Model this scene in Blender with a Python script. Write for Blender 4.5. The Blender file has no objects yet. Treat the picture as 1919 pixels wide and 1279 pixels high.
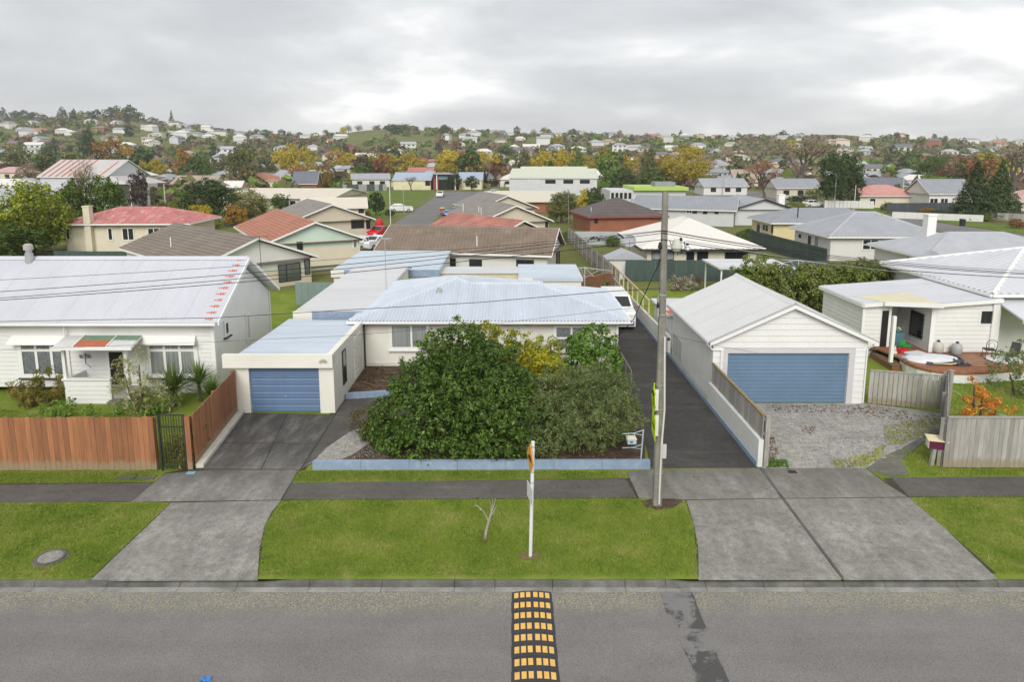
import bpy, math, random
import numpy as np
from mathutils import Vector, Matrix, noise as mnoise

scn = bpy.context.scene
R = math.radians
rnd = random.Random(11)
nrg = np.random.default_rng(5)

# ------------------------------------------------------------------ camera, sky, sun, exposure
F, PX, PY, HZ, CAM_H = 1279.0, 959.5, 506.0, 298.0, 9.8      # photograph's focal length and centre in its pixels
PITCH = math.atan2(PY - HZ, F)
cam_d = bpy.data.cameras.new('camera')
cam = bpy.data.objects.new('camera', cam_d)
scn.collection.objects.link(cam)
cam.location = (0, 0, CAM_H)
cam.rotation_euler = (math.pi / 2 - PITCH, 0, 0)
cam_d.sensor_width = 36.0
cam_d.lens = 36.0 * F / 1919.0
cam_d.shift_y = -(639.5 - PY) / 1919.0
cam_d.clip_end = 12000
scn.camera = cam

SUN_EL, SUN_AZ = R(35), R(187)
world = bpy.data.worlds.new('World')
scn.world = world
world.use_nodes = True
wn, wl = world.node_tree.nodes, world.node_tree.links
wn.clear()
w_out = wn.new('ShaderNodeOutputWorld')
w_bg = wn.new('ShaderNodeBackground')
w_bg.inputs['Strength'].default_value = 0.1
w_sky = wn.new('ShaderNodeTexSky')
w_sky.sky_type = 'NISHITA'
w_sky.sun_disc = False
w_sky.sun_elevation = SUN_EL
w_sky.sun_rotation = SUN_AZ
w_tc = wn.new('ShaderNodeTexCoord')
w_sep = wn.new('ShaderNodeSeparateXYZ')
wl.new(w_tc.outputs['Generated'], w_sep.inputs[0])
def wmath(op, a, b=None, c=None):
    n = wn.new('ShaderNodeMath'); n.operation = op
    for i, v in enumerate((a, b, c)):
        if v is None: continue
        if isinstance(v, (int, float)): n.inputs[i].default_value = v
        else: wl.new(v, n.inputs[i])
    return n.outputs[0]
# overcast deck: a flat cloud layer seen in perspective
w_z = wmath('ADD', wmath('MAXIMUM', w_sep.outputs[2], 0.0), 0.3)
w_u = wmath('DIVIDE', w_sep.outputs[0], w_z)
w_v = wmath('DIVIDE', w_sep.outputs[1], w_z)
w_cmb = wn.new('ShaderNodeCombineXYZ')
wl.new(w_u, w_cmb.inputs[0]); wl.new(w_v, w_cmb.inputs[1])
def wnoise(scale, detail, rough, off, dist=0.0, sx=1.0):
    m = wn.new('ShaderNodeMapping')
    m.inputs['Location'].default_value = off
    m.inputs['Scale'].default_value = (sx, 1, 1)
    wl.new(w_cmb.outputs[0], m.inputs[0])
    n = wn.new('ShaderNodeTexNoise')
    n.inputs['Scale'].default_value = scale; n.inputs['Detail'].default_value = detail
    n.inputs['Roughness'].default_value = rough; n.inputs['Distortion'].default_value = dist
    wl.new(m.outputs[0], n.inputs['Vector'])
    return n.outputs['Fac']
n_big = wnoise(0.95, 7.0, 0.55, (5.3, 0.4, 0.0), 0.4, 0.8)
n_fine = wnoise(2.6, 7.0, 0.56, (7.7, 4.2, 2.0), 0.35, 0.8)
w_fac = wmath('ADD', wmath('MULTIPLY', n_big, 0.66), wmath('MULTIPLY', n_fine, 0.34))
w_ramp = wn.new('ShaderNodeValToRGB')
els = w_ramp.color_ramp.elements
els[0].position, els[0].color = 0.38, (3.5, 3.56, 3.65, 1)
els[1].position, els[1].color = 0.62, (7.0, 6.95, 6.8, 1)
e = els.new(0.47); e.color = (4.05, 4.1, 4.18, 1)
e = els.new(0.545); e.color = (4.95, 4.98, 5.0, 1)
wl.new(w_fac, w_ramp.inputs[0])
w_mix = wn.new('ShaderNodeMix'); w_mix.data_type = 'RGBA'
w_mix.inputs[0].default_value = 0.95
wl.new(w_sky.outputs[0], w_mix.inputs[6]); wl.new(w_ramp.outputs[0], w_mix.inputs[7])
wl.new(w_mix.outputs[2], w_bg.inputs['Color'])
wl.new(w_bg.outputs[0], w_out.inputs[0])

sun_d = bpy.data.lights.new('sun', 'SUN')
sun_d.energy = 1.5
sun_d.angle = R(32)
sun_d.color = (1.0, 0.965, 0.91)
sun = bpy.data.objects.new('sun', sun_d)
scn.collection.objects.link(sun)
# the lamp shines from the compass direction SUN_AZ (clockwise from +Y) at SUN_EL
sdir = Vector((math.sin(SUN_AZ) * math.cos(SUN_EL), math.cos(SUN_AZ) * math.cos(SUN_EL), math.sin(SUN_EL)))
sun.rotation_euler = sdir.to_track_quat('Z', 'Y').to_euler()
sun.location = sdir * 200

scn.view_settings.view_transform = 'Standard'
scn.view_settings.look = 'None'
scn.view_settings.gamma = 1
scn.view_settings.exposure = 0.85
scn.view_settings.use_curve_mapping = False
scn.cycles.use_denoising = True
scn.cycles.max_bounces = 6
scn.cycles.diffuse_bounces = 3
scn.cycles.transparent_max_bounces = 8
scn.cycles.caustics_reflective = False
scn.cycles.caustics_refractive = False

# ------------------------------------------------------------------ photograph pixel -> place
CP, SP = math.cos(PITCH), math.sin(PITCH)
def ray(px, py):
    vx, vy = (px - PX) / F, (py - PY) / F
    return Vector((vx, CP - vy * SP, -SP - vy * CP))
CAM = Vector((0, 0, CAM_H))
def G(px, py, z=0.0):
    d = ray(px, py); t = (z - CAM_H) / d.z
    return CAM + d * t
def AT(px, py, Y):
    d = ray(px, py)
    return CAM + d * (Y / d.y)
def ONP(px, py, O, n):
    d = ray(px, py); t = (Vector(O) - CAM).dot(n) / d.dot(n)
    return CAM + d * t
def topx(p):
    q = Vector(p) - CAM
    d = q.y * CP - q.z * SP
    return PX + F * q.x / d, PY + F * (-q.y * SP - q.z * CP) / d

# ------------------------------------------------------------------ object helpers
COL = scn.collection
def tag(o, label=None, cat=None, group=None, kind=None):
    if label: o['label'] = label
    if cat: o['category'] = cat
    if group: o['group'] = group
    if kind: o['kind'] = kind
    return o
def thing(name, label, cat, loc=(0, 0, 0), rz=0.0, group=None):
    o = bpy.data.objects.new(name, None)
    o.empty_display_size = 0.2
    COL.objects.link(o)
    o.location = loc; o.rotation_euler = (0, 0, rz)
    return tag(o, label, cat, group)
class MB:
    def __init__(s): s.v, s.f = [], []
    def add(s, vs, fs):
        b = len(s.v); s.v.extend([tuple(p) for p in vs]); s.f.extend([tuple(b + i for i in f) for f in fs]); return s
    def quad(s, a, b, c, d): return s.add((a, b, c, d), ((0, 1, 2, 3),))
    def poly(s, ps): return s.add(ps, (tuple(range(len(ps))),))
    def box(s, x0, y0, z0, x1, y1, z1):
        return s.add([(x0, y0, z0), (x1, y0, z0), (x1, y1, z0), (x0, y1, z0), (x0, y0, z1), (x1, y0, z1), (x1, y1, z1), (x0, y1, z1)],
                     [(0, 3, 2, 1), (4, 5, 6, 7), (0, 1, 5, 4), (1, 2, 6, 5), (2, 3, 7, 6), (3, 0, 4, 7)])
    def obox(s, O, a, b, c):
        """box from corner O along the three edge vectors"""
        O, a, b, c = Vector(O), Vector(a), Vector(b), Vector(c)
        vs = [O, O + a, O + a + b, O + b, O + c, O + a + c, O + a + b + c, O + b + c]
        fs = [(0, 3, 2, 1), (4, 5, 6, 7), (0, 1, 5, 4), (1, 2, 6, 5), (2, 3, 7, 6), (3, 0, 4, 7)]
        if a.cross(b).dot(c) < 0: fs = [f[::-1] for f in fs]
        return s.add(vs, fs)
    def prism(s, ps, z0, z1):
        n = len(ps); area = sum(ps[i][0] * ps[(i + 1) % n][1] - ps[(i + 1) % n][0] * ps[i][1] for i in range(n))
        if area < 0: ps = ps[::-1]
        vs = [(p[0], p[1], z0) for p in ps] + [(p[0], p[1], z1) for p in ps]
        fs = [tuple(range(n))[::-1], tuple(range(n, 2 * n))] + [(i, (i + 1) % n, n + (i + 1) % n, n + i) for i in range(n)]
        return s.add(vs, fs)
    def tube(s, pts, r, n=6, cap=True):
        pts = [Vector(p) for p in pts]; k = len(pts)
        rs = r if isinstance(r, (list, tuple)) else [r] * k
        vs = []
        for i, p in enumerate(pts):
            t = (pts[min(i + 1, k - 1)] - pts[max(i - 1, 0)]).normalized()
            ref = Vector((0, 0, 1)) if abs(t.z) < 0.9 else Vector((1, 0, 0))
            a = t.cross(ref).normalized(); b = t.cross(a)
            for j in range(n):
                an = 2 * math.pi * j / n
                vs.append(p + (a * math.cos(an) + b * math.sin(an)) * rs[i])
        fs = [(i * n + j, (i + 1) * n + j, (i + 1) * n + (j + 1) % n, i * n + (j + 1) % n) for i in range(k - 1) for j in range(n)]
        if cap: fs += [tuple(range(n)), tuple(range((k - 1) * n, k * n))[::-1]]
        return s.add(vs, fs)
    def lathe(s, prof, n=16, O=(0, 0, 0)):
        O = Vector(O); vs = []
        for r, z in prof:
            for j in range(n):
                a = 2 * math.pi * j / n
                vs.append(O + Vector((r * math.cos(a), r * math.sin(a), z)))
        fs = [(i * n + j, i * n + (j + 1) % n, (i + 1) * n + (j + 1) % n, (i + 1) * n + j) for i in range(len(prof) - 1) for j in range(n)]
        fs += [tuple(range(n))[::-1], tuple(range((len(prof) - 1) * n, len(prof) * n))]
        return s.add(vs, fs)
    def mesh(s, name, mat, smooth=False):
        me = bpy.data.meshes.new(name)
        me.from_pydata(s.v, [], s.f)
        if mat: me.materials.append(mat)
        if smooth: me.shade_smooth()
        return me
    def build(s, name, mat, parent=None, smooth=False, **kw):
        return put(name, s.mesh(name, mat, smooth), parent, **kw)
def put(name, me, parent=None, loc=(0, 0, 0), rot=(0, 0, 0), scale=(1, 1, 1), **kw):
    o = bpy.data.objects.new(name, me)
    COL.objects.link(o)
    o.parent = parent
    o.location, o.rotation_euler, o.scale = loc, rot, scale
    if kw: tag(o, **kw)
    return o
def wput(mb, name, mat, parent, smooth=False, **kw):
    """build a mesh given in world coordinates as a child of an Empty that is only shifted"""
    q = Vector((0, 0, 0)); p = parent
    while p is not None:
        q += Vector(p.location); p = p.parent
    mb.v = [(x - q.x, y - q.y, z - q.z) for x, y, z in mb.v]
    return mb.build(name, mat, parent, smooth, **kw)
def quads_mesh(name, V, mat, smooth=False):
    """V: (n,4,3) array of separate quads"""
    n = len(V)
    me = bpy.data.meshes.new(name)
    me.vertices.add(n * 4); me.vertices.foreach_set('co', np.ascontiguousarray(V, dtype=np.float32).ravel())
    me.loops.add(n * 4); me.loops.foreach_set('vertex_index', np.arange(n * 4, dtype=np.int32))
    me.polygons.add(n); me.polygons.foreach_set('loop_start', np.arange(0, n * 4, 4, dtype=np.int32))
    me.update(calc_edges=True); me.validate()
    if mat: me.materials.append(mat)
    return me
def copy_tree(o, parent=None):
    c = o.copy(); COL.objects.link(c); c.parent = parent
    for ch in o.children: copy_tree(ch, c)
    return c

# ------------------------------------------------------------------ materials
MATS = {}
def nodes_of(name):
    m = bpy.data.materials.new(name); m.use_nodes = True
    nt = m.node_tree; b = nt.nodes['Principled BSDF']
    return m, nt, b
def nnode(nt, typ, **kw):
    n = nt.nodes.new(typ)
    for k, v in kw.items(): setattr(n, k, v)
    return n
def noise_fac(nt, vec, scale, detail=4.0, rough=0.55, dist=0.0):
    n = nnode(nt, 'ShaderNodeTexNoise')
    n.inputs['Scale'].default_value = scale; n.inputs['Detail'].default_value = detail
    n.inputs['Roughness'].default_value = rough; n.inputs['Distortion'].default_value = dist
    nt.links.new(vec, n.inputs['Vector'])
    return n.outputs['Fac']
def ramp(nt, fac, stops):
    r = nnode(nt, 'ShaderNodeValToRGB'); el = r.color_ramp.elements
    while len(el) < len(stops): el.new(0.5)
    for e_, (p, c) in zip(el, stops):
        e_.position = p
        e_.color = tuple(c) + (1,) if len(c) == 3 else c
    nt.links.new(fac, r.inputs[0]); return r.outputs[0]
def mixc(nt, fac, a, b, mode='MIX'):
    m = nnode(nt, 'ShaderNodeMix', data_type='RGBA', blend_type=mode)
    for sock, v in ((m.inputs[0], fac), (m.inputs[6], a), (m.inputs[7], b)):
        if isinstance(v, (int, float)): sock.default_value = v
        elif isinstance(v, (tuple, list)): sock.default_value = tuple(v) + (1,) if len(v) == 3 else v
        else: nt.links.new(v, sock)
    return m.outputs[2]
def bump(nt, b, h, strength, dist):
    bn = nnode(nt, 'ShaderNodeBump'); bn.inputs['Strength'].default_value = strength; bn.inputs['Distance'].default_value = dist
    nt.links.new(h, bn.inputs['Height']); nt.links.new(bn.outputs[0], b.inputs['Normal'])
def worldpos(nt): return nnode(nt, 'ShaderNodeNewGeometry').outputs['Position']
def scaled(nt, vec, s):
    m = nnode(nt, 'ShaderNodeMapping'); m.inputs['Scale'].default_value = s
    nt.links.new(vec, m.inputs[0]); return m.outputs[0]
def mul(c, k): return tuple(min(1.0, max(0.0, x * k)) for x in c)
def M(name, col=None, rough=0.6, var=0.10, scale=1.2, fine=0.05, metal=0.0, spec=0.4, grime=0.0, grime_col=(0.12, 0.11, 0.09), stretch=(1, 1, 1), bmp=0.0):
    if name in MATS: return MATS[name]
    m, nt, b = nodes_of(name)
    P = scaled(nt, worldpos(nt), stretch)
    c = ramp(nt, noise_fac(nt, P, scale, 5, 0.6), [(0.3, mul(col, 1 - var)), (0.7, mul(col, 1 + var))])
    if fine: c = mixc(nt, 1.0, c, ramp(nt, noise_fac(nt, P, scale * 22, 3), [(0.25, (1 - fine * 2,) * 3), (0.75, (1, 1, 1))]), 'MULTIPLY')
    if grime: c = mixc(nt, ramp(nt, noise_fac(nt, P, scale * 2.3, 8, 0.7, 0.4), [(0.52, (0, 0, 0)), (0.78, (grime,) * 3)]), c, grime_col)
    nt.links.new(c, b.inputs['Base Color'])
    b.inputs['Roughness'].default_value = rough; b.inputs['Metallic'].default_value = metal
    b.inputs['Specular IOR Level'].default_value = spec
    if bmp: bump(nt, b, noise_fac(nt, P, scale * 30, 4, 0.7), bmp, 0.01)
    MATS[name] = m
    return m
def leafmat(name, cols, rough=0.5, trans=0.3, patch=0.35, nsc=0.9, ndet=2):
    """leaves: one tone per leaf, drifting in patches"""
    if name in MATS: return MATS[name]
    m, nt, b = nodes_of(name)
    g = nnode(nt, 'ShaderNodeNewGeometry')
    oi = nnode(nt, 'ShaderNodeObjectInfo')
    f = nnode(nt, 'ShaderNodeMath', operation='MULTIPLY_ADD')
    nt.links.new(g.outputs['Random Per Island'], f.inputs[0]); f.inputs[1].default_value = 1 - patch
    pn = noise_fac(nt, g.outputs['Position'], nsc, ndet, .62)
    pm_ = nnode(nt, 'ShaderNodeMapRange'); pm_.inputs[1].default_value = .32; pm_.inputs[2].default_value = .68; nt.links.new(pn, pm_.inputs[0]); pn = pm_.outputs[0]
    f2 = nnode(nt, 'ShaderNodeMath', operation='MULTIPLY'); nt.links.new(pn, f2.inputs[0]); f2.inputs[1].default_value = patch
    nt.links.new(f2.outputs[0], f.inputs[2])
    k = len(cols)
    c = ramp(nt, f.outputs[0], [(0.08 + 0.84 * i / max(1, k - 1), cc) for i, cc in enumerate(cols)])
    hv = nnode(nt, 'ShaderNodeHueSaturation')
    vr = nnode(nt, 'ShaderNodeMapRange'); vr.inputs[3].default_value = 0.78; vr.inputs[4].default_value = 1.2
    nt.links.new(oi.outputs['Random'], vr.inputs[0]); nt.links.new(vr.outputs[0], hv.inputs['Value'])
    nt.links.new(c, hv.inputs['Color'])
    c = hv.outputs[0]
    nt.links.new(c, b.inputs['Base Color']); b.inputs['Roughness'].default_value = rough
    b.inputs['Specular IOR Level'].default_value = 0.22
    if trans:
        t = nnode(nt, 'ShaderNodeBsdfTranslucent'); nt.links.new(c, t.inputs[0])
        mx = nnode(nt, 'ShaderNodeMixShader'); mx.inputs[0].default_value = trans
        nt.links.new(b.outputs[0], mx.inputs[1]); nt.links.new(t.outputs[0], mx.inputs[2])
        nt.links.new(mx.outputs[0], nt.nodes['Material Output'].inputs[0])
    MATS[name] = m
    return m
def darkglass(name='dark_glass', col=(0.02, 0.022, 0.024), rough=0.06):
    if name in MATS: return MATS[name]
    m, nt, b = nodes_of(name)
    b.inputs['Base Color'].default_value = col + (1,); b.inputs['Roughness'].default_value = rough
    b.inputs['Specular IOR Level'].default_value = 0.6
    MATS[name] = m; return m
def clearglass():
    if 'clear_glass' in MATS: return MATS['clear_glass']
    m, nt, b = nodes_of('clear_glass')
    tr = nnode(nt, 'ShaderNodeBsdfTransparent'); gl = nnode(nt, 'ShaderNodeBsdfGlossy'); gl.inputs['Roughness'].default_value = 0.03
    fr = nnode(nt, 'ShaderNodeFresnel'); fr.inputs[0].default_value = 1.5
    tr.inputs[0].default_value = (0.96, 0.975, 0.975, 1)
    mx = nnode(nt, 'ShaderNodeMixShader')
    nt.links.new(fr.outputs[0], mx.inputs[0]); nt.links.new(tr.outputs[0], mx.inputs[1]); nt.links.new(gl.outputs[0], mx.inputs[2])
    nt.links.new(mx.outputs[0], nt.nodes['Material Output'].inputs[0])
    MATS['clear_glass'] = m; return m

WHITE = M('white_paint', (0.74, 0.74, 0.72), 0.5, 0.04, 0.8, 0.02, grime=0.16, grime_col=(0.45, 0.44, 0.4))
CREAM = M('cream_plaster', (0.76, 0.745, 0.67), 0.75, 0.05, 0.7, 0.03, grime=0.2, grime_col=(0.45, 0.42, 0.32))
TRIM = M('white_trim', (0.78, 0.78, 0.76), 0.45, 0.03, 1.0, 0.0)
BLUE = M('pale_blue_paint', (0.25, 0.33, 0.45), 0.65, 0.12, 1.6, 0.06, grime=0.5, grime_col=(0.55, 0.58, 0.6))
DARK = M('dark_metal', (0.03, 0.032, 0.035), 0.5, 0.1)
GALV = M('galvanised_steel', (0.48, 0.49, 0.5), 0.45, 0.1, 3, metal=0.6)
BLACK = M('black_rubber', (0.02, 0.02, 0.021), 0.7, 0.1)
WOODGREY = M('weathered_grey_wood', (0.36, 0.345, 0.315), 0.85, 0.25, 2.2, 0.12, grime=0.5, grime_col=(0.12, 0.12, 0.09), stretch=(6, 6, 0.8))
WOODRED = M('red_brown_stained_wood', (0.30, 0.108, 0.042), 0.8, 0.22, 2.0, 0.12, grime=0.35, grime_col=(0.16, 0.10, 0.06), stretch=(7, 7, 0.7))
GLASS = darkglass()
# ------------------------------------------------------------------ building pieces (world coordinates)
Z = Vector((0, 0, 1))
def V3(p, z=0.0): return Vector((p[0], p[1], p[2] if len(p) > 2 else z))
def wall_boards(wall, O, u, n, zs, span, h, mat, off=0.0, thick=0.026):
    """weatherboards: every board one mesh under the wall; span(z) -> (s0, s1) along u, zs=(z0, z1)"""
    z = zs[0]
    while z < zs[1] - 0.04:
        z1 = min(z + h, zs[1])
        a0, b0 = span(z + 0.005); a1, b1 = span(z1)
        if b0 - a0 > 0.05:
            if b1 - a1 < 0.02: a1 = b1 = (a0 + b0) / 2; b1 += 0.01
            lo, hi = n * (off + thick), n * (off + 0.006)
            P = [O + u * a0 + Z * z, O + u * b0 + Z * z, O + u * b1 + Z * (z1 - 0.013), O + u * a1 + Z * (z1 - 0.013)]
            mb = MB()
            vs = [P[0] + lo, P[1] + lo, P[2] + hi, P[3] + hi, P[0] + n * (off - 0.01), P[1] + n * (off - 0.01), P[2] + n * (off - 0.01), P[3] + n * (off - 0.01)]
            fs = [(0, 1, 2, 3), (4, 5, 1, 0), (1, 5, 6, 2), (4, 0, 3, 7), (3, 2, 6, 7)]
            if u.cross(Z).dot(n) < 0: fs = [f[::-1] for f in fs]
            mb.add(vs, fs)
            wput(mb, 'weatherboard', mat, wall)
        z = z1
CURT = {}
def curtain_mat(k):
    name = 'curtain_' + str(k)
    if name in MATS: return MATS[name]
    cols = {0: ((0.42, 0.43, 0.42), (0.62, 0.63, 0.6)), 1: ((0.16, 0.17, 0.19), (0.5, 0.52, 0.55)), 2: ((0.5, 0.5, 0.48), (0.7, 0.7, 0.68))}[k]
    m, nt, b = nodes_of(name)
    p = worldpos(nt)
    if k == 1: f = noise_fac(nt, p, 26, 2, 0.6, 1.0)
    else: f = noise_fac(nt, scaled(nt, p, (16, 16, 0.25)), 1.0, 3)
    nt.links.new(ramp(nt, f, [(0.35, cols[0]), (0.62, cols[1])]), b.inputs['Base Color'])
    b.inputs['Roughness'].default_value = 0.95
    MATS[name] = m; return m
def window(house, O, u, n, s0, s1, z0, z1, cols=(1,), rows=(1,), frame=None, fw=0.07, depth=0.05, curtain=None, pane=None, sill=None, off=0.03, name='window', cas=0.06):
    """O: wall origin, u along the wall, n outward. cols / rows: relative widths / heights (bottom to top) of the panes"""
    frame = frame or TRIM
    W, Hh = s1 - s0, z1 - z0
    def pt(s, z, d): return O + u * s + Z * z + n * d
    fm = MB()
    def bar(a, b, c, d, dep=depth): fm.obox(pt(a, c, off - 0.02), u * (b - a), Z * (d - c), n * (dep + 0.02))
    bar(s0 - cas, s0 + fw * 0.5, z0 - cas, z1 + cas); bar(s1 - fw * 0.5, s1 + cas, z0 - cas, z1 + cas)
    bar(s0 + fw * 0.5, s1 - fw * 0.5, z0 - cas, z0 + fw * 0.5, depth - 0.003); bar(s0 + fw * 0.5, s1 - fw * 0.5, z1 - fw * 0.5, z1 + cas, depth - 0.003)
    xs = [s0 + W * sum(cols[:i]) / sum(cols) for i in range(len(cols) + 1)]
    zz = [z0 + Hh * sum(rows[:i]) / sum(rows) for i in range(len(rows) + 1)]
    for x in xs[1:-1]: bar(x - fw / 2, x + fw / 2, z0 + fw * .5, z1 - fw * .5, depth - 0.006)
    for j, z in enumerate(zz[1:-1]):
        for i in range(len(cols)): bar(xs[i] + fw / 2, xs[i + 1] - fw / 2, z - fw / 2, z + fw / 2, depth - 0.01)
    w = wput(fm, name, frame, house)
    for i in range(len(cols)):
        for j in range(len(rows)):
            a, b = xs[i] + fw / 2 - 0.005, xs[i + 1] - fw / 2 + 0.005
            c, d = zz[j] + fw / 2 - 0.005, zz[j + 1] - fw / 2 + 0.005
            if b - a < 0.02 or d - c < 0.02: continue
            pm = MB().obox(pt(a, c, off + 0.016), u * (b - a), Z * (d - c), n * 0.006)
            wput(pm, 'pane', pane or (clearglass() if curtain is not None else GLASS), w)
    if curtain is not None:
        cm = MB(); k = max(8, int(W / 0.05)); vs = []
        for i in range(k + 1):
            s = s0 + W * i / k; dd = off + 0.004 + 0.005 * math.sin(i * 2.3)
            vs += [pt(s, z0, dd), pt(s, z1, dd)]
        cm.add(vs, [(2 * i, 2 * i + 2, 2 * i + 3, 2 * i + 1) for i in range(k)])
        wput(cm, 'curtain', curtain_mat(curtain), w)
    if sill is not None:
        wput(MB().obox(pt(s0 - cas - 0.06, z0 - cas - 0.06, off - 0.02), u * (W + 2 * cas + 0.12), Z * 0.058, n * (depth + 0.09)), 'sill', sill, w)
    return w
def corr_plane(roof, O, u, v, W, Lfn, period, amp, mat, sheet=0.0, name='roof_sheet', sub=6, lift=0.02):
    """corrugated sheets: u along the eave, v up the slope (unit), Lfn(s) -> (v0, v1)"""
    n = u.cross(v).normalized()
    if n.z < 0: n = -n
    step = period / sub
    per = max(1, int(round((sheet or W) / period))) * sub
    k = int(W / step)
    i0 = 0; si = 0
    while i0 < k:
        i1 = min(i0 + per, k); vs = []
        if k - i1 < per * 0.3: i1 = k
        dl = lift + (0.003 if si % 2 else 0.0)
        for i in range(i0, i1 + 1):
            s = W * i / k
            a, b = Lfn(s)
            b = max(b, a + 0.002)
            h = n * (dl + amp * math.cos(2 * math.pi * i / sub))
            vs += [O + u * s + v * a + h, O + u * s + v * b + h]
        m = len(vs) // 2
        mb = MB().add(vs, [(2 * j, 2 * j + 2, 2 * j + 3, 2 * j + 1) for j in range(m - 1)])
        wput(mb, name, mat, roof, smooth=True)
        i0 = i1; si += 1
def tile_plane(roof, O, u, v, W, L, kl, kr, mat, course=0.34, wave=0.0, amp=0.02, name='tile_course', lift=0.03, mats=None):
    """tile courses; the sides close in by kl / kr metres per metre of slope (0 for a gable)"""
    n = u.cross(v).normalized()
    if n.z < 0: n = -n
    c = 0; a = 0.0
    while a < L - 0.03:
        b = min(a + course, L)
        mb = MB(); lo0, hi0 = kl * a, W - kr * a; lo1, hi1 = kl * b, W - kr * b
        if hi0 - lo0 < 0.1: break
        hi1 = max(hi1, lo1 + 0.02)
        k = max(2, int((hi0 - lo0) / wave * 4)) if wave else 2
        vs = []
        for i in range(k + 1):
            t = i / k; s0 = lo0 + (hi0 - lo0) * t; s1 = lo1 + (hi1 - lo1) * t
            w0 = amp * math.cos(2 * math.pi * s0 / wave + c * 1.0) if wave else 0.0
            vs += [O + u * s0 + v * a + n * (lift - 0.005), O + u * s0 + v * a + n * (lift + 0.035 + w0), O + u * s1 + v * (b + 0.02) + n * (lift + w0 * 0.8)]
        mb.add(vs, [(3 * i, 3 * i + 3, 3 * i + 4, 3 * i + 1) for i in range(k)] + [(3 * i + 1, 3 * i + 4, 3 * i + 5, 3 * i + 2) for i in range(k)])
        wput(mb, name, (mats[c % len(mats)] if mats else mat), roof, smooth=False)
        a = b; c += 1
def ridge_cap(roof, a, b, mat, r=0.09, name='ridge_cap'):
    a, b = Vector(a), Vector(b)
    t = (b - a).normalized(); s = t.cross(Z).normalized()
    mb = MB(); vs = []
    prof = [(-r * 1.5, -r * 0.75), (-r * 0.8, -0.01), (0, r * 0.45), (r * 0.8, -0.01), (r * 1.5, -r * 0.75)]
    for p in (a, b):
        for x, z in prof: vs.append(p + s * x + Z * (z + 0.035))
    k = len(prof)
    mb.add(vs, [(i, i + 1, k + i + 1, k + i) for i in range(k - 1)])
    return wput(mb, name, mat, roof)
def strip(parent, a, b, w, h, out, name, mat):
    """a fascia / gutter bar from a to b: outward thickness w, height h downward"""
    a, b = Vector(a), Vector(b); d = (b - a); o = Vector(out).normalized()
    return wput(MB().obox(a - Z * h, d, o * w, Z * h), name, mat, parent)
def slope(run, rise): 
    L = math.hypot(run, rise); return L, run / L, rise / L
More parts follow.
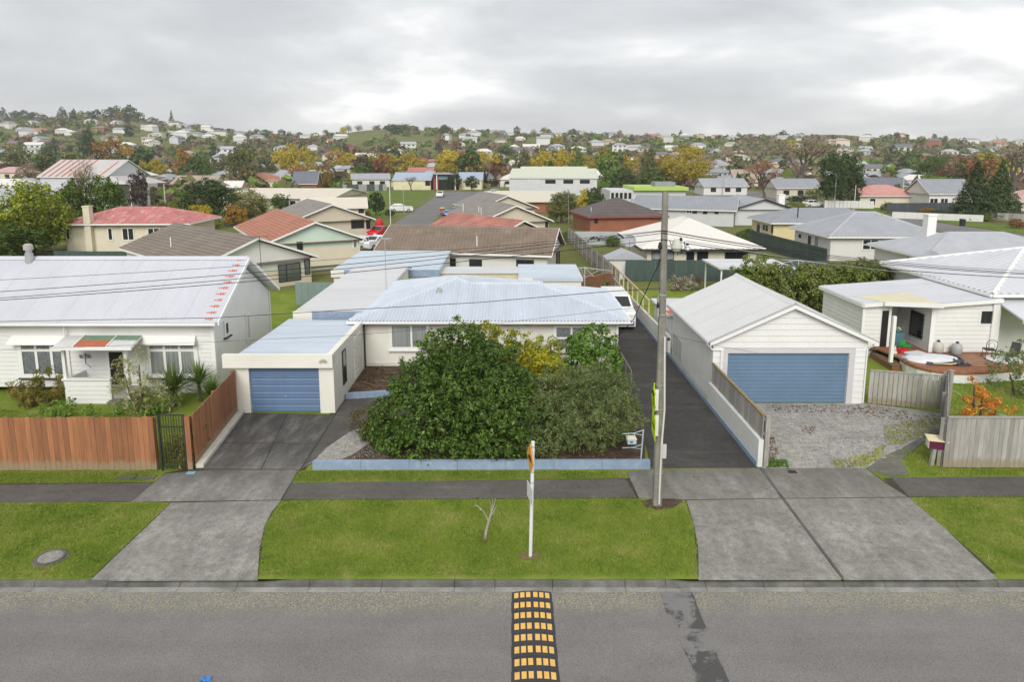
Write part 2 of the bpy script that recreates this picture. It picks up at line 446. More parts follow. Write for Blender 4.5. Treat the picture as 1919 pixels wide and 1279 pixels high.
def house(label, A, B, ze, D, kind, rise, wall, roofm, cover='tile', ov=0.45, wins=(), name='house', cat='house', rise_off=None, chim=None, group=None,
          fascia=None, trim=None, tile=0.36, wave=0.0, ribs=0.30, zb=0.0, rectwalls=None, gable_mat=None, split=True, low=None, ridgem=None):
    """A, B: front eave corners (world); D: depth over the eaves; kind: gx ridge along the front, gy gable to the front, hip, hipy"""
    A, B = Vector((A[0], A[1], 0)), Vector((B[0], B[1], 0))
    u = (B - A).normalized(); W = (B - A).length; w = Vector((-u.y, u.x, 0))
    th = thing(name, label, cat, (A.x, A.y, zb), 0, group)
    trim = trim or TRIM; fascia = fascia or trim
    O = A + u * ov + w * ov
    Wi, Di = W - 2 * ov, D - 2 * ov
    c = [O, O + u * Wi, O + u * Wi + w * Di, O + w * Di]
    wm = MB().prism([(p.x, p.y) for p in c], zb - 0.3, ze)
    # gable infill
    if kind == 'gy':
        mid = O + u * (Wi / 2); rz = ze + rise * (Wi / W)
        for base in (O, O + w * Di):
            wm.add([base + Z * ze, base + u * Wi + Z * ze, base + u * (Wi / 2) + Z * rz, base + Z * ze - w * -0.12, base + u * Wi + Z * ze + w * 0.12, base + u * (Wi / 2) + Z * rz + w * 0.12], [(0, 1, 2), (3, 5, 4)])
    if kind == 'gx':
        rz = ze + rise * (Di / D)
        for base in (O, O + u * Wi):
            wm.add([base + Z * ze, base + w * Di + Z * ze, base + w * (Di / 2) + Z * rz, base + u * .1 + Z * ze, base + u * .1 + w * Di + Z * ze, base + u * .1 + w * (Di / 2) + Z * rz], [(0, 1, 2), (3, 5, 4)])
    wo = wput(wm, 'wall', wall, th)
    if low is not None:      # lower part of the walls in another finish
        lm, lz = low
        e = 0.03
        cc = [O - u * e - w * e, O + u * (Wi + e) - w * e, O + u * (Wi + e) + w * (Di + e), O - u * e + w * (Di + e)]
        wput(MB().prism([(p.x, p.y) for p in cc], zb - 0.3, lz), 'lower_wall', lm, th)
    # roof: a thin deck carries the sheets, tiles, caps
    E = [A + Z * ze, B + Z * ze, B + w * D + Z * ze, A + w * D + Z * ze]
    rm = MB(); planes = []
    t = 0.05
    if kind == 'gx':
        r0, r1 = A + w * D / 2 + Z * (ze + rise), B + w * D / 2 + Z * (ze + rise)
        L, cs, sn = slope(D / 2, rise)
        planes = [(E[0], u, w * cs + Z * sn, W, L, 0, 0), (E[2], -u, -w * cs + Z * sn, W, L, 0, 0)]
        rm.add([E[0], E[1], r1, r0], [(0, 1, 2, 3)]); rm.add([E[2], E[3], r0, r1], [(0, 1, 2, 3)])
        ridges = [(r0, r1)]
    elif kind == 'gy':
        r0, r1 = A + u * W / 2 + Z * (ze + rise), A + u * W / 2 + w * D + Z * (ze + rise)
        L, cs, sn = slope(W / 2, rise)
        planes = [(E[3], -w, u * cs + Z * sn, D, L, 0, 0), (E[1], w, -u * cs + Z * sn, D, L, 0, 0)]
        rm.add([E[3], E[0], r0, r1], [(0, 1, 2, 3)]); rm.add([E[1], E[2], r1, r0], [(0, 1, 2, 3)])
        ridges = [(r0, r1)]
    else:
        if W >= D: h = D / 2; r0, r1 = A + u * h + w * h + Z * (ze + rise), B - u * h + w * h + Z * (ze + rise)
        else: h = W / 2; r0, r1 = A + u * h + w * h + Z * (ze + rise), A + u * h + w * (D - h) + Z * (ze + rise)
        L, cs, sn = slope(h, rise); k = h / L
        for (P, uu, ww, wid) in ((E[0], u, w, W), (E[1], w, -u, D), (E[2], -u, -w, W), (E[3], -w, u, D)):
            planes.append((P, uu, ww * cs + Z * sn, wid, L, k, k))
        if W >= D: fs = [[E[0], E[1], r1, r0], [E[1], E[2], r1], [E[2], E[3], r0, r1], [E[3], E[0], r0]]
        else: fs = [[E[0], E[1], r0], [E[1], E[2], r1, r0], [E[2], E[3], r1], [E[3], E[0], r0, r1]]
        for f in fs: rm.poly(f)
        ridges = [(r0, r1)] if (r1 - r0).length > 0.3 else []
        ridges += [(E[0], r0), (E[1], r1 if W >= D else r0), (E[2], r1), (E[3], r0 if W >= D else r1)]
    rm.poly([E[3] - Z * t, E[2] - Z * t, E[1] - Z * t, E[0] - Z * t])      # soffit
    ro = wput(rm, 'roof', roofm, th)
    nearn = 2 if kind in ('gx', 'gy') else 4
    for i, (P, uu, vv, wid, L_, kl, kr) in enumerate(planes):
        nn = uu.cross(vv)
        if nn.z < 0: nn = -nn
        if nn.dot((CAM - P)) < 0 : continue                      # far side: the deck alone
        if cover == 'tile': tile_plane(ro, P, uu, vv, wid, L_, kl, kr, roofm, tile, wave)
        else:
            def lf(s, L_=L_, kl=kl, kr=kr, wid=wid):
                m = L_
                if kl: m = min(m, s / kl)
                if kr: m = min(m, (wid - s) / kr)
                return (0.0, m)
            corr_plane(ro, P, uu, vv, wid, lf, ribs, ribs * 0.07, roofm, sheet=3.2 if split else 0, sub=4)
    for a, b in ridges: ridge_cap(ro, a, b, ridgem or roofm, 0.11)
    # fascia boards / gutters
    if kind == 'gx':
        strip(ro, E[0], E[1], 0.1, 0.15, -w, 'gutter', trim)
        for s_, r_, sg in ((A, r0, -1), (B, r1, 1)):
            for e_ in (s_ + Z * ze, s_ + w * D + Z * ze):
                wput(MB().obox(e_ - Z * 0.14 + Z * 0.05, r_ - e_, u * (0.04 * sg), Z * 0.16), 'bargeboard', fascia, ro)
    elif kind == 'gy':
        strip(ro, E[0], E[3], 0.1, 0.15, -u, 'gutter', trim); strip(ro, E[1], E[2], 0.1, 0.15, u, 'gutter', trim)
        for e_ in (E[0], E[1]): wput(MB().obox(e_ - Z * 0.09, r0 - e_, -w * 0.04, Z * 0.16), 'bargeboard', fascia, ro)
    else:
        strip(ro, E[0], E[1], 0.1, 0.15, -w, 'gutter', trim); strip(ro, E[1], E[2], 0.1, 0.15, u, 'gutter', trim); strip(ro, E[3], E[0], 0.1, 0.15, -u, 'gutter', trim)
    # windows and doors picked on the photograph, laid onto the wall plane they belong to
    sides = {'f': (O, u, -w), 'l': (O + w * Di, -w, -u), 'r': (O + u * Wi, w, u)}
    for wd in wins:
        sd, x0, y0, x1, y1 = wd[:5]; st = wd[5] if len(wd) > 5 else {}
        Oq, uq, nq = sides[sd]
        p, q = ONP(x0, y0, Oq, nq), ONP(x1, y1, Oq, nq)
        s0, s1 = sorted(((p - Oq).dot(uq), (q - Oq).dot(uq))); z0, z1 = sorted((p.z, q.z))
        lim = Wi if sd == 'f' else Di
        s0, s1 = max(s0, 0.1), min(s1, lim - 0.1); z0, z1 = max(z0, zb + 0.12), min(z1, ze - 0.08 if sd != 'f' or kind != 'gy' else ze + rise)
        if s1 - s0 < 0.15 or z1 - z0 < 0.15: continue
        kw = dict(cols=(1,), rows=(1,), frame=trim, off=0.035 if low is not None else 0.02); kw.update(st)
        window(th, Oq, uq, nq, s0, s1, z0, z1, **kw)
    if chim:
        cx, cy, half, top, cm = chim     # position over the footprint (metres along u, w), half width, top height
        q = A + u * cx + w * cy
        wput(MB().box(q.x - half, q.y - half, zb, q.x + half, q.y + half, top), 'chimney', cm, th)
        wput(MB().box(q.x - half - .05, q.y - half - .05, top - 0.14, q.x + half + .05, q.y + half + .05, top - 0.02), 'chimney_cap', cm, th)
    th['_r'] = 0
    del th['_r']
    return th, ro, dict(A=A, B=B, u=u, w=w, W=W, D=D, O=O, Wi=Wi, Di=Di, ze=ze, rise=rise)
def dish(label, p, face, r=0.35, mat=None):
    """satellite dish on a pole bracket; face = direction it looks"""
    p = Vector(p); th = thing('satellite_dish', label, 'satellite dish', p)
    f = Vector(face).normalized(); a = f.cross(Z).normalized(); b = a.cross(f)
    mb = MB(); n = 20; vs = [p]; fs = []
    for k, (rr, d) in enumerate(((0.5, 0.03), (1.0, 0.12))):
        for j in range(n):
            an = 2 * math.pi * j / n
            vs.append(p + (a * math.cos(an) + b * math.sin(an)) * r * rr + f * d * r * 2)
    fs += [(0, 1 + j, 1 + (j + 1) % n) for j in range(n)] + [(1 + j, 1 + n + j, 1 + n + (j + 1) % n, 1 + (j + 1) % n) for j in range(n)]
    wput(mb.add(vs, fs), 'reflector', mat or M('dish_grey', (0.33, 0.34, 0.36), 0.5), th, smooth=True)
    wput(MB().tube([p - b * r * 0.9 + f * 0.05, p - b * 0.35 * r + f * r * 1.15], 0.015, 5).tube([p, p - f * 0.12 - Z * 0.35, p - f * 0.12 - Z * 0.9], 0.022, 6), 'bracket', DARK, th)
    q = p - b * 0.3 * r + f * r * 1.15
    wput(MB().obox(q - a * .03 - b * .03, a * .06, b * .06, f * .08), 'receiver', DARK, th)
    return th
def tv_antenna(label, p, h, ang=0.3, mat=None, rows=7, L=0.9):
    p = Vector(p); th = thing('television_antenna', label, 'antenna', p)
    mat = mat or GALV
    wput(MB().tube([p, p + Z * h], 0.02, 6), 'mast', mat, th)
    d = Vector((math.cos(ang), math.sin(ang), 0)); e = Vector((-d.y, d.x, 0)); top = p + Z * (h - 0.06)
    wput(MB().obox(top - d * L / 2 - e * .012, d * L, e * .024, Z * .024), 'boom', mat, th)
    for i in range(rows):
        q = top - d * L / 2 + d * (L * (i + .5) / rows); w_ = 0.36 - 0.02 * i
        wput(MB().tube([q - e * w_, q + e * w_], 0.009, 4), 'element', mat, th)
    return th
def vent_pipe(parent, p, h=0.7, r=0.04, mat=None):
    p = Vector(p)
    return wput(MB().tube([p - Z * 0.3, p + Z * h], r, 8).tube([p + Z * h, p + Z * (h + 0.05)], r * 1.8, 8), 'vent_pipe', mat or TRIM, parent)
# ------------------------------------------------------------------ terrain
SKY = [(-900, 236), (-300, 228), (0, 231), (100, 230), (180, 229), (250, 233), (320, 241), (400, 249), (480, 257), (560, 261), (620, 259), (660, 251), (700, 246), (760, 244), (800, 248),
       (850, 250), (950, 254), (1050, 256), (1150, 259), (1250, 262), (1350, 263), (1450, 260), (1520, 255), (1570, 255), (1640, 260), (1720, 265), (1800, 266), (1919, 267), (2300, 267), (3000, 262)]
SX, SYV = [p[0] for p in SKY], [p[1] for p in SKY]
YT = 850.0
def terrain(x, y):
    if y < 50: return -0.24
    px = PX + F * x / (y * CP)
    sy = float(np.interp(px, SX, SYV))
    zt = (HZ - sy) / F * YT * 0.99 + CAM_H
    t = min(1.0, max(0.0, (y - 270.0) / (YT - 270.0)))
    z = zt * t * t * (3 - 2 * t)
    if y > YT:
        q = min(1.0, (y - YT) / 900.0)
        z = zt * (1 - 0.55 * q) 
    if y > 300: z += (mnoise.noise(Vector((x / 90.0, y / 90.0, 0.3)))) * min(1, (y - 300) / 200.0) * (3.0 if y < 780 else 1.0)
    return z - 0.012
def grass_mat(name, c_lo, c_mid, c_hi, brown, bfac, scale=1.0, far=False):
    m, nt, b = nodes_of(name)
    p = worldpos(nt)
    c = ramp(nt, noise_fac(nt, p, 0.55 * scale, 5, 0.62), [(0.3, c_lo), (0.5, c_mid), (0.72, c_hi)])
    c = mixc(nt, ramp(nt, noise_fac(nt, p, 0.9 * scale, 6, 0.68, 0.6), [(0.55, (0, 0, 0)), (0.75, (bfac,) * 3)]), c, brown)
    sp = noise_fac(nt, p, 42 * scale, 3, 0.75)
    c = mixc(nt, 1.0, c, ramp(nt, sp, [(0.28, (0.55, 0.58, 0.5)), (0.5, (1, 1, 1)), (0.75, (1.22, 1.18, 1.0))]), 'MULTIPLY')
    nt.links.new(c, b.inputs['Base Color']); b.inputs['Roughness'].default_value = 0.9; b.inputs['Specular IOR Level'].default_value = 0.15
    if not far: bump(nt, b, sp, 0.7, 0.03)
    MATS[name] = m; return m
LAWN = grass_mat('mown_grass', (0.12, 0.185, 0.02), (0.17, 0.235, 0.03), (0.23, 0.275, 0.05), (0.36, 0.31, 0.13), 0.85)
FIELD = grass_mat('far_grass', (0.10, 0.12, 0.032), (0.135, 0.15, 0.045), (0.17, 0.17, 0.065), (0.2, 0.165, 0.09), 0.85, 0.06, True)
ys = np.concatenate([[-60, 0, 49.9, 50.1], np.linspace(60, 260, 12), np.linspace(275, 1000, 62), np.linspace(1080, 2000, 8)])
xs_ = np.linspace(-1, 1, 121)
tv, tf = [], []
for y in ys:
    half = max(140.0, y * 1.25)
    for t in xs_:
        x = half * t
        tv.append((x, y, terrain(x, y)))
nx = len(xs_)
for j in range(len(ys) - 1):
    for i in range(nx - 1):
        a = j * nx + i; tf.append((a, a + 1, a + 1 + nx, a + nx))
MB().add(tv, tf).build('ground', FIELD, None, True, kind='structure')
MB().quad((-90, 14.725, -0.002), (90, 14.725, -0.002), (90, 50.3, 0), (-90, 50.3, 0)).build('lawn', LAWN, None, kind='structure')

# ------------------------------------------------------------------ hard surfaces
def conc(name, stops, scale=0.5, speck=0.35, rough=0.85, streak=None, lich=None, bmp=0.35, midk=1.0):
    m, nt, b = nodes_of(name)
    p = worldpos(nt)
    f = noise_fac(nt, p, scale, 7, 0.66, 0.3)
    if streak: 
        g = noise_fac(nt, scaled(nt, p, streak), 1.0, 4, 0.6)
        a = nnode(nt, 'ShaderNodeMath', operation='ADD'); s1 = nnode(nt, 'ShaderNodeMath', operation='MULTIPLY'); s1.inputs[1].default_value = 0.62
        s2 = nnode(nt, 'ShaderNodeMath', operation='MULTIPLY'); s2.inputs[1].default_value = 0.38
        nt.links.new(f, s1.inputs[0]); nt.links.new(g, s2.inputs[0]); nt.links.new(s1.outputs[0], a.inputs[0]); nt.links.new(s2.outputs[0], a.inputs[1]); f = a.outputs[0]
    c = ramp(nt, f, stops)
    mid = noise_fac(nt, p, 4.5, 9, 0.78, 0.2)
    c = mixc(nt, 1.0, c, ramp(nt, mid, [(0.3, (1 - speck * .75 * midk,) * 3), (0.52, (1, 1, 1)), (0.72, (1 + speck * .5 * midk,) * 3)]), 'MULTIPLY')
    sp = noise_fac(nt, p, 34, 4, 0.8)
    c = mixc(nt, 1.0, c, ramp(nt, sp, [(0.25, (1 - speck,) * 3), (0.5, (1, 1, 1)), (0.78, (1 + speck * 0.7,) * 3)]), 'MULTIPLY')
    if lich:
        lc, amt, lo, hi, band = lich
        fac = noise_fac(nt, p, 0.8, 5, 0.65)
        if band:      # moss and chips gather in the gutter line and between the wheel tracks
            sep = nnode(nt, 'ShaderNodeSeparateXYZ'); nt.links.new(p, sep.inputs[0])
            cr = ramp(nt, mapr(nt, sep.outputs[1], 9.0, 14.6), band)
            fac = mixc(nt, 1.0, fac, cr, 'MULTIPLY')
        chip = ramp(nt, noise_fac(nt, p, 26, 3, 0.7), [(0.5, (0, 0, 0)), (0.6, (1, 1, 1))])
        fac = mixc(nt, 1.0, ramp(nt, fac, [(lo, (0, 0, 0)), (hi, (amt,) * 3)]), chip, 'MULTIPLY')
        c = mixc(nt, fac, c, lc)
    nt.links.new(c, b.inputs['Base Color']); b.inputs['Roughness'].default_value = rough; b.inputs['Specular IOR Level'].default_value = 0.25
    if bmp: bump(nt, b, sp, bmp, 0.012)
    MATS[name] = m; return m
def mapr(nt, v, a, b_):
    r = nnode(nt, 'ShaderNodeMapRange'); r.inputs[1].default_value = a; r.inputs[2].default_value = b_
    nt.links.new(v, r.inputs[0]); return r.outputs[0]
def stain_mat(name, pale, dark, y0, y1):
    """concrete that carries a long-standing dark stain spreading from the y1 end"""
    m = conc(name, pale, 0.75, 0.52, 0.85, (2.6, 0.5, 1)); nt = m.node_tree; b = nt.nodes['Principled BSDF']
    src = b.inputs['Base Color'].links[0].from_socket; p = worldpos(nt)
    sep = nnode(nt, 'ShaderNodeSeparateXYZ'); nt.links.new(p, sep.inputs[0])
    n = noise_fac(nt, scaled(nt, p, (1.6, .5, 1)), 1.0, 7, 0.7, 0.4)
    a = nnode(nt, 'ShaderNodeMath', operation='MULTIPLY_ADD'); nt.links.new(n, a.inputs[0]); a.inputs[1].default_value = 5.0; nt.links.new(sep.outputs[1], a.inputs[2])
    d = ramp(nt, noise_fac(nt, scaled(nt, p, (2.2, .6, 1)), 1.0, 6, 0.7), dark)
    d = mixc(nt, 1.0, d, ramp(nt, noise_fac(nt, p, 30, 4, 0.8), [(0.25, (.7,) * 3), (0.75, (1.25,) * 3)]), 'MULTIPLY')
    nt.links.new(mixc(nt, mapr(nt, a.outputs[0], y0 + 2.5, y1 + 2.5), src, d), b.inputs['Base Color']); return m
def g3(k, w=0.97, b=0.93): return (k, k * w, k * b)
ROADM = conc('chip_seal', [(0.3, g3(0.155, .95, .91)), (0.5, g3(0.188, .95, .91)), (0.7, g3(0.222, .955, .915))], 0.33, 0.62, 0.8, (0.25, 2.0, 1),
             ((0.37, 0.35, 0.21), 0.85, 0.20, 0.42, [(0.0, (0.95,) * 3), (0.30, (0.72,) * 3), (0.45, (0.35,) * 3), (0.78, (0.3,) * 3), (0.86, (0.62,) * 3), (0.93, (1.0,) * 3)]), midk=0.12)
PATHM = conc('asphalt_footpath', [(0.3, g3(0.08, .93, .86)), (0.55, g3(0.115, .93, .85)), (0.75, g3(0.16, .94, .87))], 0.7, 0.36, 0.85, (0.3, 2.5, 1), ((0.09, 0.10, 0.03), 0.5, 0.5, 0.7, None))
APRON = conc('pale_concrete', [(0.28, g3(0.15, .95, .88)), (0.5, g3(0.27, .965, .90)), (0.7, g3(0.40, .975, .925))], 0.75, 0.52, 0.85, (2.6, 0.5, 1))
APRONB = conc('worn_concrete', [(0.28, g3(0.11, .94, .85)), (0.48, g3(0.20, .955, .885)), (0.7, g3(0.38, .97, .92))], 0.42, 0.52, 0.85, (2.2, 0.5, 1))
CROSSM = conc('mossy_concrete', [(0.3, g3(0.095, .94, .80)), (0.52, g3(0.145, .95, .82)), (0.75, g3(0.22, .96, .86))], 0.6, 0.4, 0.85, (0.5, 2.2, 1), ((0.10, 0.105, 0.04), 0.5, 0.45, 0.7, None))
DRIVEDK = conc('stained_concrete', [(0.3, g3(0.045, .95, .90)), (0.5, g3(0.085, .95, .89)), (0.72, g3(0.2, .96, .90))], 0.8, 0.5, 0.75, (2.4, 0.4, 1), ((0.12, 0.12, 0.02), 0.5, 0.55, 0.75, None))
SIDEPATH = conc('brown_concrete', [(0.3, g3(0.055, .93, .85)), (0.5, g3(0.09, .93, .85)), (0.75, g3(0.14, .95, .88))], 0.9, 0.2, 0.85)
ASPH = conc('driveway_asphalt', [(0.3, g3(0.04, .96, .9)), (0.52, g3(0.062, .96, .9)), (0.72, g3(0.11, .96, .9))], 0.6, 0.45, 0.8, (0.15, 2.6, 1))
KERBM = conc('kerb_concrete', [(0.3, g3(0.06, .98, .90)), (0.5, g3(0.12, .98, .90)), (0.75, g3(0.22, .98, .91))], 1.4, 0.35, 0.85, (0.7, 0.7, 1), ((0.09, 0.11, 0.03), 0.7, 0.45, 0.65, None))
CHANM = conc('channel_concrete', [(0.3, g3(0.20, .98, .90)), (0.5, g3(0.28, .98, .90)), (0.75, g3(0.38, .98, .91))], 1.2, 0.3, 0.85)
GRAVEL = conc('grey_gravel', [(0.3, g3(0.25, .96, .90)), (0.5, g3(0.36, .96, .90)), (0.72, g3(0.47, .97, .91))], 0.8, 0.7, 0.95, None, ((0.13, 0.15, 0.03), 0.85, 0.5, 0.66, None), bmp=1.0)
SOIL = conc('leaf_mulch', [(0.3, (0.045, 0.03, 0.02)), (0.5, (0.085, 0.058, 0.038)), (0.75, (0.15, 0.11, 0.075))], 1.5, 0.6, 0.95, bmp=1.0)
DIRT = M('joint_dirt', (0.05, 0.045, 0.03), 0.95, 0.3, 2)
STAIN = stain_mat('driveway_concrete', [(0.28, g3(0.17, .95, .88)), (0.5, g3(0.25, .95, .875)), (0.7, g3(0.38, .965, .905))], [(0.3, g3(0.05, .94, .87)), (0.5, g3(0.085, .95, .88)), (0.7, g3(0.17, .96, .9))], 17.4, 22.0)
STAINR = stain_mat('crossing_concrete', [(0.28, g3(0.17, .95, .87)), (0.5, g3(0.25, .945, .865)), (0.7, g3(0.39, .96, .90))], [(0.3, g3(0.08, .94, .8)), (0.5, g3(0.125, .95, .82)), (0.7, g3(0.2, .96, .86))], 17.2, 22.0)
def inset(ps, d):
    c = sum((Vector(p) for p in ps), Vector((0, 0, 0))) / len(ps)
    return [Vector(p) + (c - Vector(p)).normalized() * d for p in ps]
def gp(pxs, z=0.0): return [G(x, y, z) for x, y in pxs]
def slab(parent, pxs, top, mat, name='concrete_slab', gap=0.012):
    ps = inset(gp(pxs, top), gap)
    return MB().prism([(p.x, p.y) for p in ps], -0.03, top).build(name, mat, parent)
def surface(name):
    o = bpy.data.objects.new(name, None); COL.objects.link(o); return tag(o, kind='structure')

road = MB().quad((-120, -7, -0.125), (120, -7, -0.125), (120, 14.425, -0.125), (-120, 14.425, -0.125)).build('road', ROADM, None, kind='structure')
MB().quad((-120, -30, -0.06), (120, -30, -0.06), (120, -7.02, -0.06), (-120, -7.02, -0.06)).build('opposite_berm', LAWN, None, kind='structure')
# trench scar: worn dark patch running out across the road
def scar_mat():
    m, nt, b = nodes_of('trench_patch')
    p = worldpos(nt)
    n = noise_fac(nt, p, 1.15, 6, 0.62, 0.5)
    dark = ramp(nt, noise_fac(nt, p, 30, 3, 0.8), [(0.3, g3(0.045, .97, .95)), (0.7, g3(0.085, .97, .95))])
    old = ramp(nt, noise_fac(nt, p, 30, 3, 0.8), [(0.3, g3(0.15, .965, .935)), (0.7, g3(0.205, .965, .935))])
    nt.links.new(mixc(nt, ramp(nt, n, [(0.47, (0, 0, 0)), (0.53, (1, 1, 1))]), dark, old), b.inputs['Base Color'])
    b.inputs['Roughness'].default_value = 0.8; MATS['trench_patch'] = m; return m
le = [(1226, 1091), (1236, 1112), (1243, 1131), (1247, 1148), (1268, 1162), (1273, 1180), (1276, 1208), (1284, 1226), (1296, 1247), (1305, 1280), (1330, 1420)]
ri = [(1288, 1092), (1294, 1105), (1301, 1118), (1308, 1140), (1316, 1160), (1324, 1178), (1338, 1205), (1345, 1232), (1357, 1256), (1367, 1280), (1420, 1420)]
MB().poly(gp(le, -0.119) + gp(ri, -0.119)[::-1]).build('road_patch', scar_mat(), None, kind='structure')

# kerb and channel, block by block; the kerb drops at the two vehicle crossings
kerb = surface('kerb')
def kz(x):
    def dip(a, b):
        r = 0.55
        if x < a - r or x > b + r: return 0.0
        return min(1.0, (x - (a - r)) / r, ((b + r) - x) / r)
    d = max(dip(-9.2, -5.75), dip(4.2, 10.9))
    return 0.004 - 0.055 * d
x = -34.0
while x < 34.0:
    ln = rnd.choice((0.95, 1.35, 1.7)); x1 = min(34.0, x + ln)
    k = 6; vs = []
    for i in range(k + 1):
        xx = x + 0.006 + (x1 - x - 0.012) * i / k; z = kz(xx)
        vs += [(xx, 14.72, z - 0.15), (xx, 14.72, z), (xx, 14.66, z), (xx, 14.63, z - 0.018), (xx, 14.60, -0.118), (xx, 14.60, -0.16)]
    m = 6
    fs = [(i * m + j, (i + 1) * m + j, (i + 1) * m + j + 1, i * m + j + 1) for i in range(k) for j in range(m - 1)]
    fs += [tuple(range(m))[::-1], tuple(range(k * m, k * m + m))]
    MB().add(vs, fs).build('kerb_block', KERBM, kerb)
    y0 = 14.42 + rnd.uniform(-0.012, 0.012)
    MB().add([(x + .006, y0, -0.15), (x1 - .006, y0, -0.15), (x1 - .006, 14.598, -0.15), (x + .006, 14.598, -0.15), (x + .006, y0, -0.113), (x1 - .006, y0, -0.113), (x1 - .006, 14.598, -0.121), (x + .006, 14.598, -0.121)],
             [(4, 5, 6, 7), (0, 1, 5, 4), (0, 4, 7, 3), (1, 2, 6, 5)]).build('channel_block', CHANM, kerb)
    x = x1
KL, KR = 1082, 1077
# left vehicle crossing and driveway
dl = surface('driveway')
MB().poly([(p.x, p.y, 0.004) for p in gp([(172, 1083), (484, 1081), (497, 985), (527, 938), (562, 880), (625, 778), (452, 774), (372, 878), (345, 880), (310, 887), (288, 905), (245, 941), (320, 943)])]).build('joint_bed', DIRT, dl)
slab(dl, [(170, 1087.5), (240, 1020), (295, 968), (320, 943), (527, 938), (509, 962), (497, 985), (487, 1030), (483, 1086.5)], 0.012, STAIN)
slab(dl, [(245, 941.5), (526, 937.2), (561, 881), (402, 881), (360, 884), (340, 886), (310, 888), (288, 905)], 0.0125, STAIN)
slab(dl, [(375, 879), (489, 879.5), (512, 831.5), (417, 831)], 0.013, STAIN)
slab(dl, [(490, 879.5), (562, 880), (594, 833), (513, 831.5)], 0.013, STAIN)
slab(dl, [(417.5, 830), (512, 830.5), (538, 776), (453, 775)], 0.013, STAIN)
slab(dl, [(513, 830.5), (594, 832), (627, 779), (539, 776)], 0.013, STAIN)
sp_ = surface('side_path')
MB().poly([(p.x, p.y, 0.007) for p in gp([(556, 884), (572, 882), (636, 776), (652, 744), (640, 744), (618, 776)])]).build('joint_bed', DIRT, sp_)
slab(sp_, [(564, 880), (596, 833), (628, 780), (649, 746), (712, 737), (790, 737), (790, 770), (700, 792), (655, 812), (612, 842), (590, 866)], 0.013, SIDEPATH)
MB().poly([(p.x, p.y, 0.022) for p in gp([(566, 878), (590, 864), (612, 841), (655, 811), (720, 790), (760, 866), (586, 868)])]).build('gravel_bed', GRAVEL, None, kind='structure')
# footpath in three runs
fp = surface('footpath')
for pb in ([(-500, 911), (292, 904.5), (240, 942), (-560, 944.5)], [(542, 906), (1180, 897), (1200, 935), (524, 938.5)], [(1655, 897), (2300, 890), (2360, 929), (1690, 933)]): MB().poly([(p.x, p.y, 0.005) for p in gp(pb)]).build('joint_bed', DIRT, fp)
for pxs in ([(-500, 911), (64, 908.5), (287, 905.5), (246, 940.5), (22, 942.5), (-560, 944)], [(548, 905), (810, 901.8), (1172, 898), (1194, 933.6), (810, 935.6), (529, 937)], [(1670, 895.5), (2300, 891), (2360, 928), (1703, 931.5)]):
    slab(fp, pxs, 0.010, PATHM, 'path_slab', 0.004)
# wide crossing in front of the long driveway and the double garage
dr = surface('vehicle_crossing')
MB().poly([(p.x, p.y, 0.004) for p in gp([(1174, 885), (1222, 881), (1425, 878), (1622, 878), (1702, 932), (1868, 1076), (1308, 1076), (1300, 985), (1284, 938), (1196, 934)])]).build('joint_bed', DIRT, dr)
slab(dr, [(1174, 884), (1222, 880.5), (1424, 878), (1464, 934.2), (1285, 937), (1197, 934)], 0.012, STAINR)
slab(dr, [(1426, 878), (1530, 877.5), (1622, 877.5), (1660, 906), (1701, 932), (1467, 934.2)], 0.012, STAINR)
slab(dr, [(1286, 938.2), (1465, 935.2), (1578, 1086), (1309, 1086), (1308, 1030), (1300, 985)], 0.012, STAINR)
slab(dr, [(1468, 935.2), (1703, 933), (1770, 990), (1870, 1086), (1581, 1086)], 0.012, STAINR)
MB().poly([(p.x, p.y, 0.0135) for p in gp([(1424, 880), (1430, 880), (1470, 934.5), (1582, 1083), (1577, 1083), (1464, 934.5)], 0.0135)]).build('joint_scar', M('joint_tar', g3(0.10), 0.9, 0.3, 2), dr)
g1 = G(1485, 886)
MB().box(g1.x - .13, g1.y - .09, 0.004, g1.x + .13, g1.y + .1, 0.018).build('access_cover', M('rust_iron', (0.035, 0.025, 0.02), 0.9), dr)
# long asphalt drive beside the house
MB().prism([(4.44, 20.56), (7.9, 20.62), (7.88, 33.3), (7.83, 34), (7.72, 47.5), (5.2, 47.5), (5.1, 31), (5.0, 27), (4.7, 23)], -0.02, 0.009).build('asphalt_driveway', ASPH, None, kind='structure')
# gravel forecourt, its flagstones and the soil round the shrubs
MB().poly([(p.x, p.y, 0.006) for p in gp([(1428, 879), (1334, 757), (1620, 756), (1772, 776), (1768, 800), (1715, 828), (1655, 862), (1622, 878.5)])]).build('gravel_forecourt', GRAVEL, None, kind='structure')
st = surface('stepping_path')
for pxs in ([(1624, 879), (1650, 858), (1690, 861), (1706, 892), (1670, 894)], [(1655, 856), (1685, 842), (1706, 850), (1692, 860)], [(1690, 840), (1725, 820), (1735, 826), (1708, 848)], [(1728, 818), (1768, 797), (1772, 802), (1738, 824)]):
    slab(st, pxs, 0.02, CROSSM, 'flagstone', 0.03)
MB().poly([(p[0], p[1], 0.03) for p in ((-5.9, 20.8), (4.3, 20.8), (4.85, 23.5), (5.1, 31.0), (-6.9, 31.0), (-6.9, 27.2), (-3.6, 27.2), (-4.3, 24.3), (-5.3, 21.6))]).build('garden_bed', SOIL, None, kind='structure')
MB().poly([(p.x, p.y, 0.017) for p in gp([(1202, 940), (1210, 951), (1232, 957), (1262, 953), (1280, 940), (1262, 936), (1222, 937)])]).build('soil_patch', SOIL, None, kind='structure')
q0 = G(991, 1043)
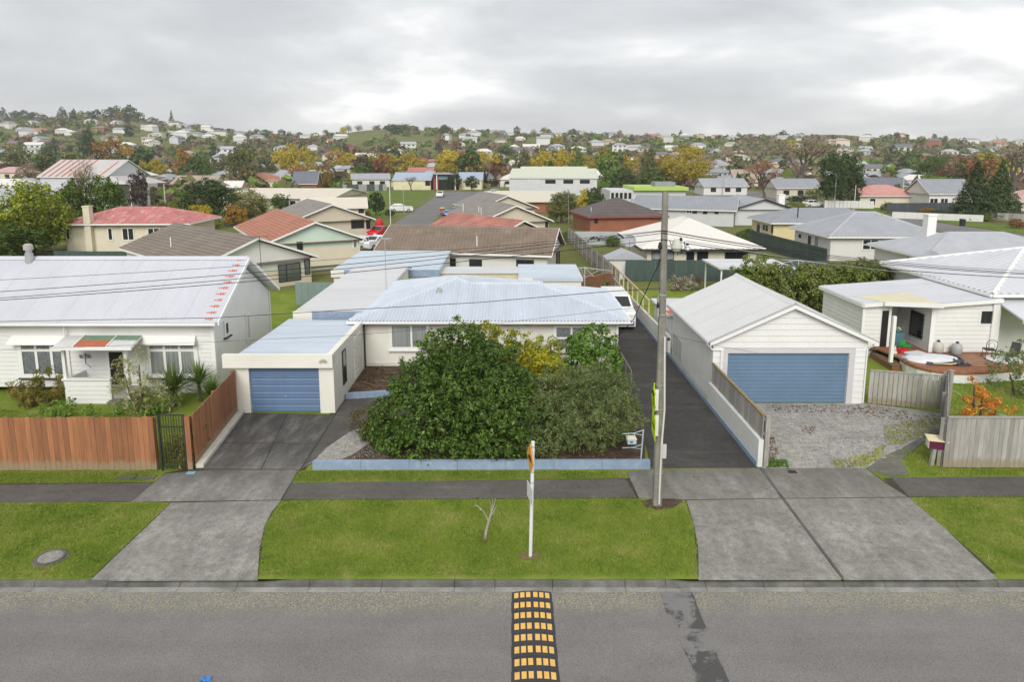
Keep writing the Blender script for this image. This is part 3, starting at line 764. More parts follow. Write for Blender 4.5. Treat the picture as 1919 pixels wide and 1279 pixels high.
MB().poly([(q0.x + math.cos(a) * 0.27 * (1 + .15 * math.sin(3 * a)), q0.y + math.sin(a) * 0.17, 0.012) for a in [k * math.pi / 9 for k in range(18)]]).build('bare_soil', M('dry_clay', (0.22, 0.15, 0.09), 0.95, 0.3, 6, 0.2), None, kind='structure')
# manhole in the verge
q0 = G(95, 1047)
mh = thing('manhole', 'round concrete manhole cover in the grass verge', 'manhole cover', (q0.x, q0.y, 0))
MB().lathe([(0.40, -0.02), (0.40, 0.012), (0.37, 0.018)], 28).build('surround', CROSSM, mh)
MB().lathe([(0.33, 0.0), (0.33, 0.045), (0.29, 0.05), (0.28, 0.036)], 28).build('rim', M('old_iron', g3(0.12, .95, .86), 0.8, 0.2, 5), mh)
MB().lathe([(0.275, 0.0), (0.275, 0.042), (0.06, 0.046), (0.05, 0.04)], 28).build('lid', APRON, mh)
q0 = G(358, 888)
wm_ = thing('water_meter_lid', 'small blue water toby lid at driveway edge', 'utility cover', (q0.x, q0.y, 0))
MB().box(-0.13, -0.09, 0.0, 0.13, 0.09, 0.026).build('lid', M('toby_blue', (0.2, 0.42, 0.6), 0.5), wm_)
MB().box(-0.15, -0.11, 0.0, 0.15, 0.11, 0.018).build('frame', CROSSM, wm_)
q0 = G(262, 896); 
cv = thing('concrete_cover', 'pair of mossy concrete service covers by the footpath', 'utility cover', (q0.x, q0.y, 0))
for dx in (-0.42, 0.22): MB().box(dx - .27, -0.13, 0, dx + .27, 0.14, 0.022).build('cover', CROSSM, cv)
# rubber speed hump with its yellow pads
hx0, hx1 = G(959, 1097, -0.12).x, G(1032, 1096, -0.12).x
hump = thing('speed_hump', 'black rubber speed hump with yellow pads across the road', 'speed hump', ((hx0 + hx1) / 2, 12, -0.125))
HW = (hx1 - hx0); RUB = M('hump_rubber', (0.045, 0.046, 0.052), 0.75, 0.15, 6, 0.1)
YEL = M('yellow_marking', (0.80, 0.48, 0.13), 0.6, 0.1, 8, 0.08, grime=0.3, grime_col=(0.3, 0.2, 0.08))
def hz(t): return 0.008 + 0.048 * (1 - abs(2 * t - 1) ** 2.2)
sp0 = 0.352
ytop = 14.41
nrow = 24
for k in range(nrow // 1):
    y1 = ytop - 0.02 - k * sp0; y0 = y1 - sp0 + 0.008
    vs = []; n = 12
    for i in range(n + 1):
        t = i / n; xx = HW * (t - .5) * (1.02 if k % 2 else 1.0)
        vs += [(xx, y0 - 12, hz(t)), (xx, y1 - 12, hz(t))]
    vs2 = [(HW * -.51, y0 - 12, -.002), (HW * .51, y0 - 12, -.002), (HW * .51, y1 - 12, -.002), (HW * -.51, y1 - 12, -.002)]
    mb = MB().add(vs, [(2 * i, 2 * i + 2, 2 * i + 3, 2 * i + 1) for i in range(n)])
    mb.add([(HW * -.5, y0 - 12, -.002)] + [v for v in vs[::2]] + [(HW * .5, y0 - 12, -.002)], [tuple(range(n + 3))])
    mod = mb.build('rubber_module', RUB, hump)
    for j in range(6):
        tc = 0.115 + 0.148 * j + (0.03 if j > 2 else 0.0)
        a, b = tc - 0.053, tc + 0.053
        vs = []
        for t in (a, (a + b) / 2, b):
            for yy in (y0 + 0.10, y1 - 0.055):
                vs.append((HW * (t - .5), yy - 12, hz(t) + 0.006))
        MB().add(vs, [(0, 2, 3, 1), (2, 4, 5, 3)]).build('yellow_pad', YEL, mod)
# blue scrap lying in the road
q0 = G(386, 1276, -0.125)
sc = thing('litter', 'crumpled bright blue scrap lying on the road', 'litter', (q0.x, q0.y, -0.125))
bm_ = MB(); vs = []
for i in range(5):
    for j in range(4): vs.append((0.05 * i - .1 + rnd.uniform(-.015, .015), 0.045 * j - .07 + rnd.uniform(-.015, .015), 0.004 + rnd.uniform(0, 0.05)))
bm_.add(vs, [(i * 4 + j, (i + 1) * 4 + j, (i + 1) * 4 + j + 1, i * 4 + j + 1) for i in range(4) for j in range(3)]).build('wrapper', M('scrap_blue', (0.04, 0.22, 0.62), 0.4), sc)
# streets behind
BACKROAD = conc('far_asphalt', [(0.3, g3(0.14, .97, .95)), (0.7, g3(0.20, .97, .95))], 0.15, 0.2, 0.85, bmp=0)
def flatpoly(name, pxs, z, mat):
    ps = gp(pxs, z)
    return MB().poly([(p.x, p.y, z) for p in ps]).build(name, mat, None, kind='structure')
flatpoly('side_street', [(655, 470), (700, 446), (744, 415), (775, 396), (800, 380), (815, 368), (822, 360.5), (880, 359), (935, 359), (925, 366), (893, 366), (860, 378), (838, 392), (822, 405), (800, 430), (770, 470)], 0.012, BACKROAD)
flatpoly('cross_street', [(1285, 356), (1350, 351), (1420, 360), (1480, 372), (1560, 386), (1700, 409), (1919, 440), (2150, 475), (2150, 500), (1919, 458), (1700, 424), (1560, 399), (1450, 386), (1330, 372)], 0.012, BACKROAD)
flatpoly('back_path', [(585, 508), (700, 497), (700, 493), (585, 504)], 0.012, APRON)
FIELDLAWN = grass_mat('field_grass', (0.085, 0.13, 0.018), (0.115, 0.165, 0.024), (0.14, 0.185, 0.034), (0.17, 0.15, 0.06), 0.3, 0.4, True)
flatpoly('sports_field', [(560, 372), (620, 357), (815, 357), (800, 368), (770, 386), (735, 404), (690, 420), (600, 410)], 0.008, FIELDLAWN)
flatpoly('verge', [(1560, 399.5), (1700, 424.5), (1919, 458.5), (1919, 470), (1700, 432), (1560, 404)], 0.008, FIELDLAWN)
flatpoly('verge', [(1560, 385), (1700, 408), (1919, 439), (1919, 428), (1700, 399), (1600, 384)], 0.008, FIELDLAWN)
# ------------------------------------------------------------------ white weatherboard villa
XU, YU = Vector((1, 0, 0)), Vector((0, 1, 0))
ROOFW = M('pale_iron_roof', (0.55, 0.56, 0.61), 0.5, 0.05, 0.5, 0.03, grime=0.2, grime_col=(0.42, 0.42, 0.43), stretch=(2.0, .4, 1))
ORANGE = M('orange_primer', (0.55, 0.13, 0.05), 0.7, 0.15, 5)
def villa():
    xl, xr, yf, yb, ze, zr = -25.0, -12.5, 27.75, 34.4, 3.14, 5.28
    yr = (yf + yb) / 2
    th = thing('villa', 'white weatherboard villa with pale iron roof behind the red-brown fence', 'house', (xr, yf, 0))
    wm = MB().box(xl, yf, 0.27, xr, yb, ze)
    gz = zr - (zr - ze) * 0.11
    for x in (xl, xr - .1): wm.add([(x, yf, ze), (x, yb, ze), (x, yr, gz), (x + .1, yf, ze), (x + .1, yb, ze), (x + .1, yr, gz)], [(0, 2, 1), (3, 4, 5), (0, 3, 5, 2), (1, 2, 5, 4)])
    wall = wput(wm, 'wall', WHITE, th)
    wall_boards(wall, Vector((xl, yf, 0)), XU, -YU, (0.27, ze - .02), lambda z: (0, xr - xl), 0.185, WHITE)
    def side(z):
        if z < ze: return (0, yb - yf)
        t = (z - ze) / (gz - ze); return ((yr - yf) * t, (yb - yf) - (yr - yf) * t)
    wall_boards(wall, Vector((xr, yf, 0)), YU, XU, (0.27, gz), side, 0.185, WHITE)
    wput(MB().box(xr - .09, yf - .06, 0.25, xr + .05, yf - .027, ze - .05).box(xr + .027, yf - .055, 0.25, xr + .06, yf + .09, ze - .05).box(xr + .027, yb - .1, .25, xr + .06, yb + .03, ze - .05), 'corner_board', TRIM, th)
    # piles, and a dark block painting in the shade of the underfloor gap
    for k in range(9): wput(MB().box(xl + 1.4 * k, yf + .15, -.05, xl + 1.4 * k + .15, yf + .3, .27), 'pile', WOODGREY, th)
    wput(MB().box(xl + .1, yf + .9, 0.0, xr - .1, yb, .265), 'underfloor_shade', DARK, th)
    wput(MB().box(xr - 5.2, yf - .012, 0.0, xr - .02, yf + .02, .275), 'base_board', WHITE, th)
    # roof
    e0 = yf - 0.42; run = yr - e0; xv0, xv1 = xl - .3, xr + .4
    L, cs, sn = slope(run, zr - ze)
    d = MB()
    d.add([(xv0, e0, ze), (xv1, e0, ze), (xv1, yr, zr), (xv0, yr, zr), (xv1, 2 * yr - e0, ze), (xv0, 2 * yr - e0, ze)], [(0, 1, 2, 3), (3, 2, 4, 5)])
    d.add([(xv0, e0, ze - .05), (xv1, e0, ze - .05), (xv1, yr, zr - .05), (xv0, yr, zr - .05), (xv1, 2 * yr - e0, ze - .05), (xv0, 2 * yr - e0, ze - .05)], [(3, 2, 1, 0), (5, 4, 2, 3)])
    ro = wput(d, 'roof', TRIM, th)
    W = xv1 - xv0
    corr_plane(ro, Vector((xv0, e0 - .03, ze)), XU, YU * cs + Z * sn, W, lambda s: (0, L), 0.105, 0.017, ROOFW, sheet=0.84)
    ridge_cap(ro, (xv0, yr, zr + .02), (xv1, yr, zr + .02), ROOFW, 0.12)
    wput(MB().box(xv0, e0 - .15, ze - .09, xv1 - .06, e0 - .035, ze + .01), 'gutter', TRIM, ro)
    wput(MB().box(xl, e0 - .03, ze - .07, xr, yf, ze - .04), 'soffit', TRIM, ro)
    for sg, lab in ((1, None), (-1, None)):
        a = Vector((xv1, yr + run * sg, ze - .1)); b = Vector((xv1, yr, zr - .1))
        wput(MB().obox(a, b - a, XU * .05, Z * .17), 'bargeboard', TRIM, ro)
    for i in range(11):
        t = 0.03 + i * 0.092
        p = Vector((xv1 - .25, e0, ze)) + (YU * cs + Z * sn) * (L * t) + (YU * -sn + Z * cs) * 0.045
        w = 0.24 if i % 3 else 0.17
        wput(MB().obox(p, XU * -w, (YU * cs + Z * sn) * 0.13, (YU * -sn + Z * cs) * 0.006).obox(p - XU * w + (YU * cs + Z * sn) * 0.035, XU * -.16, (YU * cs + Z * sn) * 0.05, (YU * -sn + Z * cs) * 0.006), 'primer_patch', ORANGE, ro)
    wput(MB().tube([(AT(118, 608, 27.45))[:], AT(119, 612, 27.5)[:], AT(122, 636, 27.6)[:]], 0.035, 8), 'downpipe', TRIM, th)
    # windows
    O = Vector((xl, yf, 0))
    def fw_(x0, y0, x1, y1, **kw):
        p, q = ONP(x0, y0, O, -YU), ONP(x1, y1, O, -YU)
        return window(th, O, XU, -YU, p.x - xl, q.x - xl, q.z, p.z, **kw)
    for x0, x1, ck in ((38, 131, 1), (279, 370, 0)):
        fw_(x0, 640, x1, 703, cols=(1, 1, 1), rows=(2.9, 1), frame=TRIM, fw=0.11, curtain=ck, sill=M('dark_sill', (0.045, 0.05, 0.055), 0.6), cas=0.11)
    for x0, x1 in ((24, 128), (268, 368)):      # hoods over the windows
        p, q = ONP(x0, 629, O, -YU), ONP(x1, 641, O, -YU)
        wput(MB().add([(p.x, yf - .03, p.z + .02), (q.x, yf - .03, p.z + .02), (q.x + .08, yf - .38, q.z), (p.x - .08, yf - .38, q.z), (p.x - .08, yf - .38, q.z - .05), (q.x + .08, yf - .38, q.z - .05), (p.x, yf - .03, q.z - .05), (q.x, yf - .03, q.z - .05)],
                      [(0, 3, 2, 1), (3, 4, 5, 2), (0, 6, 4, 3), (1, 2, 5, 7), (4, 6, 7, 5)]), 'window_hood', TRIM, th)
    Os = Vector((xr, yf, 0))
    for x0, y0, x1, y1, kw in ((419, 606, 427, 631, dict(pane=GLASS, sill=DARK)), (459.5, 592, 468, 640, dict(cols=(1,), rows=(1,), pane=M('frosted', (0.5, 0.52, 0.52), 0.3)))):
        p, q = ONP(x0, y0, Os, XU), ONP(x1, y1, Os, XU)
        zz = sorted((p.z, q.z)); window(th, Os, YU, XU, p.y - yf, q.y - yf, zz[0] + .15, zz[1], cas=0.09, **kw)
    # porch
    yp = 26.45; px0 = AT(123, 740, yp).x; px1 = AT(240, 700, yp).x; zh = AT(140, 712, yp).z; zt = AT(140, 655, yp).z
    pw = MB().box(px0, yp, 0.0, px1 - .75, yp + .1, zh).box(px0, yp + .1, 0.0, px0 + .1, yf - .03, zh)
    po = wput(pw, 'porch_wall', WHITE, th)
    wall_boards(po, Vector((px0 + .12, yp, 0)), XU, -YU, (0.0, zh - .05), lambda z: (0, px1 - px0 - .9), 0.185, WHITE)
    wput(MB().box(px0 - .06, yp - .07, zh - .02, px1 - .72, yp + .14, zh + .05), 'porch_rail', TRIM, th)
    wput(MB().box(px0 + .1, yp + .1, 0.1, px1, yf - .03, 0.34), 'porch_floor', WOODGREY, th)
    wput(MB().box(px1 - .75, yp - .32, 0, px1, yp + .1, 0.18), 'porch_step', CROSSM, th)
    for xx in (px0, px1 - .11): wput(MB().box(xx, yp - .01, 0.0, xx + .12, yp + .11, zt), 'porch_post', TRIM, th)
    wput(MB().box(px0 - .1, yp - .02, zt, px1 + .1, yp + .1, zt + .14), 'porch_beam', TRIM, th)
    p = ONP(205, 659, O, -YU); q = ONP(236, 712, O, -YU)
    wput(MB().box(p.x, yf - .05, q.z - .2, q.x, yf - .03, p.z), 'door', M('dark_doorway', (0.018, 0.016, 0.014), 0.4), th)
    wput(MB().box(p.x - .1, yf - .09, q.z - .2, p.x, yf - .025, p.z + .1).box(q.x, yf - .09, q.z - .2, q.x + .1, yf - .025, p.z + .1).box(p.x, yf - .087, p.z, q.x, yf - .025, p.z + .097), 'door_frame', TRIM, th)
    # porch roof: four bays of mixed sheets
    a0, a1 = AT(98, 652, yp - .35), AT(247, 650, yp - .35); b0, b1 = ONP(124, 630, O, -YU), ONP(268, 628, O, -YU)
    zf, zk = (a0.z + a1.z) / 2, (b0.z + b1.z) / 2
    GRN = M('faded_green_sheet', (0.19, 0.30, 0.21), 0.6, 0.12, 3); RED = M('red_oxide_sheet', (0.50, 0.14, 0.07), 0.7, 0.18, 4); WSH = M('white_sheet', (0.66, 0.66, 0.64), 0.6, 0.1, 3, grime=0.3, grime_col=(0.5, 0.4, 0.35))
    def rp(u_, v_, dz=0.0):
        f = a0.lerp(a1, u_); k = b0.lerp(b1, u_); r_ = f.lerp(k, v_); return Vector((r_.x, f.y + (yf - .03 - f.y) * v_, zf + (zk - zf) * v_ + dz))
    pr = wput(MB().add([rp(0, 0), rp(1, 0), rp(1, 1), rp(0, 1), rp(0, 0, -.06), rp(1, 0, -.06), rp(1, 1, -.06), rp(0, 1, -.06)], [(0, 1, 2, 3), (7, 6, 5, 4), (0, 4, 5, 1), (1, 5, 6, 2), (3, 7, 4, 0)]), 'porch_roof', TRIM, th)
    for (u0, u1, v0, v1, m) in ((0.01, .24, 0, .55, WSH), (.01, .24, .55, 1, WSH), (.25, .66, 0, .56, RED), (.25, .66, .56, 1, GRN), (.67, .99, 0, .56, WSH), (.67, .99, .56, 1, GRN)):
        wput(MB().add([rp(u0, v0, .012), rp(u1, v0, .012), rp(u1, v1, .012), rp(u0, v1, .012)], [(0, 1, 2, 3)]), 'roof_sheet', m, pr)
    for uu in (0.245, .665): wput(MB().obox(rp(uu, 0, .01), XU * .05, rp(uu, 1) - rp(uu, 0), Z * .03), 'batten', TRIM, pr)
    wput(MB().box(a0.x - .02, yp - .47, zf - .1, a1.x + .02, yp - .36, zf + .01), 'gutter', TRIM, pr)
    # iron flower ornament on the porch wall
    c = ONP(161, 672, O, -YU) - YU * 0.05; fl = MB()
    for ang in (-0.9, 0.1, 0.9): 
        tip = c + Vector((math.sin(ang) * .22, 0, math.cos(ang) * .16))
        fl.tube([c - Z * .22, c, tip], 0.012, 5)
        for k in range(6):
            an = k * math.pi / 3; fl.obox(tip, Vector((math.cos(an), 0, math.sin(an))) * .09, Vector((-math.sin(an), 0, math.cos(an))) * .03, -YU * .012)
    fl.tube([c - Z * .22, c - Z * .3 + XU * .12, c - Z * .42 + XU * .2], 0.01, 5)
    wput(fl, 'wall_ornament', M('ornament_grey', (0.25, 0.25, 0.25), 0.5), th)
    # flue and roof vent
    fp_ = AT(56, 492, yr - .25); fz = fp_.z
    wput(MB().lathe([(0.17, -.25), (0.17, .42), (0.13, .43), (0.13, .6)], 14, (fp_.x, fp_.y, fz)), 'flue', GALV, th, smooth=False)
    wput(MB().lathe([(0.2, .58), (0.2, .78), (0.12, .86)], 14, (fp_.x, fp_.y, fz)), 'flue_cowl', M('cowl', (0.42, 0.4, 0.36), 0.7), th)
    wput(MB().tube([ONP(14, 609, O, -YU)[:], ONP(18, 660, O, -YU)[:], ONP(25, 712, O, -YU)[:]], 0.012, 5), 'cable', GALV, th)
    return th
villa()

# ------------------------------------------------------------------ cream house with pale blue hip roof, its garage and flat-roofed sheds
ROOFB = M('pale_blue_iron', (0.53, 0.585, 0.66), 0.55, 0.08, 0.6, 0.05, grime=0.5, grime_col=(0.42, 0.43, 0.42), stretch=(2.2, .5, 1))
ROOFF = M('faded_blue_roof', (0.53, 0.60, 0.68), 0.6, 0.10, 0.5, 0.05, grime=0.5, grime_col=(0.45, 0.47, 0.48), stretch=(0.4, 1.6, 1))
DOORB = M('blue_roller_door', (0.125, 0.20, 0.335), 0.5, 0.08, 1.2, 0.04, grime=0.3, grime_col=(0.2, 0.24, 0.3), stretch=(2, 2, .4))
def roller_door(th, x0, x1, y, z1, n, mat, rib=0.016, handle=True):
    d = wput(MB().box(x0, y + .05, 0.0, x1, y + .09, z1), 'roller_door', mat, th)
    h = z1 / n
    for k in range(n):
        z0 = k * h + 0.006
        wput(MB().add([(x0, y + .048, z0), (x1, y + .048, z0), (x1, y + .048 - rib, z0 + h * .12), (x0, y + .048 - rib, z0 + h * .12), (x1, y + .048 - rib, z0 + h * .82), (x0, y + .048 - rib, z0 + h * .82), (x1, y + .048, z0 + h * .94), (x0, y + .048, z0 + h * .94)],
                      [(0, 1, 2, 3), (3, 2, 4, 5), (5, 4, 6, 7)]), 'door_slat', mat, d)
    if handle:
        wput(MB().box((x0 + x1) / 2 - .06, y + .0, z1 * .32, (x0 + x1) / 2 + .06, y + .03, z1 * .35), 'handle', GALV, d)
        wput(MB().lathe([(0.03, 0), (0.03, .03)], 10, ((x0 + x1) / 2 - .02, y + .02, z1 * .76)), 'lock', M('brass', (0.45, 0.3, 0.12), 0.4, metal=0.6), d)
    return d
def garage():
    xl, xr, yf, zt = -10.72, -6.9, 25.4, 2.36
    th = thing('garage', 'cream flat-roofed single garage with blue roller door', 'garage', (xl, yf, 0))
    dx0, dx1, dz = -10.18, -7.47, 1.9
    w = MB().box(xl, yf, -.03, dx0, yf + .24, dz).box(dx1, yf, -.03, xr, yf + .24, dz).box(xl, yf + .24, -.03, xl + .18, 31.6, zt - .2).box(xr - .18, yf + .24, -.03, xr, 31.0, zt - .02).box(xl + .18, yf + .02, dz, xr - .18, yf + .22, zt - .1)
    wput(w, 'wall', CREAM, th)
    wput(MB().box(-11.08, yf - .22, dz - .01, xr + .03, yf - .02, zt + .05), 'fascia', CREAM, th)
    wput(MB().box(xr - .2, yf - .02, zt - .1, xr + .03, 30.95, zt + .06), 'parapet', CREAM, th)
    roller_door(th, dx0, dx1, yf + .1, dz, 7, DOORB)
    rf = wput(MB().add([(xl + .1, yf - .02, zt - .06), (xr - .2, yf - .02, zt - .06), (xr - .2, 31.0, zt - .14), (xl + .02, 32.0, zt - .14), (xl + .1, yf - .02, zt - .2), (xr - .2, yf - .02, zt - .2), (xr - .2, 31.0, zt - .28), (xl + .02, 32.0, zt - .28)], [(0, 1, 2, 3), (7, 6, 5, 4), (0, 3, 7, 4)]), 'roof', ROOFF, th)
    k = 8
    for i in range(k):      # lapped trays running across
        y0 = yf + .01 + i * (6.2 / k); y1 = y0 + 6.2 / k + .03; z0 = zt - .055 - .08 * (y0 - yf) / 6; z1 = zt - .055 - .08 * (y1 - yf) / 6
        xb = xr - .21 if y1 < 31.0 else -7.55
        wput(MB().add([(xl + .08, y0, z0 + .022), (xb, y0, z0 + .022), (xb, y1, z1 + .012), (xl + .08, y1, z1 + .012), (xl + .08, y0, z0), (xb, y0, z0)], [(0, 1, 2, 3), (4, 5, 1, 0)]), 'roof_sheet', ROOFF, rf)
    Os = Vector((xr, yf, 0))
    p, q = ONP(640.5, 660, Os, XU), ONP(648.5, 712, Os, XU)
    window(th, Os, YU, XU, p.y - yf, q.y - yf, q.z - .05, p.z, frame=DARK, pane=GLASS, fw=0.04, cas=0.02, rows=(1, 1), off=0.012, depth=0.03)
    # pierced blocks at the far end of the side wall
    ya, yb_ = ONP(662, 640, Os, XU).y, ONP(676, 640, Os, XU).y
    yb_ = min(yb_, 30.6)
    n, m = 4, 9
    for i in range(n):
        for j in range(m):
            y0 = ya + (yb_ - ya) * i / n; h = (zt - .55) / m; z0 = 0.25 + j * h; y1 = ya + (yb_ - ya) * (i + 1) / n
            b = MB()
            w_ = (y1 - y0)
            b.box(xr, y0 + .006, z0 + .006, xr + .045, y0 + .03, z0 + h - .006).box(xr, y1 - .03, z0 + .006, xr + .045, y1 - .006, z0 + h - .006).box(xr, y0 + .03, z0 + .006, xr + .043, y1 - .03, z0 + .03).box(xr, y0 + .03, z0 + h - .03, xr + .043, y1 - .03, z0 + h - .006)
            b.obox((xr, y0 + .03, z0 + .03), (0, w_ - .08, h - .08), (0.035, 0, 0), (0, .03, -.03) if False else (0, .022, -.022))
            wput(b, 'pierced_block', CREAM, th)
    wput(MB().box(xr + .002, 30.78, 0.1, xr + .05, 30.92, zt - .1), 'gap_strip', DARK, th)
    # small leaf emblem at the end of the fascia
    c = AT(605, 680, yf - .25); em = MB(); em.v = []
    for k in range(7):
        a = math.pi * k / 6; tip = c + Vector((math.cos(a) * .19, 0, math.sin(a) * .16)); s = Vector((-math.sin(a), 0, math.cos(a))) * .03
        em.add([c, c.lerp(tip, .55) + s - YU * .012, tip, c.lerp(tip, .55) - s - YU * .012], [(0, 1, 2, 3)])
    wput(em, 'wall_emblem', M('emblem_grey', (0.40, 0.40, 0.33), 0.6), th)
garage()
def cream_house():
    ze = 2.42; ye = 30.6; xl, xr = -7.5, 5.46
    h1, z1 = 4.66, 1.2; h2 = 4.0; z2 = z1 * h2 / h1
    th = thing('bungalow', 'cream plaster bungalow with pale blue corrugated hip roof behind shrubs', 'house', (xl, ye, 0))
    wput(MB().box(-7.0, ye + .45, 0, 4.98, 38.2, ze).box(-7.0, 38.2, 0, 1.3, 40.1, ze), 'wall', CREAM, th)
    X1 = xl + 2 * h1
    ap = Vector((xl + h1, ye + h1, ze + z1)); YB = 40.6; bk = Vector((xl + h1, YB - h1, ze + z1))
    rr = Vector((xr - h2, ye + h2, ze + z2)); rl = Vector((X1 - h2, ye + h2, ze + z2))
    E0, E1 = Vector((xl, ye, ze)), Vector((xr, ye, ze))
    d = MB()
    d.poly([E0, E1, rr, rl, ap]); d.poly([(xl, YB, ze), E0, ap, bk]); d.poly([(X1, YB, ze), (xl, YB, ze), bk])
    d.poly([E1, (xr, ye + 2 * h2, ze), rr]); d.poly([(xr, ye + 2 * h2, ze), (X1, ye + 2 * h2, ze), rl, rr])
    d.poly([rl, (X1, ye + 2 * h2, ze), (X1, YB, ze), bk, ap])
    d.poly([(xl, ye, ze - .04), (xl, YB, ze - .04), (X1, YB, ze - .04), (xr, ye + 2 * h2, ze - .04), (xr, ye, ze - .04)])
    ro = wput(d, 'roof', ROOFB, th)
    L1, c1, s1 = slope(h1, z1); L2 = slope(h2, z2)[0]
    def front(s):
        x = xl + s
        top = L2 if x > X1 - h2 else L1
        m = min(s * L1 / h1, (xr - x) * L2 / h2)
        if ap.x < x < X1 - h2 + .001: m = min(m, (X1 - x) * L1 / h1)
        return (0, min(m, L1 if x <= X1 - h2 else L2))
    corr_plane(ro, E0.copy() - YU * .02, XU, YU * c1 + Z * s1, xr - xl, front, 0.16, 0.036, ROOFB, sheet=0.8)
    corr_plane(ro, Vector((xl, YB, ze)), -YU, XU * c1 + Z * s1, YB - ye, lambda s: (0, min(L1, s * L1 / h1, (YB - ye - s) * L1 / h1)), 0.14, 0.02, ROOFB, sheet=0.84)
    corr_plane(ro, E1.copy(), YU, -XU * c1 + Z * s1, 2 * h2, lambda s: (0, min(s, 2 * h2 - s) * L2 / h2), 0.14, 0.02, ROOFB, sheet=0.84)
    for a, b in ((E0, ap), (E1, rr), (rl, rr), (ap, bk), (ap, rl), (bk, Vector((xl, YB, ze))), (bk, Vector((X1, YB, ze)))): ridge_cap(ro, a, b, ROOFB, 0.1)
    wput(MB().box(xl, ye - .13, ze - .1, xr, ye - .02, ze + .005), 'gutter', TRIM, ro)
    wput(MB().box(xr, ye - .1, ze - .1, xr + .1, ye + 2 * h2, ze + .005), 'gutter', TRIM, ro)
    wput(MB().box(xl - .1, ye - .1, ze - .1, xl, ye + .7, ze + .005), 'gutter', TRIM, ro)
    wput(MB().box(4.86, ye + .33, 0.1, 4.95, ye + .42, ze - .1), 'downpipe', TRIM, th)
    O = Vector((-7.0, ye + .45, 0))
    for x0, y0, x1, y1, cols, ck in ((733, 609, 802, 652, (1.25, 1), 0), (1041, 612, 1100, 655, (1, 1), 1)):
        p, q = ONP(x0, y0, O, -YU), ONP(x1, y1, O, -YU)
        window(th, O, XU, -YU, p.x + 7.0, q.x + 7.0, q.z, p.z, cols=cols, rows=(1,) if ck == 0 else (1, 1), curtain=ck, fw=0.09, cas=0.09, sill=TRIM)
    wput(MB().box(-7.04, ye + .41, 0.0, 5.02, ye + .45, 0.32), 'plinth', M('plinth_white', (0.66, 0.65, 0.58), 0.8, 0.1, 2, grime=0.4, grime_col=(0.3, 0.28, 0.2)), th)
    v = AT(852, 520, 33.6)
    wput(MB().box(-3.75, 33.5, 3.0, -3.55, 33.7, 3.42), 'roof_vent', GALV, ro)
    return th
cream_house()
def flat_shed(label, x0, x1, y0, y1, zt, roofm, fascia, zf=0.45, name='flat_roof_shed', dz=0.0, ncols=7):
    th = thing(name, label, 'shed', (x0, y0, 0))
    wput(MB().box(x0 + .12, y0 + .1, 0, x1 - .1, y1 - .1, zt - .2), 'wall', CREAM, th)
    rf = wput(MB().add([(x0, y0, zt), (x1, y0, zt), (x1, y1, zt + dz), (x0, y1, zt + dz), (x0, y0, zt - .2), (x1, y0, zt - .2), (x1, y1, zt - .2 + dz), (x0, y1, zt - .2 + dz)], [(0, 1, 2, 3), (7, 6, 5, 4), (0, 4, 5, 1), (1, 5, 6, 2), (3, 7, 4, 0), (2, 6, 7, 3)]), 'roof', roofm, th)
    for i in range(ncols):
        ya, yb_ = y0 + (y1 - y0) * i / ncols, y0 + (y1 - y0) * (i + 1) / ncols + .02
        za, zb_ = zt + dz * i / ncols, zt + dz * (i + 1) / ncols
        wput(MB().add([(x0 + .05, ya, za + .024), (x1 - .05, ya, za + .024), (x1 - .05, yb_, zb_ + .012), (x0 + .05, yb_, zb_ + .012), (x0 + .05, ya, za), (x1 - .05, ya, za)], [(0, 1, 2, 3), (4, 5, 1, 0)]), 'roof_sheet', roofm, rf)
    if fascia: wput(MB().box(x0 + .9, y0 - .05, zt - zf, x1, y0 - .002, zt + .04), 'fascia', fascia, th)
    wput(MB().box(x0 - .02, y0 - .06, zt - zf - .02, x0 + .9, y0 - .003, zt + .03), 'cream_panel', CREAM, th)
    return th
ROOFG = M('chalky_white_roof', (0.60, 0.61, 0.62), 0.6, 0.07, 0.6, 0.04, grime=0.3, grime_col=(0.45, 0.44, 0.42), stretch=(0.4, 1.5, 1))
flat_shed('flat chalky-white shed roof with blue front fascia behind the garage', -10.55, -6.95, 32.2, 45.9, 2.5, ROOFG, BLUE, dz=0.12)
flat_shed('flat pale blue shed roof furthest back on the cream house lot', -12.4, -5.0, 46.2, 55.5, 2.25, ROOFF, BLUE, dz=0.1)
flat_shed('low flat blue lean-to roof behind the cream house ridge', 0.4, 4.4, 41.6, 46.5, 2.5, ROOFF, None, dz=0.12, name='lean_to')
a_, b_ = AT(770, 516, 47.5), AT(996, 513, 47.5)
sh = thing('store_wall', 'cream rust-stained shed wall top behind the blue hip roof', 'shed', (a_.x, 47.5, 0))
wput(MB().box(a_.x, 47.5, 0, b_.x, 50.2, b_.z), 'wall', M('rusty_cream', (0.66, 0.58, 0.44), 0.8, 0.12, 1.0, grime=0.5, grime_col=(0.45, 0.25, 0.12)), sh)
wput(MB().box(a_.x - .1, 47.4, b_.z, b_.x + .1, 50.3, b_.z + .06), 'roof', ROOFG, sh)
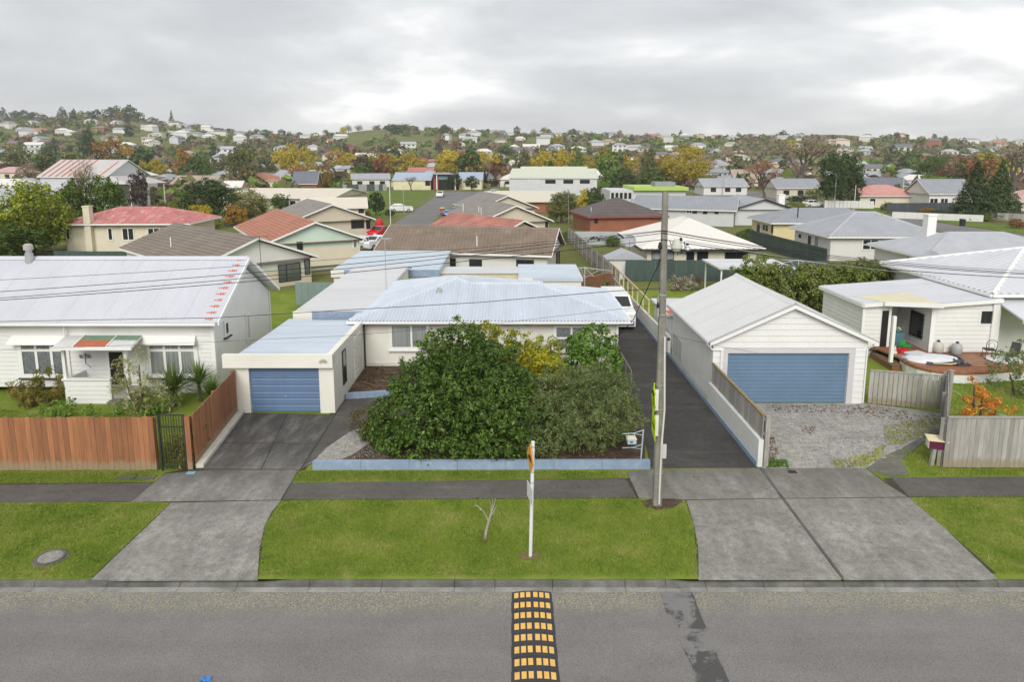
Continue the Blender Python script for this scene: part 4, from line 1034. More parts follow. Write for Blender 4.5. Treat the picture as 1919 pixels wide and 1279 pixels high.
# ------------------------------------------------------------------ low walls
def wall_run(name, label, a, b, h, t, mat, cat='wall', skirt=None, seg=None):
    a, b = Vector((a[0], a[1], 0)), Vector((b[0], b[1], 0)); u = (b - a).normalized(); n = Vector((u.y, -u.x, 0)); L = (b - a).length
    th = thing(name, label, cat, a)
    k = seg or 1
    for i in range(k):
        wput(MB().obox(a + u * (L * i / k + .004) - Z * .03, u * (L / k - .008), -n * t, Z * (h + .03)), 'wall_block' if k > 1 else 'wall', mat, th)
    if skirt: wput(MB().obox(a - Z * .03 + n * .0, u * L, n * .03, Z * (skirt[1] + .03)), 'painted_skirting', skirt[0], th)
    return th
wall_run('garden_wall', 'low pale blue block wall along the footpath before the shrubs', (-6.36, 20.45), (4.42, 20.5), 0.27, 0.18, BLUE, seg=7)
wall_run('garden_wall', 'short low blue wall beside the garage and mulch bed', (-6.86, 26.9), (-4.5, 27.35), 0.24, 0.2, BLUE, seg=2)
MB().poly([(-6.86, 27.1, .16), (-4.4, 27.5, .16), (-3.4, 27.6, .16), (-3.4, 31.03, .16), (-6.86, 31.03, .16)]).build('raised_bed', SOIL, None, kind='structure')
wall_run('drive_kerb', 'whitewashed low concrete edging under the red-brown side fence', (-9.9, 20.6), (-10.42, 25.3), 0.13, 0.24, M('limewash', (0.62, 0.6, 0.54), 0.85, 0.1, 2, grime=0.6, grime_col=(0.25, 0.24, 0.2)))
WALLW = M('white_plaster_wall', (0.72, 0.72, 0.69), 0.75, 0.05, 0.8, grime=0.35, grime_col=(0.42, 0.42, 0.36))
th_ = thing('boundary_wall', 'white plastered boundary wall with blue skirting beside the long driveway', 'wall', (8.02, 20.68, 0))
wput(MB().box(7.9, 20.68, -.03, 8.06, 26.4, 0.92), 'front_wall', WALLW, th_)
wput(MB().add([(7.86, 33.35, -.03), (8.0, 33.35, -.03), (7.88, 45, -.03), (7.74, 45, -.03), (7.86, 33.35, 1.0), (8.0, 33.35, 1.0), (7.88, 45, .8), (7.74, 45, .8)], [(4, 5, 6, 7), (0, 4, 7, 3), (1, 2, 6, 5), (0, 1, 5, 4)]), 'rear_wall', WALLW, th_)
wput(MB().box(7.86, 20.68, -.03, 7.897, 33.3, 0.17), 'painted_skirting', BLUE, th_)
wput(MB().add([(7.82, 33.31, -.03), (7.70, 45, -.03), (7.70, 45, .16), (7.82, 33.31, .17), (7.857, 33.31, -.03), (7.737, 45, -.03), (7.737, 45, .16), (7.857, 33.31, .17)], [(0, 3, 2, 1), (3, 7, 6, 2)]), 'painted_skirting', BLUE, th_)
# ------------------------------------------------------------------ double garage
DOORD = M('slate_blue_roller_door', (0.135, 0.215, 0.315), 0.5, 0.07, 0.9, 0.03, grime=0.2, grime_col=(0.25, 0.3, 0.36))
ROOFDG = M('light_grey_tray_roof', (0.63, 0.63, 0.63), 0.55, 0.04, 0.5, 0.03, grime=0.2, grime_col=(0.5, 0.5, 0.48))
def double_garage():
    xl, xr, yf, yb = 8.05, 14.22, 26.45, 33.3; xm = (xl + xr) / 2; ze, zr = 2.62, 4.12
    th = thing('double_garage', 'white weatherboard double garage with slate blue roller door', 'garage', (xl, yf, 0))
    p, q = AT(1364, 662, yf), AT(1590, 756, yf)
    dx0, dx1, dz = p.x, AT(1588, 700, yf).x, p.z
    w = MB().box(xl, yf, -.03, dx0, yf + .12, ze).box(dx1, yf, -.03, xr, yf + .12, ze).box(dx0, yf, dz, dx1, yf + .12, ze).box(xl, yf + .12, -.03, xl + .12, yb, ze).box(xr - .12, yf + .12, -.03, xr, yb, ze).box(xl + .12, yb - .12, -.03, xr - .12, yb, ze)
    gz = zr - .12
    for y in (yf, yb - .1): w.add([(xl, y, ze), (xr, y, ze), (xm, y, gz), (xl, y + .1, ze), (xr, y + .1, ze), (xm, y + .1, gz)], [(0, 1, 2), (3, 5, 4), (0, 2, 5, 3), (1, 4, 5, 2)])
    wall = wput(w, 'wall', WALLW, th)
    O = Vector((xl, yf, 0)); Wd = xr - xl
    hh = 0.245
    wall_boards(wall, O, XU, -YU, (0.0, dz + .22), lambda z: (0, dx0 - xl - .16), hh, WHITE)
    wall_boards(wall, O, XU, -YU, (0.0, dz + .22), lambda z: (dx1 - xl + .24, Wd), hh, WHITE)
    def gs(z):
        if z < ze: return (0, Wd)
        t = (z - ze) / (gz - ze); return (Wd / 2 * t, Wd - Wd / 2 * t)
    wall_boards(wall, O, XU, -YU, (dz + .22, gz), gs, hh, WHITE)
    wput(MB().box(dx0 - .16, yf - .045, 0, dx0, yf - .005, dz + .2).box(dx1, yf - .045, 0, dx1 + .24, yf - .005, dz + .2).box(dx0, yf - .043, dz, dx1, yf - .005, dz + .197), 'door_surround', M('primer_grey', (0.58, 0.57, 0.58), 0.7, 0.05), th)
    roller_door(th, dx0, dx1, yf + .05, dz, 14, DOORD, rib=0.02, handle=False)
    x0, x1 = xl - .2, xr + .32; run = xm - x0; y0, y1 = yf - .22, yb + .1
    for sg in (1,): pass
    L, cs, sn = slope(xm - x0, zr - ze + .03)
    E = ze - .03
    d = MB().add([(x0, y0, E), (xm, y0, zr), (x1, y0, E), (x0, y1, E), (xm, y1, zr), (x1, y1, E)], [(0, 1, 4, 3), (1, 2, 5, 4)])
    d.add([(x0, y0, E - .06), (xm, y0, zr - .06), (x1, y0, E - .06), (x0, y1, E - .06), (xm, y1, zr - .06), (x1, y1, E - .06)], [(3, 4, 1, 0), (4, 5, 2, 1)])
    ro = wput(d, 'roof', TRIM, th)
    corr_plane(ro, Vector((x0 - .03, y1, E)), -YU, XU * cs + Z * sn, y1 - y0, lambda s: (0, L), 0.19, 0.006, ROOFDG, sheet=0.76, sub=6)
    L2, c2, s2 = slope(x1 - xm, zr - E)
    corr_plane(ro, Vector((x1 + .03, y0, E)), YU, -XU * c2 + Z * s2, y1 - y0, lambda s: (0, L2), 0.19, 0.006, ROOFDG, sheet=0.76, sub=6)
    ridge_cap(ro, (xm, y0, zr), (xm, y1, zr), ROOFDG, 0.13)
    BG = M('barge_grey', (0.42, 0.42, 0.42), 0.6)
    for a, s in ((Vector((x0, y0, E)), 1), (Vector((x1, y0, E)), -1)):
        b = Vector((xm, y0, zr))
        wput(MB().obox(a - Z * .13, b - a, -YU * .03, Z * .19), 'bargeboard', TRIM, ro)
        wput(MB().obox(a + Z * .035 - YU * .05, b - a, YU * .14, Z * .03), 'barge_flashing', BG, ro)
    wput(MB().box(x0 - .12, y0 + .05, E - .1, x0 - .03, y1, E + .01), 'gutter', BG, ro)
    wput(MB().tube([(x0 - .06, y0 + .2, E - .08), (xl - .05, y0 + .18, E - .32), (xl + .32, yf - .07, E - .32)], 0.035, 8).tube([(xl + .32, yf - .07, E - .32), (xl + .32, yf - .07, 0.05)], 0.035, 8), 'downpipe', TRIM, th)
    wput(MB().tube([(x1 - .06, y0 + .15, E - .05), (xr - .03, yf - .07, E - .3), (xr - .03, yf - .07, .05)], 0.03, 8), 'downpipe', TRIM, th)
    # louvred panel low on the side wall
    Os = Vector((xl, yf, 0))
    p, q = ONP(1262, 650, Os, XU), ONP(1277, 700, Os, XU)
    a, b = sorted((p.y, q.y))
    for i in range(3):
        ya = a + (b - a) * i / 3
        wput(MB().box(xl - .04, ya + .03, 0.35, xl - .002, ya + (b - a) / 3 - .03, 1.25), 'wall_panel', M('panel_grey', (0.5, 0.51, 0.5), 0.6), th)
    return th
double_garage()

# ------------------------------------------------------------------ white house with deck
LBW = M('white_linea', (0.73, 0.725, 0.70), 0.55, 0.04, 0.8, 0.02, grime=0.12, grime_col=(0.5, 0.48, 0.44))
ROOFR = M('grey_white_roof', (0.56, 0.575, 0.61), 0.5, 0.05, 0.5, 0.03)
DECK = M('oiled_decking', (0.29, 0.115, 0.055), 0.6, 0.2, 3.0, 0.1, stretch=(1, 1, 1))
DECKOLD = M('mossy_decking', (0.16, 0.105, 0.055), 0.8, 0.25, 3.0, 0.12)
def deck_house():
    th = thing('cottage', 'white weatherboard cottage with grey-white roof, lean-to and deck', 'house', (17.5, 33.2, 0))
    xl = 17.5; yf = 33.2; yb = 37.6
    x2, x3, x4 = 18.85, 20.35, 23.45; yr_ = 32.25; yrec = 35.2
    def rz(x): return 2.72 + (x - 17.4) * 0.072
    w = MB()
    def blk(pts, z1):
        pass
    def wl_(a, b, y0, y1):      # wall piece whose top follows the lean-to slope
        w.add([(a, y0, 0), (b, y0, 0), (b, y1, 0), (a, y1, 0), (a, y0, rz(a)), (b, y0, rz(b)), (b, y1, rz(b)), (a, y1, rz(a))], [(0, 1, 5, 4), (1, 2, 6, 5), (2, 3, 7, 6), (3, 0, 4, 7), (4, 5, 6, 7)])
    wl_(xl, x2, yf, yb); wl_(x2, x3, yrec, yb); wl_(x3, x4, yr_, yb)
    wall = wput(w, 'wall', LBW, th)
    B = 0.215
    def flat(a, b): return lambda z: (0, b - a)
    wall_boards(wall, Vector((xl, yf, 0)), XU, -YU, (0.3, rz(xl) - .12), flat(xl, x2), B, LBW)
    wall_boards(wall, Vector((x2, yrec, 0)), XU, -YU, (0.5, rz(x2) - .12), flat(x2, x3), B, LBW)
    wall_boards(wall, Vector((x3, yr_, 0)), XU, -YU, (0.5, rz(x3) - .12), flat(x3, x4), B, LBW)
    wall_boards(wall, Vector((xl, yb, 0)), -YU, -XU, (0.3, rz(xl) - .12), lambda z: (0, yb - yf), B, LBW)
    wall_boards(wall, Vector((x3, yrec, 0)), -YU, -XU, (0.5, rz(x3) - .14), lambda z: (0, yrec - yr_), B, LBW)
    wput(MB().box(xl - .06, yf - .06, .2, xl + .08, yf - .03, rz(xl) - .1).box(x2 - .1, yf - .06, .3, x2 + .03, yf - .03, rz(x2) - .1).box(x3 - .07, yr_ - .07, .5, x3 + .13, yr_ - .03, rz(x3) - .1).box(x4 - .25, yr_ - .12, .5, x4 + .12, yr_ - .03, rz(x4)), 'corner_board', TRIM, th)
    # lean-to roof with its fascia
    def lr(x, y, dz=0.0): return (x, y, rz(x) + dz)
    a0, a1, a2, a3 = (xl - .15, 37.9), (xl - .15, yf - .2), (x3 - .2, yr_ - .2), (x4 + .1, yr_ - .2)
    pts = [a0, a1, (x2, yf - .2), (x3 - .1, yr_ - .25), a3, (x4 + .1, 37.9), (21, 37.9)]
    d = MB().add([lr(x, y) for x, y in pts] + [lr(x, y, -.08) for x, y in pts], [tuple(range(7)), tuple(range(7, 14))[::-1]] + [(i, i + 7, (i + 1) % 7 + 7, (i + 1) % 7) for i in range(7)])
    lo = wput(d, 'lean_to_roof', ROOFR, th)
    def sheet_span(s):      # sheets run along x; s measured along -y from the back
        y = 37.9 - s
        xa = xl - .15
        xb = x4 + .1
        if y < yf - .2: xa = x2 + (yf - .2 - y) / .95 * (x3 - x2) if y > yr_ - .1 else x3
        return xa, xb
    u = Vector((1, 0, .072)).normalized()
    corr_plane(lo, Vector((0, 37.9, 2.72 - 17.4 * .072)), -YU, u, 37.9 - yr_ + .2, lambda s: (sheet_span(s)[0] / u.x, sheet_span(s)[1] / u.x), 0.19, 0.006, ROOFR, sheet=0.76, sub=6, lift=0.015)
    wput(MB().obox(lr(xl - .2, yf - .25, -.16), (0, 38.1 - yf, 0), (.08, 0, 0), (0, 0, .16)), 'fascia', TRIM, lo)
    for (xa, ya), (xb, yb2) in (((xl - .15, yf - .2), (x2, yf - .2)), ((x2, yf - .2), (x3 - .1, yr_ - .25)), ((x3 - .1, yr_ - .25), (x4 + .1, yr_ - .2))):
        A_, B_ = Vector(lr(xa, ya, -.17)), Vector(lr(xb, yb2, -.17))
        wput(MB().obox(A_, B_ - A_, Vector((0, -.05, 0)), Z * .18), 'fascia', TRIM, lo)
    # yellowed plastic canopy over the recess, its post
    cpts = [(x2 - .5, yf - .3), (x3 + .05, yr_ - .55), (x3 + .05, 34.6), (x2 - 1.2, 34.6)]
    wput(MB().add([lr(x, y, .05) for x, y in cpts] + [lr(x, y, .0) for x, y in cpts], [(0, 1, 2, 3), (7, 6, 5, 4), (0, 4, 5, 1), (1, 5, 6, 2), (3, 7, 4, 0)]), 'canopy_sheet', M('yellowed_plastic', (0.66, 0.61, 0.42), 0.5, 0.06), lo)
    A_, B_ = Vector(lr(x2 - .55, yf - .35, -.12)), Vector(lr(x3 + .1, yr_ - .6, -.12))
    wput(MB().obox(A_, B_ - A_, Vector((0, -.06, 0)), Z * .2), 'canopy_beam', TRIM, lo)
    pp = G(1669, 684 if False else 677, 0.5)
    wput(MB().box(pp.x - .07, pp.y - .07, 0.45, pp.x + .07, pp.y + .07, rz(pp.x) - .1), 'post', TRIM, th)
    # openings
    Of = Vector((xl, yf, 0))
    wput(MB().box(x2 - .42, yf - .05, 0.5, x2 - .1, yf - .031, 2.35), 'doorway', M('dark_doorway', (0.02, 0.02, 0.02), 0.5), th)
    Or = Vector((x3, yrec, 0))
    p, q = ONP(1711, 577, Or, -XU), ONP(1730, 620, Or, -XU)
    s0, s1 = sorted((yrec - p.y, yrec - q.y)); s0, s1 = max(.3, s0), min(s1, yrec - yr_ - .3)
    window(th, Or, -YU, -XU, s0, s1, 1.0, 2.2, frame=DARK, pane=GLASS, fw=0.05, cas=0.03)
    O3 = Vector((x3, yr_, 0))
    p, q = ONP(1840, 584, O3, -YU), ONP(1860, 605, O3, -YU)
    window(th, O3, XU, -YU, p.x - x3, q.x - x3, q.z, p.z, frame=DARK, pane=GLASS, fw=0.04, cas=0.02)
    wput(MB().box(p.x - .12, yr_ - .035, q.z - .12, q.x + .12, yr_ - .02, p.z + .12), 'window_casing', TRIM, th)
    return th
deck_house()
house('large white house with broad grey-white hip roof beside the deck', (23.2, 32.35), (38, 32.35), 3.35, 10.2, 'hip', 1.6, LBW, ROOFR, 'corr', ov=0.5, ribs=0.4, ridgem=TRIM, wins=())
# veranda return roof of that house
vr = thing('veranda', 'white veranda roof and post at the end of the deck', 'veranda', (23.6, 31.0, 0))
wput(MB().add([(23.5, 32.6, 3.05), (30, 32.6, 3.05), (30, 30.6, 2.5), (23.5, 30.6, 2.5), (23.5, 32.6, 2.97), (30, 32.6, 2.97), (30, 30.6, 2.42), (23.5, 30.6, 2.42)], [(3, 2, 1, 0), (4, 5, 6, 7), (3, 7, 6, 2), (0, 4, 7, 3)]), 'roof', ROOFR, vr)
wput(MB().box(23.95, 30.65, 0, 24.1, 30.8, 2.42), 'post', TRIM, vr)
wput(MB().box(23.55, 30.6, 2.3, 30, 30.68, 2.42), 'beam', TRIM, vr)
def deck():
    th = thing('deck', 'red-brown timber deck with curved white skirt and steps', 'deck', (20, 31, 0))
    fr = [(1688, 672), (1700, 680), (1720, 688), (1745, 694), (1775, 698), (1810, 699), (1850, 697), (1890, 694), (1940, 690)]
    ps = [G(x, y, .5) for x, y in fr]
    back = [G(1642, 653, .5)]
    x_l = ps[0].x
    poly = [(G(1644, 654, .5).x, G(1644, 654, .5).y)] + [(p.x, p.y) for p in ps] + [(ps[-1].x, 33.2), (17.6, 33.15)]
    wput(MB().prism(poly, .42, .47), 'joists', DECKOLD, th)
    # boards run along x, cut to the curve
    ymin = min(p.y for p in ps); y = ymin
    def front_y(x): return float(np.interp(x, [q[0] for q in poly[:len(ps) + 1]], [q[1] for q in poly[:len(ps) + 1]]))
    x0 = poly[0][0]
    k = 0
    while y < 33.15:
        y1 = y + .135
        xs = np.linspace(x0, ps[-1].x, 120)
        ok = [x_ for x_ in xs if front_y(x_) <= y + .02]
        if ok:
            a, b = min(ok), max(ok)
            old = 29.9 < y < 31.9
            wput(MB().box(a, y, .46, min(b, ps[-1].x), y1 - .008, .5), 'deck_board', DECK if not old or k % 3 == 0 else M('bleached_decking', (0.34, 0.2, 0.125), 0.7, 0.15, 3), th)
        y = y1; k += 1
    # curved white skirt, panel by panel, with a dark red edge board
    for i in range(len(ps) - 1):
        a, b = ps[i], ps[i + 1]
        for nm, z0, z1, t, m in (('skirt_panel', 0.0, .40, .03, WHITE), ('edge_board', .41, .505, .06, DECK)):
            d = (b - a).normalized(); n = Vector((d.y, -d.x, 0))
            wput(MB().obox((a.x, a.y, z0), (b.x - a.x, b.y - a.y, 0), n * t, (0, 0, z1 - z0)), nm, m, th)
    # two broad steps
    for px_, z0, z1, m in (([(1632, 661), (1672, 686), (1688, 684), (1689, 676), (1650, 652)], 0.0, .26, DECKOLD),):
        pl = [G(x, y, z1) for x, y in px_]
        wput(MB().prism([(p.x, p.y) for p in pl], z0, z1 - .04), 'step', DECK, th)
        pl = inset([Vector((p.x, p.y, 0)) for p in pl], -.03)
        wput(MB().prism([(p.x, p.y) for p in pl], z1 - .04, z1), 'step_tread', m, th)
deck()
# ------------------------------------------------------------------ houses behind
def col(name, c, **kw): return M(name, c, **{**dict(rough=0.65, var=0.09, scale=0.7, fine=0.05), **kw})
TILEBR = col('brown_tile', (0.20, 0.165, 0.135), var=0.16, grime=0.4, grime_col=(0.30, 0.27, 0.22))
TILEB2 = col('lichen_brown_tile', (0.215, 0.165, 0.125), var=0.18, grime=0.55, grime_col=(0.36, 0.31, 0.23))
TILEOR = col('terracotta_tile', (0.40, 0.165, 0.10), var=0.16, grime=0.35, grime_col=(0.30, 0.22, 0.18))
TILEPK = col('faded_red_tile', (0.42, 0.17, 0.135), var=0.25, grime=0.5, grime_col=(0.38, 0.28, 0.23))
TILEGY = col('grey_brown_tile', (0.26, 0.235, 0.21), var=0.14)
TILEDK = col('dark_brown_tile', (0.12, 0.10, 0.092), var=0.15)
IRONRED = col('peeling_red_iron', (0.46, 0.16, 0.15), var=0.2, scale=0.9, grime=0.95, grime_col=(0.66, 0.54, 0.52), stretch=(1, .35, 1))
IRONW = col('cream_white_iron', (0.70, 0.675, 0.63), var=0.03)
IRONG = col('mid_grey_iron', (0.27, 0.285, 0.31), var=0.07)
IRONLG = col('light_grey_iron', (0.33, 0.345, 0.37), var=0.08)
IRONSG = col('silver_grey_iron', (0.41, 0.425, 0.455), var=0.07)
IRONCR = col('cream_iron', (0.66, 0.61, 0.50), var=0.05)
BEIGE = col('beige_brick', (0.60, 0.54, 0.42), var=0.06)
CRW = col('cream_weatherboard', (0.70, 0.64, 0.50), var=0.05)
YELW = col('pale_yellow_wall', (0.70, 0.60, 0.34), var=0.05)
MINT = col('mint_wall', (0.55, 0.70, 0.60), var=0.04)
BRICK = col('red_brick', (0.30, 0.115, 0.065), var=0.15)
OFFW = col('off_white_wall', (0.70, 0.69, 0.66), var=0.04)
GREYW = col('pale_grey_wall', (0.58, 0.59, 0.60), var=0.04)
BLKF = dict(frame=DARK, fw=0.06, cas=0.02)
WN = dict(frame=TRIM, fw=0.09, cas=0.06)
def two(st, **kw): return {**st, 'cols': (1, 1), **kw}
h, r, i = house('white and beige house with brown tiled roof, gable end over the garage lot', (-22.3, 47.2), (-15.5, 54.0), 2.1, 17.2, 'gy', 1.85, OFFW, TILEBR, tile=0.42, low=(BEIGE, 1.25), fascia=TRIM,
      wins=[('f', 521, 497, 563, 524, two(BLKF, cols=(1, 1.8), curtain=0)), ('f', 570, 487, 582, 513, {**BLKF, 'curtain': 0})])
vent_pipe(r, i['A'] + i['w'] * 9 + i['u'] * 1.6 + Z * 2.8)
tv_antenna('spiky television antenna above the brown tiled gable', i['A'] + i['u'] * i['W'] / 2 - i['w'] * .15 + Z * 1.3, 2.85, 0.5, DARK, 10, 1.3)
h, r, i = house('cream house with peeling red hip roof and tall chimney', (-48.3, 72.0), (-34.4, 72.6), 3.0, 9.0, 'hip', 1.45, CRW, IRONRED, 'corr', ov=0.6, ribs=0.35,
      wins=[('f', 122, 428, 132, 449, WN), ('f', 202, 428, 212, 450, WN), ('f', 229, 428, 252, 450, two(WN)), ('f', 277, 428, 300, 441, two(WN))], chim=(3.25, 0.4, 0.34, 4.9, CRW))
house('mint green and cream house with terracotta tiled roof', (-21.95, 59.9), (-13.9, 64.4), 2.3, 19.0, 'gy', 1.78, MINT, TILEOR, tile=0.42, low=(CRW, 1.75),
      wins=[('f', 556, 454, 567, 468, BLKF), ('f', 661, 448, 669, 464, {**WN, 'curtain': 2})])
house('beige house with grey-brown tiled gable roof behind the mint one', (-26.5, 80.7), (-17.2, 85.8), 2.3, 14, 'gy', 2.0, BEIGE, TILEGY, tile=0.5, wins=[('f', 658, 412, 682, 427, two(BLKF)), ('f', 686, 413, 701, 428, BLKF)])
house('cream-roofed low unit beyond the beige gable', (-32.3, 103.5), (-22.3, 105.8), 2.4, 11, 'gx', 1.2, BEIGE, IRONCR, 'corr', wins=[('f', 672, 392, 682, 399, BLKF)])
house('long cream building with shallow roof beside the playing field', (-56, 131), (-33.5, 129), 2.5, 22, 'gx', 1.3, BEIGE, IRONCR, 'corr', ribs=0.5, wins=[('f', 543, 376, 555, 386, WN), ('f', 575, 376, 586, 385, WN), ('f', 515, 377, 525, 386, WN)])
h, r, i = house('white house with lichen-brown tiled roof across the picture centre', (-11.7, 57.4), (3.2, 54.1), 2.15, 7.4, 'gx', 1.8, OFFW, TILEB2, tile=0.34, wave=0.33, fascia=TRIM,
      wins=[('f', 819, 484, 854, 500, two(BLKF)), ('f', 880, 486, 903, 500, BLKF), ('f', 968, 487, 1000, 515, two(BLKF)), ('r', 1042, 475, 1050, 500, BLKF), ('f', 720, 474, 756, 480, BLKF)])
vent_pipe(r, i['A'] + i['u'] * 8.8 + i['w'] * 0.9 + Z * 2.7)
for s_, m_ in ((1.3, OFFW),): pass
house('house with faded red tiled roof just beyond the lichen-brown roof', (-1.9, 63.2), (4.3, 68.2), 2.3, 12.5, 'gy', 1.6, BEIGE, TILEPK, tile=0.45)
h, r, i = house('beige house with brown tiled roof and gable vent pipes', (-4.0, 80.3), (5.06, 83.5), 2.3, 16, 'gy', 1.95, BEIGE, TILEGY, tile=0.45, wins=[('f', 1022, 415, 1033, 426, BLKF)])
for a_, b_ in ((1.6, 4), (1.9, 6), (1.2, 11), (1.5, 12)): vent_pipe(r, i['A'] + i['u'] * a_ + i['w'] * b_ + Z * 2.9, 0.9)
house('furthest beige gable with brown tiles beside the hall', (-5.3, 102.7), (4.1, 106), 2.3, 14, 'gy', 1.95, BEIGE, TILEGY, tile=0.55)
h, r, i = house('red brick house with dark brown tiled hip roof', (9.9, 89.0), (20.8, 90.5), 2.3, 11, 'hip', 2.2, BRICK, TILEDK, tile=0.45, fascia=col('barge_red', (0.35, 0.06, 0.05)), trim=col('gutter_red', (0.38, 0.07, 0.06)), wins=[('f', 1114, 411, 1120, 418, BLKF)])
vent_pipe(r, i['A'] + i['u'] * 1.2 + i['w'] * 3 + Z * 2.6)
h, r, i = house('white-roofed cream house behind the long dark green fence', (10.9, 57.0), (21.4, 57.0), 2.3, 12.6, 'hip', 2.1, CRW, IRONW, 'corr', ribs=0.45, fascia=DARK, trim=DARK, ov=0.6,
      wins=[('f', 1222, 471, 1262, 487, two(BLKF, curtain=0)), ('f', 1287, 472, 1300, 487, BLKF), ('f', 1307, 472, 1326, 487, BLKF), ('f', 1359, 473, 1400, 487, two(BLKF))])
dish('round grey satellite dish on the white-roofed cream house', AT(1180, 452, 58.2), (-.2, -1, .35), 0.55)
h, r, i = house('long pale house with mid-grey roof beyond the power pole', (18, 104.5), (32.6, 99), 2.4, 10, 'gx', 1.7, GREYW, IRONG, 'corr', ribs=0.5, wins=[('f', 1287, 389, 1296, 400, two(WN)), ('f', 1298, 389, 1306, 400, BLKF), ('f', 1318, 391, 1325, 401, BLKF), ('f', 1340, 392, 1346, 401, BLKF)])
h, r, i = house('pale gabled wing with grey roof and white chimney', (32.9, 101.5), (42.2, 101.5), 2.4, 13, 'gy', 1.5, GREYW, IRONLG, 'corr', ribs=0.5, fascia=DARK, chim=(7.4, 1.2, 0.45, 4.6, TRIM))
h, r, i = house('pale yellow house with mid-grey hip roof', (30.4, 79.8), (45, 79.8), 2.4, 8.2, 'hip', 1.4, YELW, IRONG, 'corr', ribs=0.5,
      wins=[('l', 1419, 416, 1425, 438, WN), ('l', 1430, 419, 1440, 435, two(WN)), ('l', 1447, 422, 1453, 438, two(BLKF))])
wput(MB().tube([(34, 81.2, 2.5), (34, 81.2, 4.2)], 0.07, 8), 'flue', DARK, h)
h, r, i = house('white house with steep light grey hip roof and side windows', (30.5, 65.4), (42, 65.4), 2.4, 9.4, 'hip', 2.0, OFFW, IRONLG, 'corr', ribs=0.4, ridgem=IRONSG,
      wins=[('l', 1497, 437, 1503, 448, WN), ('l', 1515, 440, 1521, 460, WN), ('l', 1528, 442, 1534, 469, dict(pane=col('grey_door', (0.3, 0.3, 0.31)))), ('f', 1617, 449, 1645, 468, two(WN, cols=(1, 1), rows=(1, 1)))])
h, r, i = house('white house with silver-grey roof and tall white chimney', (31.4, 51.3), (44.5, 51.3), 2.4, 8.6, 'hip', 1.45, OFFW, IRONSG, 'corr', ribs=0.4, chim=(3.3, 5.3, 0.36, 5.3, TRIM),
      wins=[('l', 1700, 480, 1706, 492, WN), ('l', 1709, 482, 1716, 494, WN)])
dish('round grey mesh satellite dish on a pole before the silver roof', AT(1745, 486, 41.2), (-.35, -1, .3), 0.5)
# community hall, lime-fascia block, hall with blue-grey roof
ROOFH = col('pale_green_roof', (0.58, 0.60, 0.49), var=0.03)
h, r, i = house('large pale grey hall with cream-green metal roof', (-1.0, 189), (23.4, 187), 4.7, 26, 'gx', 2.3, GREYW, ROOFH, 'corr', ribs=0.8, ov=0.25, name='hall', cat='hall',
      wins=[('f', 1022, 337, 1041, 344, dict(cols=(1, 1, 1, 1), **BLKF)), ('f', 1056, 337, 1074, 344, dict(cols=(1, 1, 1, 1), **BLKF)), ('f', 1087, 337, 1105, 344, dict(cols=(1, 1, 1, 1), **BLKF)), ('f', 990, 337, 1011, 343, dict(pane=GREYW))])
wput(MB().box(2.5, 201, 6.6, 22, 206, 7.6), 'roof_monitor', ROOFH, r)
lb = thing('flat_block', 'flat-roofed grey block with bright lime green fascia', 'building', (26, 150, 0))
p0, p1 = AT(1190, 362, 150), AT(1285, 362, 150)
wput(MB().box(p0.x - 5.5, 150, 0, p1.x, 164, 3.0), 'wall', GREYW, lb)
LIME = col('lime_fascia', (0.42, 0.56, 0.13), var=0.04)
wput(MB().box(p0.x - .4, 149.2, 3.0, p1.x + .4, 164.5, 3.75), 'fascia', LIME, lb)
wput(MB().box(p0.x + 5, 153, 3.75, p0.x + 9.5, 158, 4.7), 'plant_room', IRONG, lb)
for k in range(5): wput(MB().box(p0.x - 5.2 + k * .95, 149.9, 1.2, p0.x - 4.6 + k * .95, 149.99, 2.5), 'window', GLASS, lb)
lg = thing('long_store', 'long cream-roofed store in front of the pale hall', 'building', (0, 128, 0))
p0, p1 = AT(928, 380, 126), AT(1062, 378, 126)
wput(MB().box(p0.x, 126, 0, p1.x, 148, 2.1), 'wall', BRICK, lg)
wput(MB().add([(p0.x - .4, 125.4, 2.1), (p1.x + .4, 125.4, 2.1), (p1.x + .4, 149, 3.0), (p0.x - .4, 149, 3.0), (p0.x - .4, 125.4, 1.95), (p1.x + .4, 125.4, 1.95)], [(0, 1, 2, 3), (4, 5, 1, 0)]), 'roof', IRONCR, lg)
BGR = col('blue_grey_roof', (0.36, 0.42, 0.53), var=0.05)
house('cream clubrooms with blue-grey roof at the end of the side street', (-38.3, 220), (-25.8, 220), 3.2, 14, 'gx', 2.2, col('butter_wall', (0.68, 0.64, 0.42)), BGR, 'corr', ribs=0.9, ov=0.3, wins=[('f', 797, 339, 808, 348, BLKF)])
house('second cream clubroom wing with blue-grey roof behind a shrub', (-17.5, 222), (-9.5, 222), 3.2, 14, 'gx', 2.2, col('butter_wall', (0.68, 0.64, 0.42)), BGR, 'corr', ribs=0.9, ov=0.3, wins=[('f', 872, 340, 880, 347, BLKF)])
en = thing('entrance_porch', 'dark glazed entrance with red panel between the clubroom wings', 'building', (-22, 221, 0))
wput(MB().box(-25.4, 221.5, 0, -17.9, 232, 5.2), 'wall', col('maroon_wall', (0.30, 0.06, 0.05)), en)
wput(MB().box(-23.6, 220.9, 0, -18.2, 221.4, 2.9), 'glazing', GLASS, en)
wput(MB().box(-23.6, 220.8, 3.3, -18.2, 221.3, 4.4), 'sign_panel', col('teal_panel', (0.16, 0.30, 0.36)), en)
wput(MB().box(-25.6, 219.5, 4.9, -17.7, 232, 5.3), 'roof', IRONLG, en)
for xx in (-24.2, -18.3): wput(MB().box(xx, 219.8, 0, xx + .3, 220.1, 4.9), 'post', TRIM, en)
RUSTR = col('rust_striped_roof', (0.50, 0.48, 0.47), var=0.05)
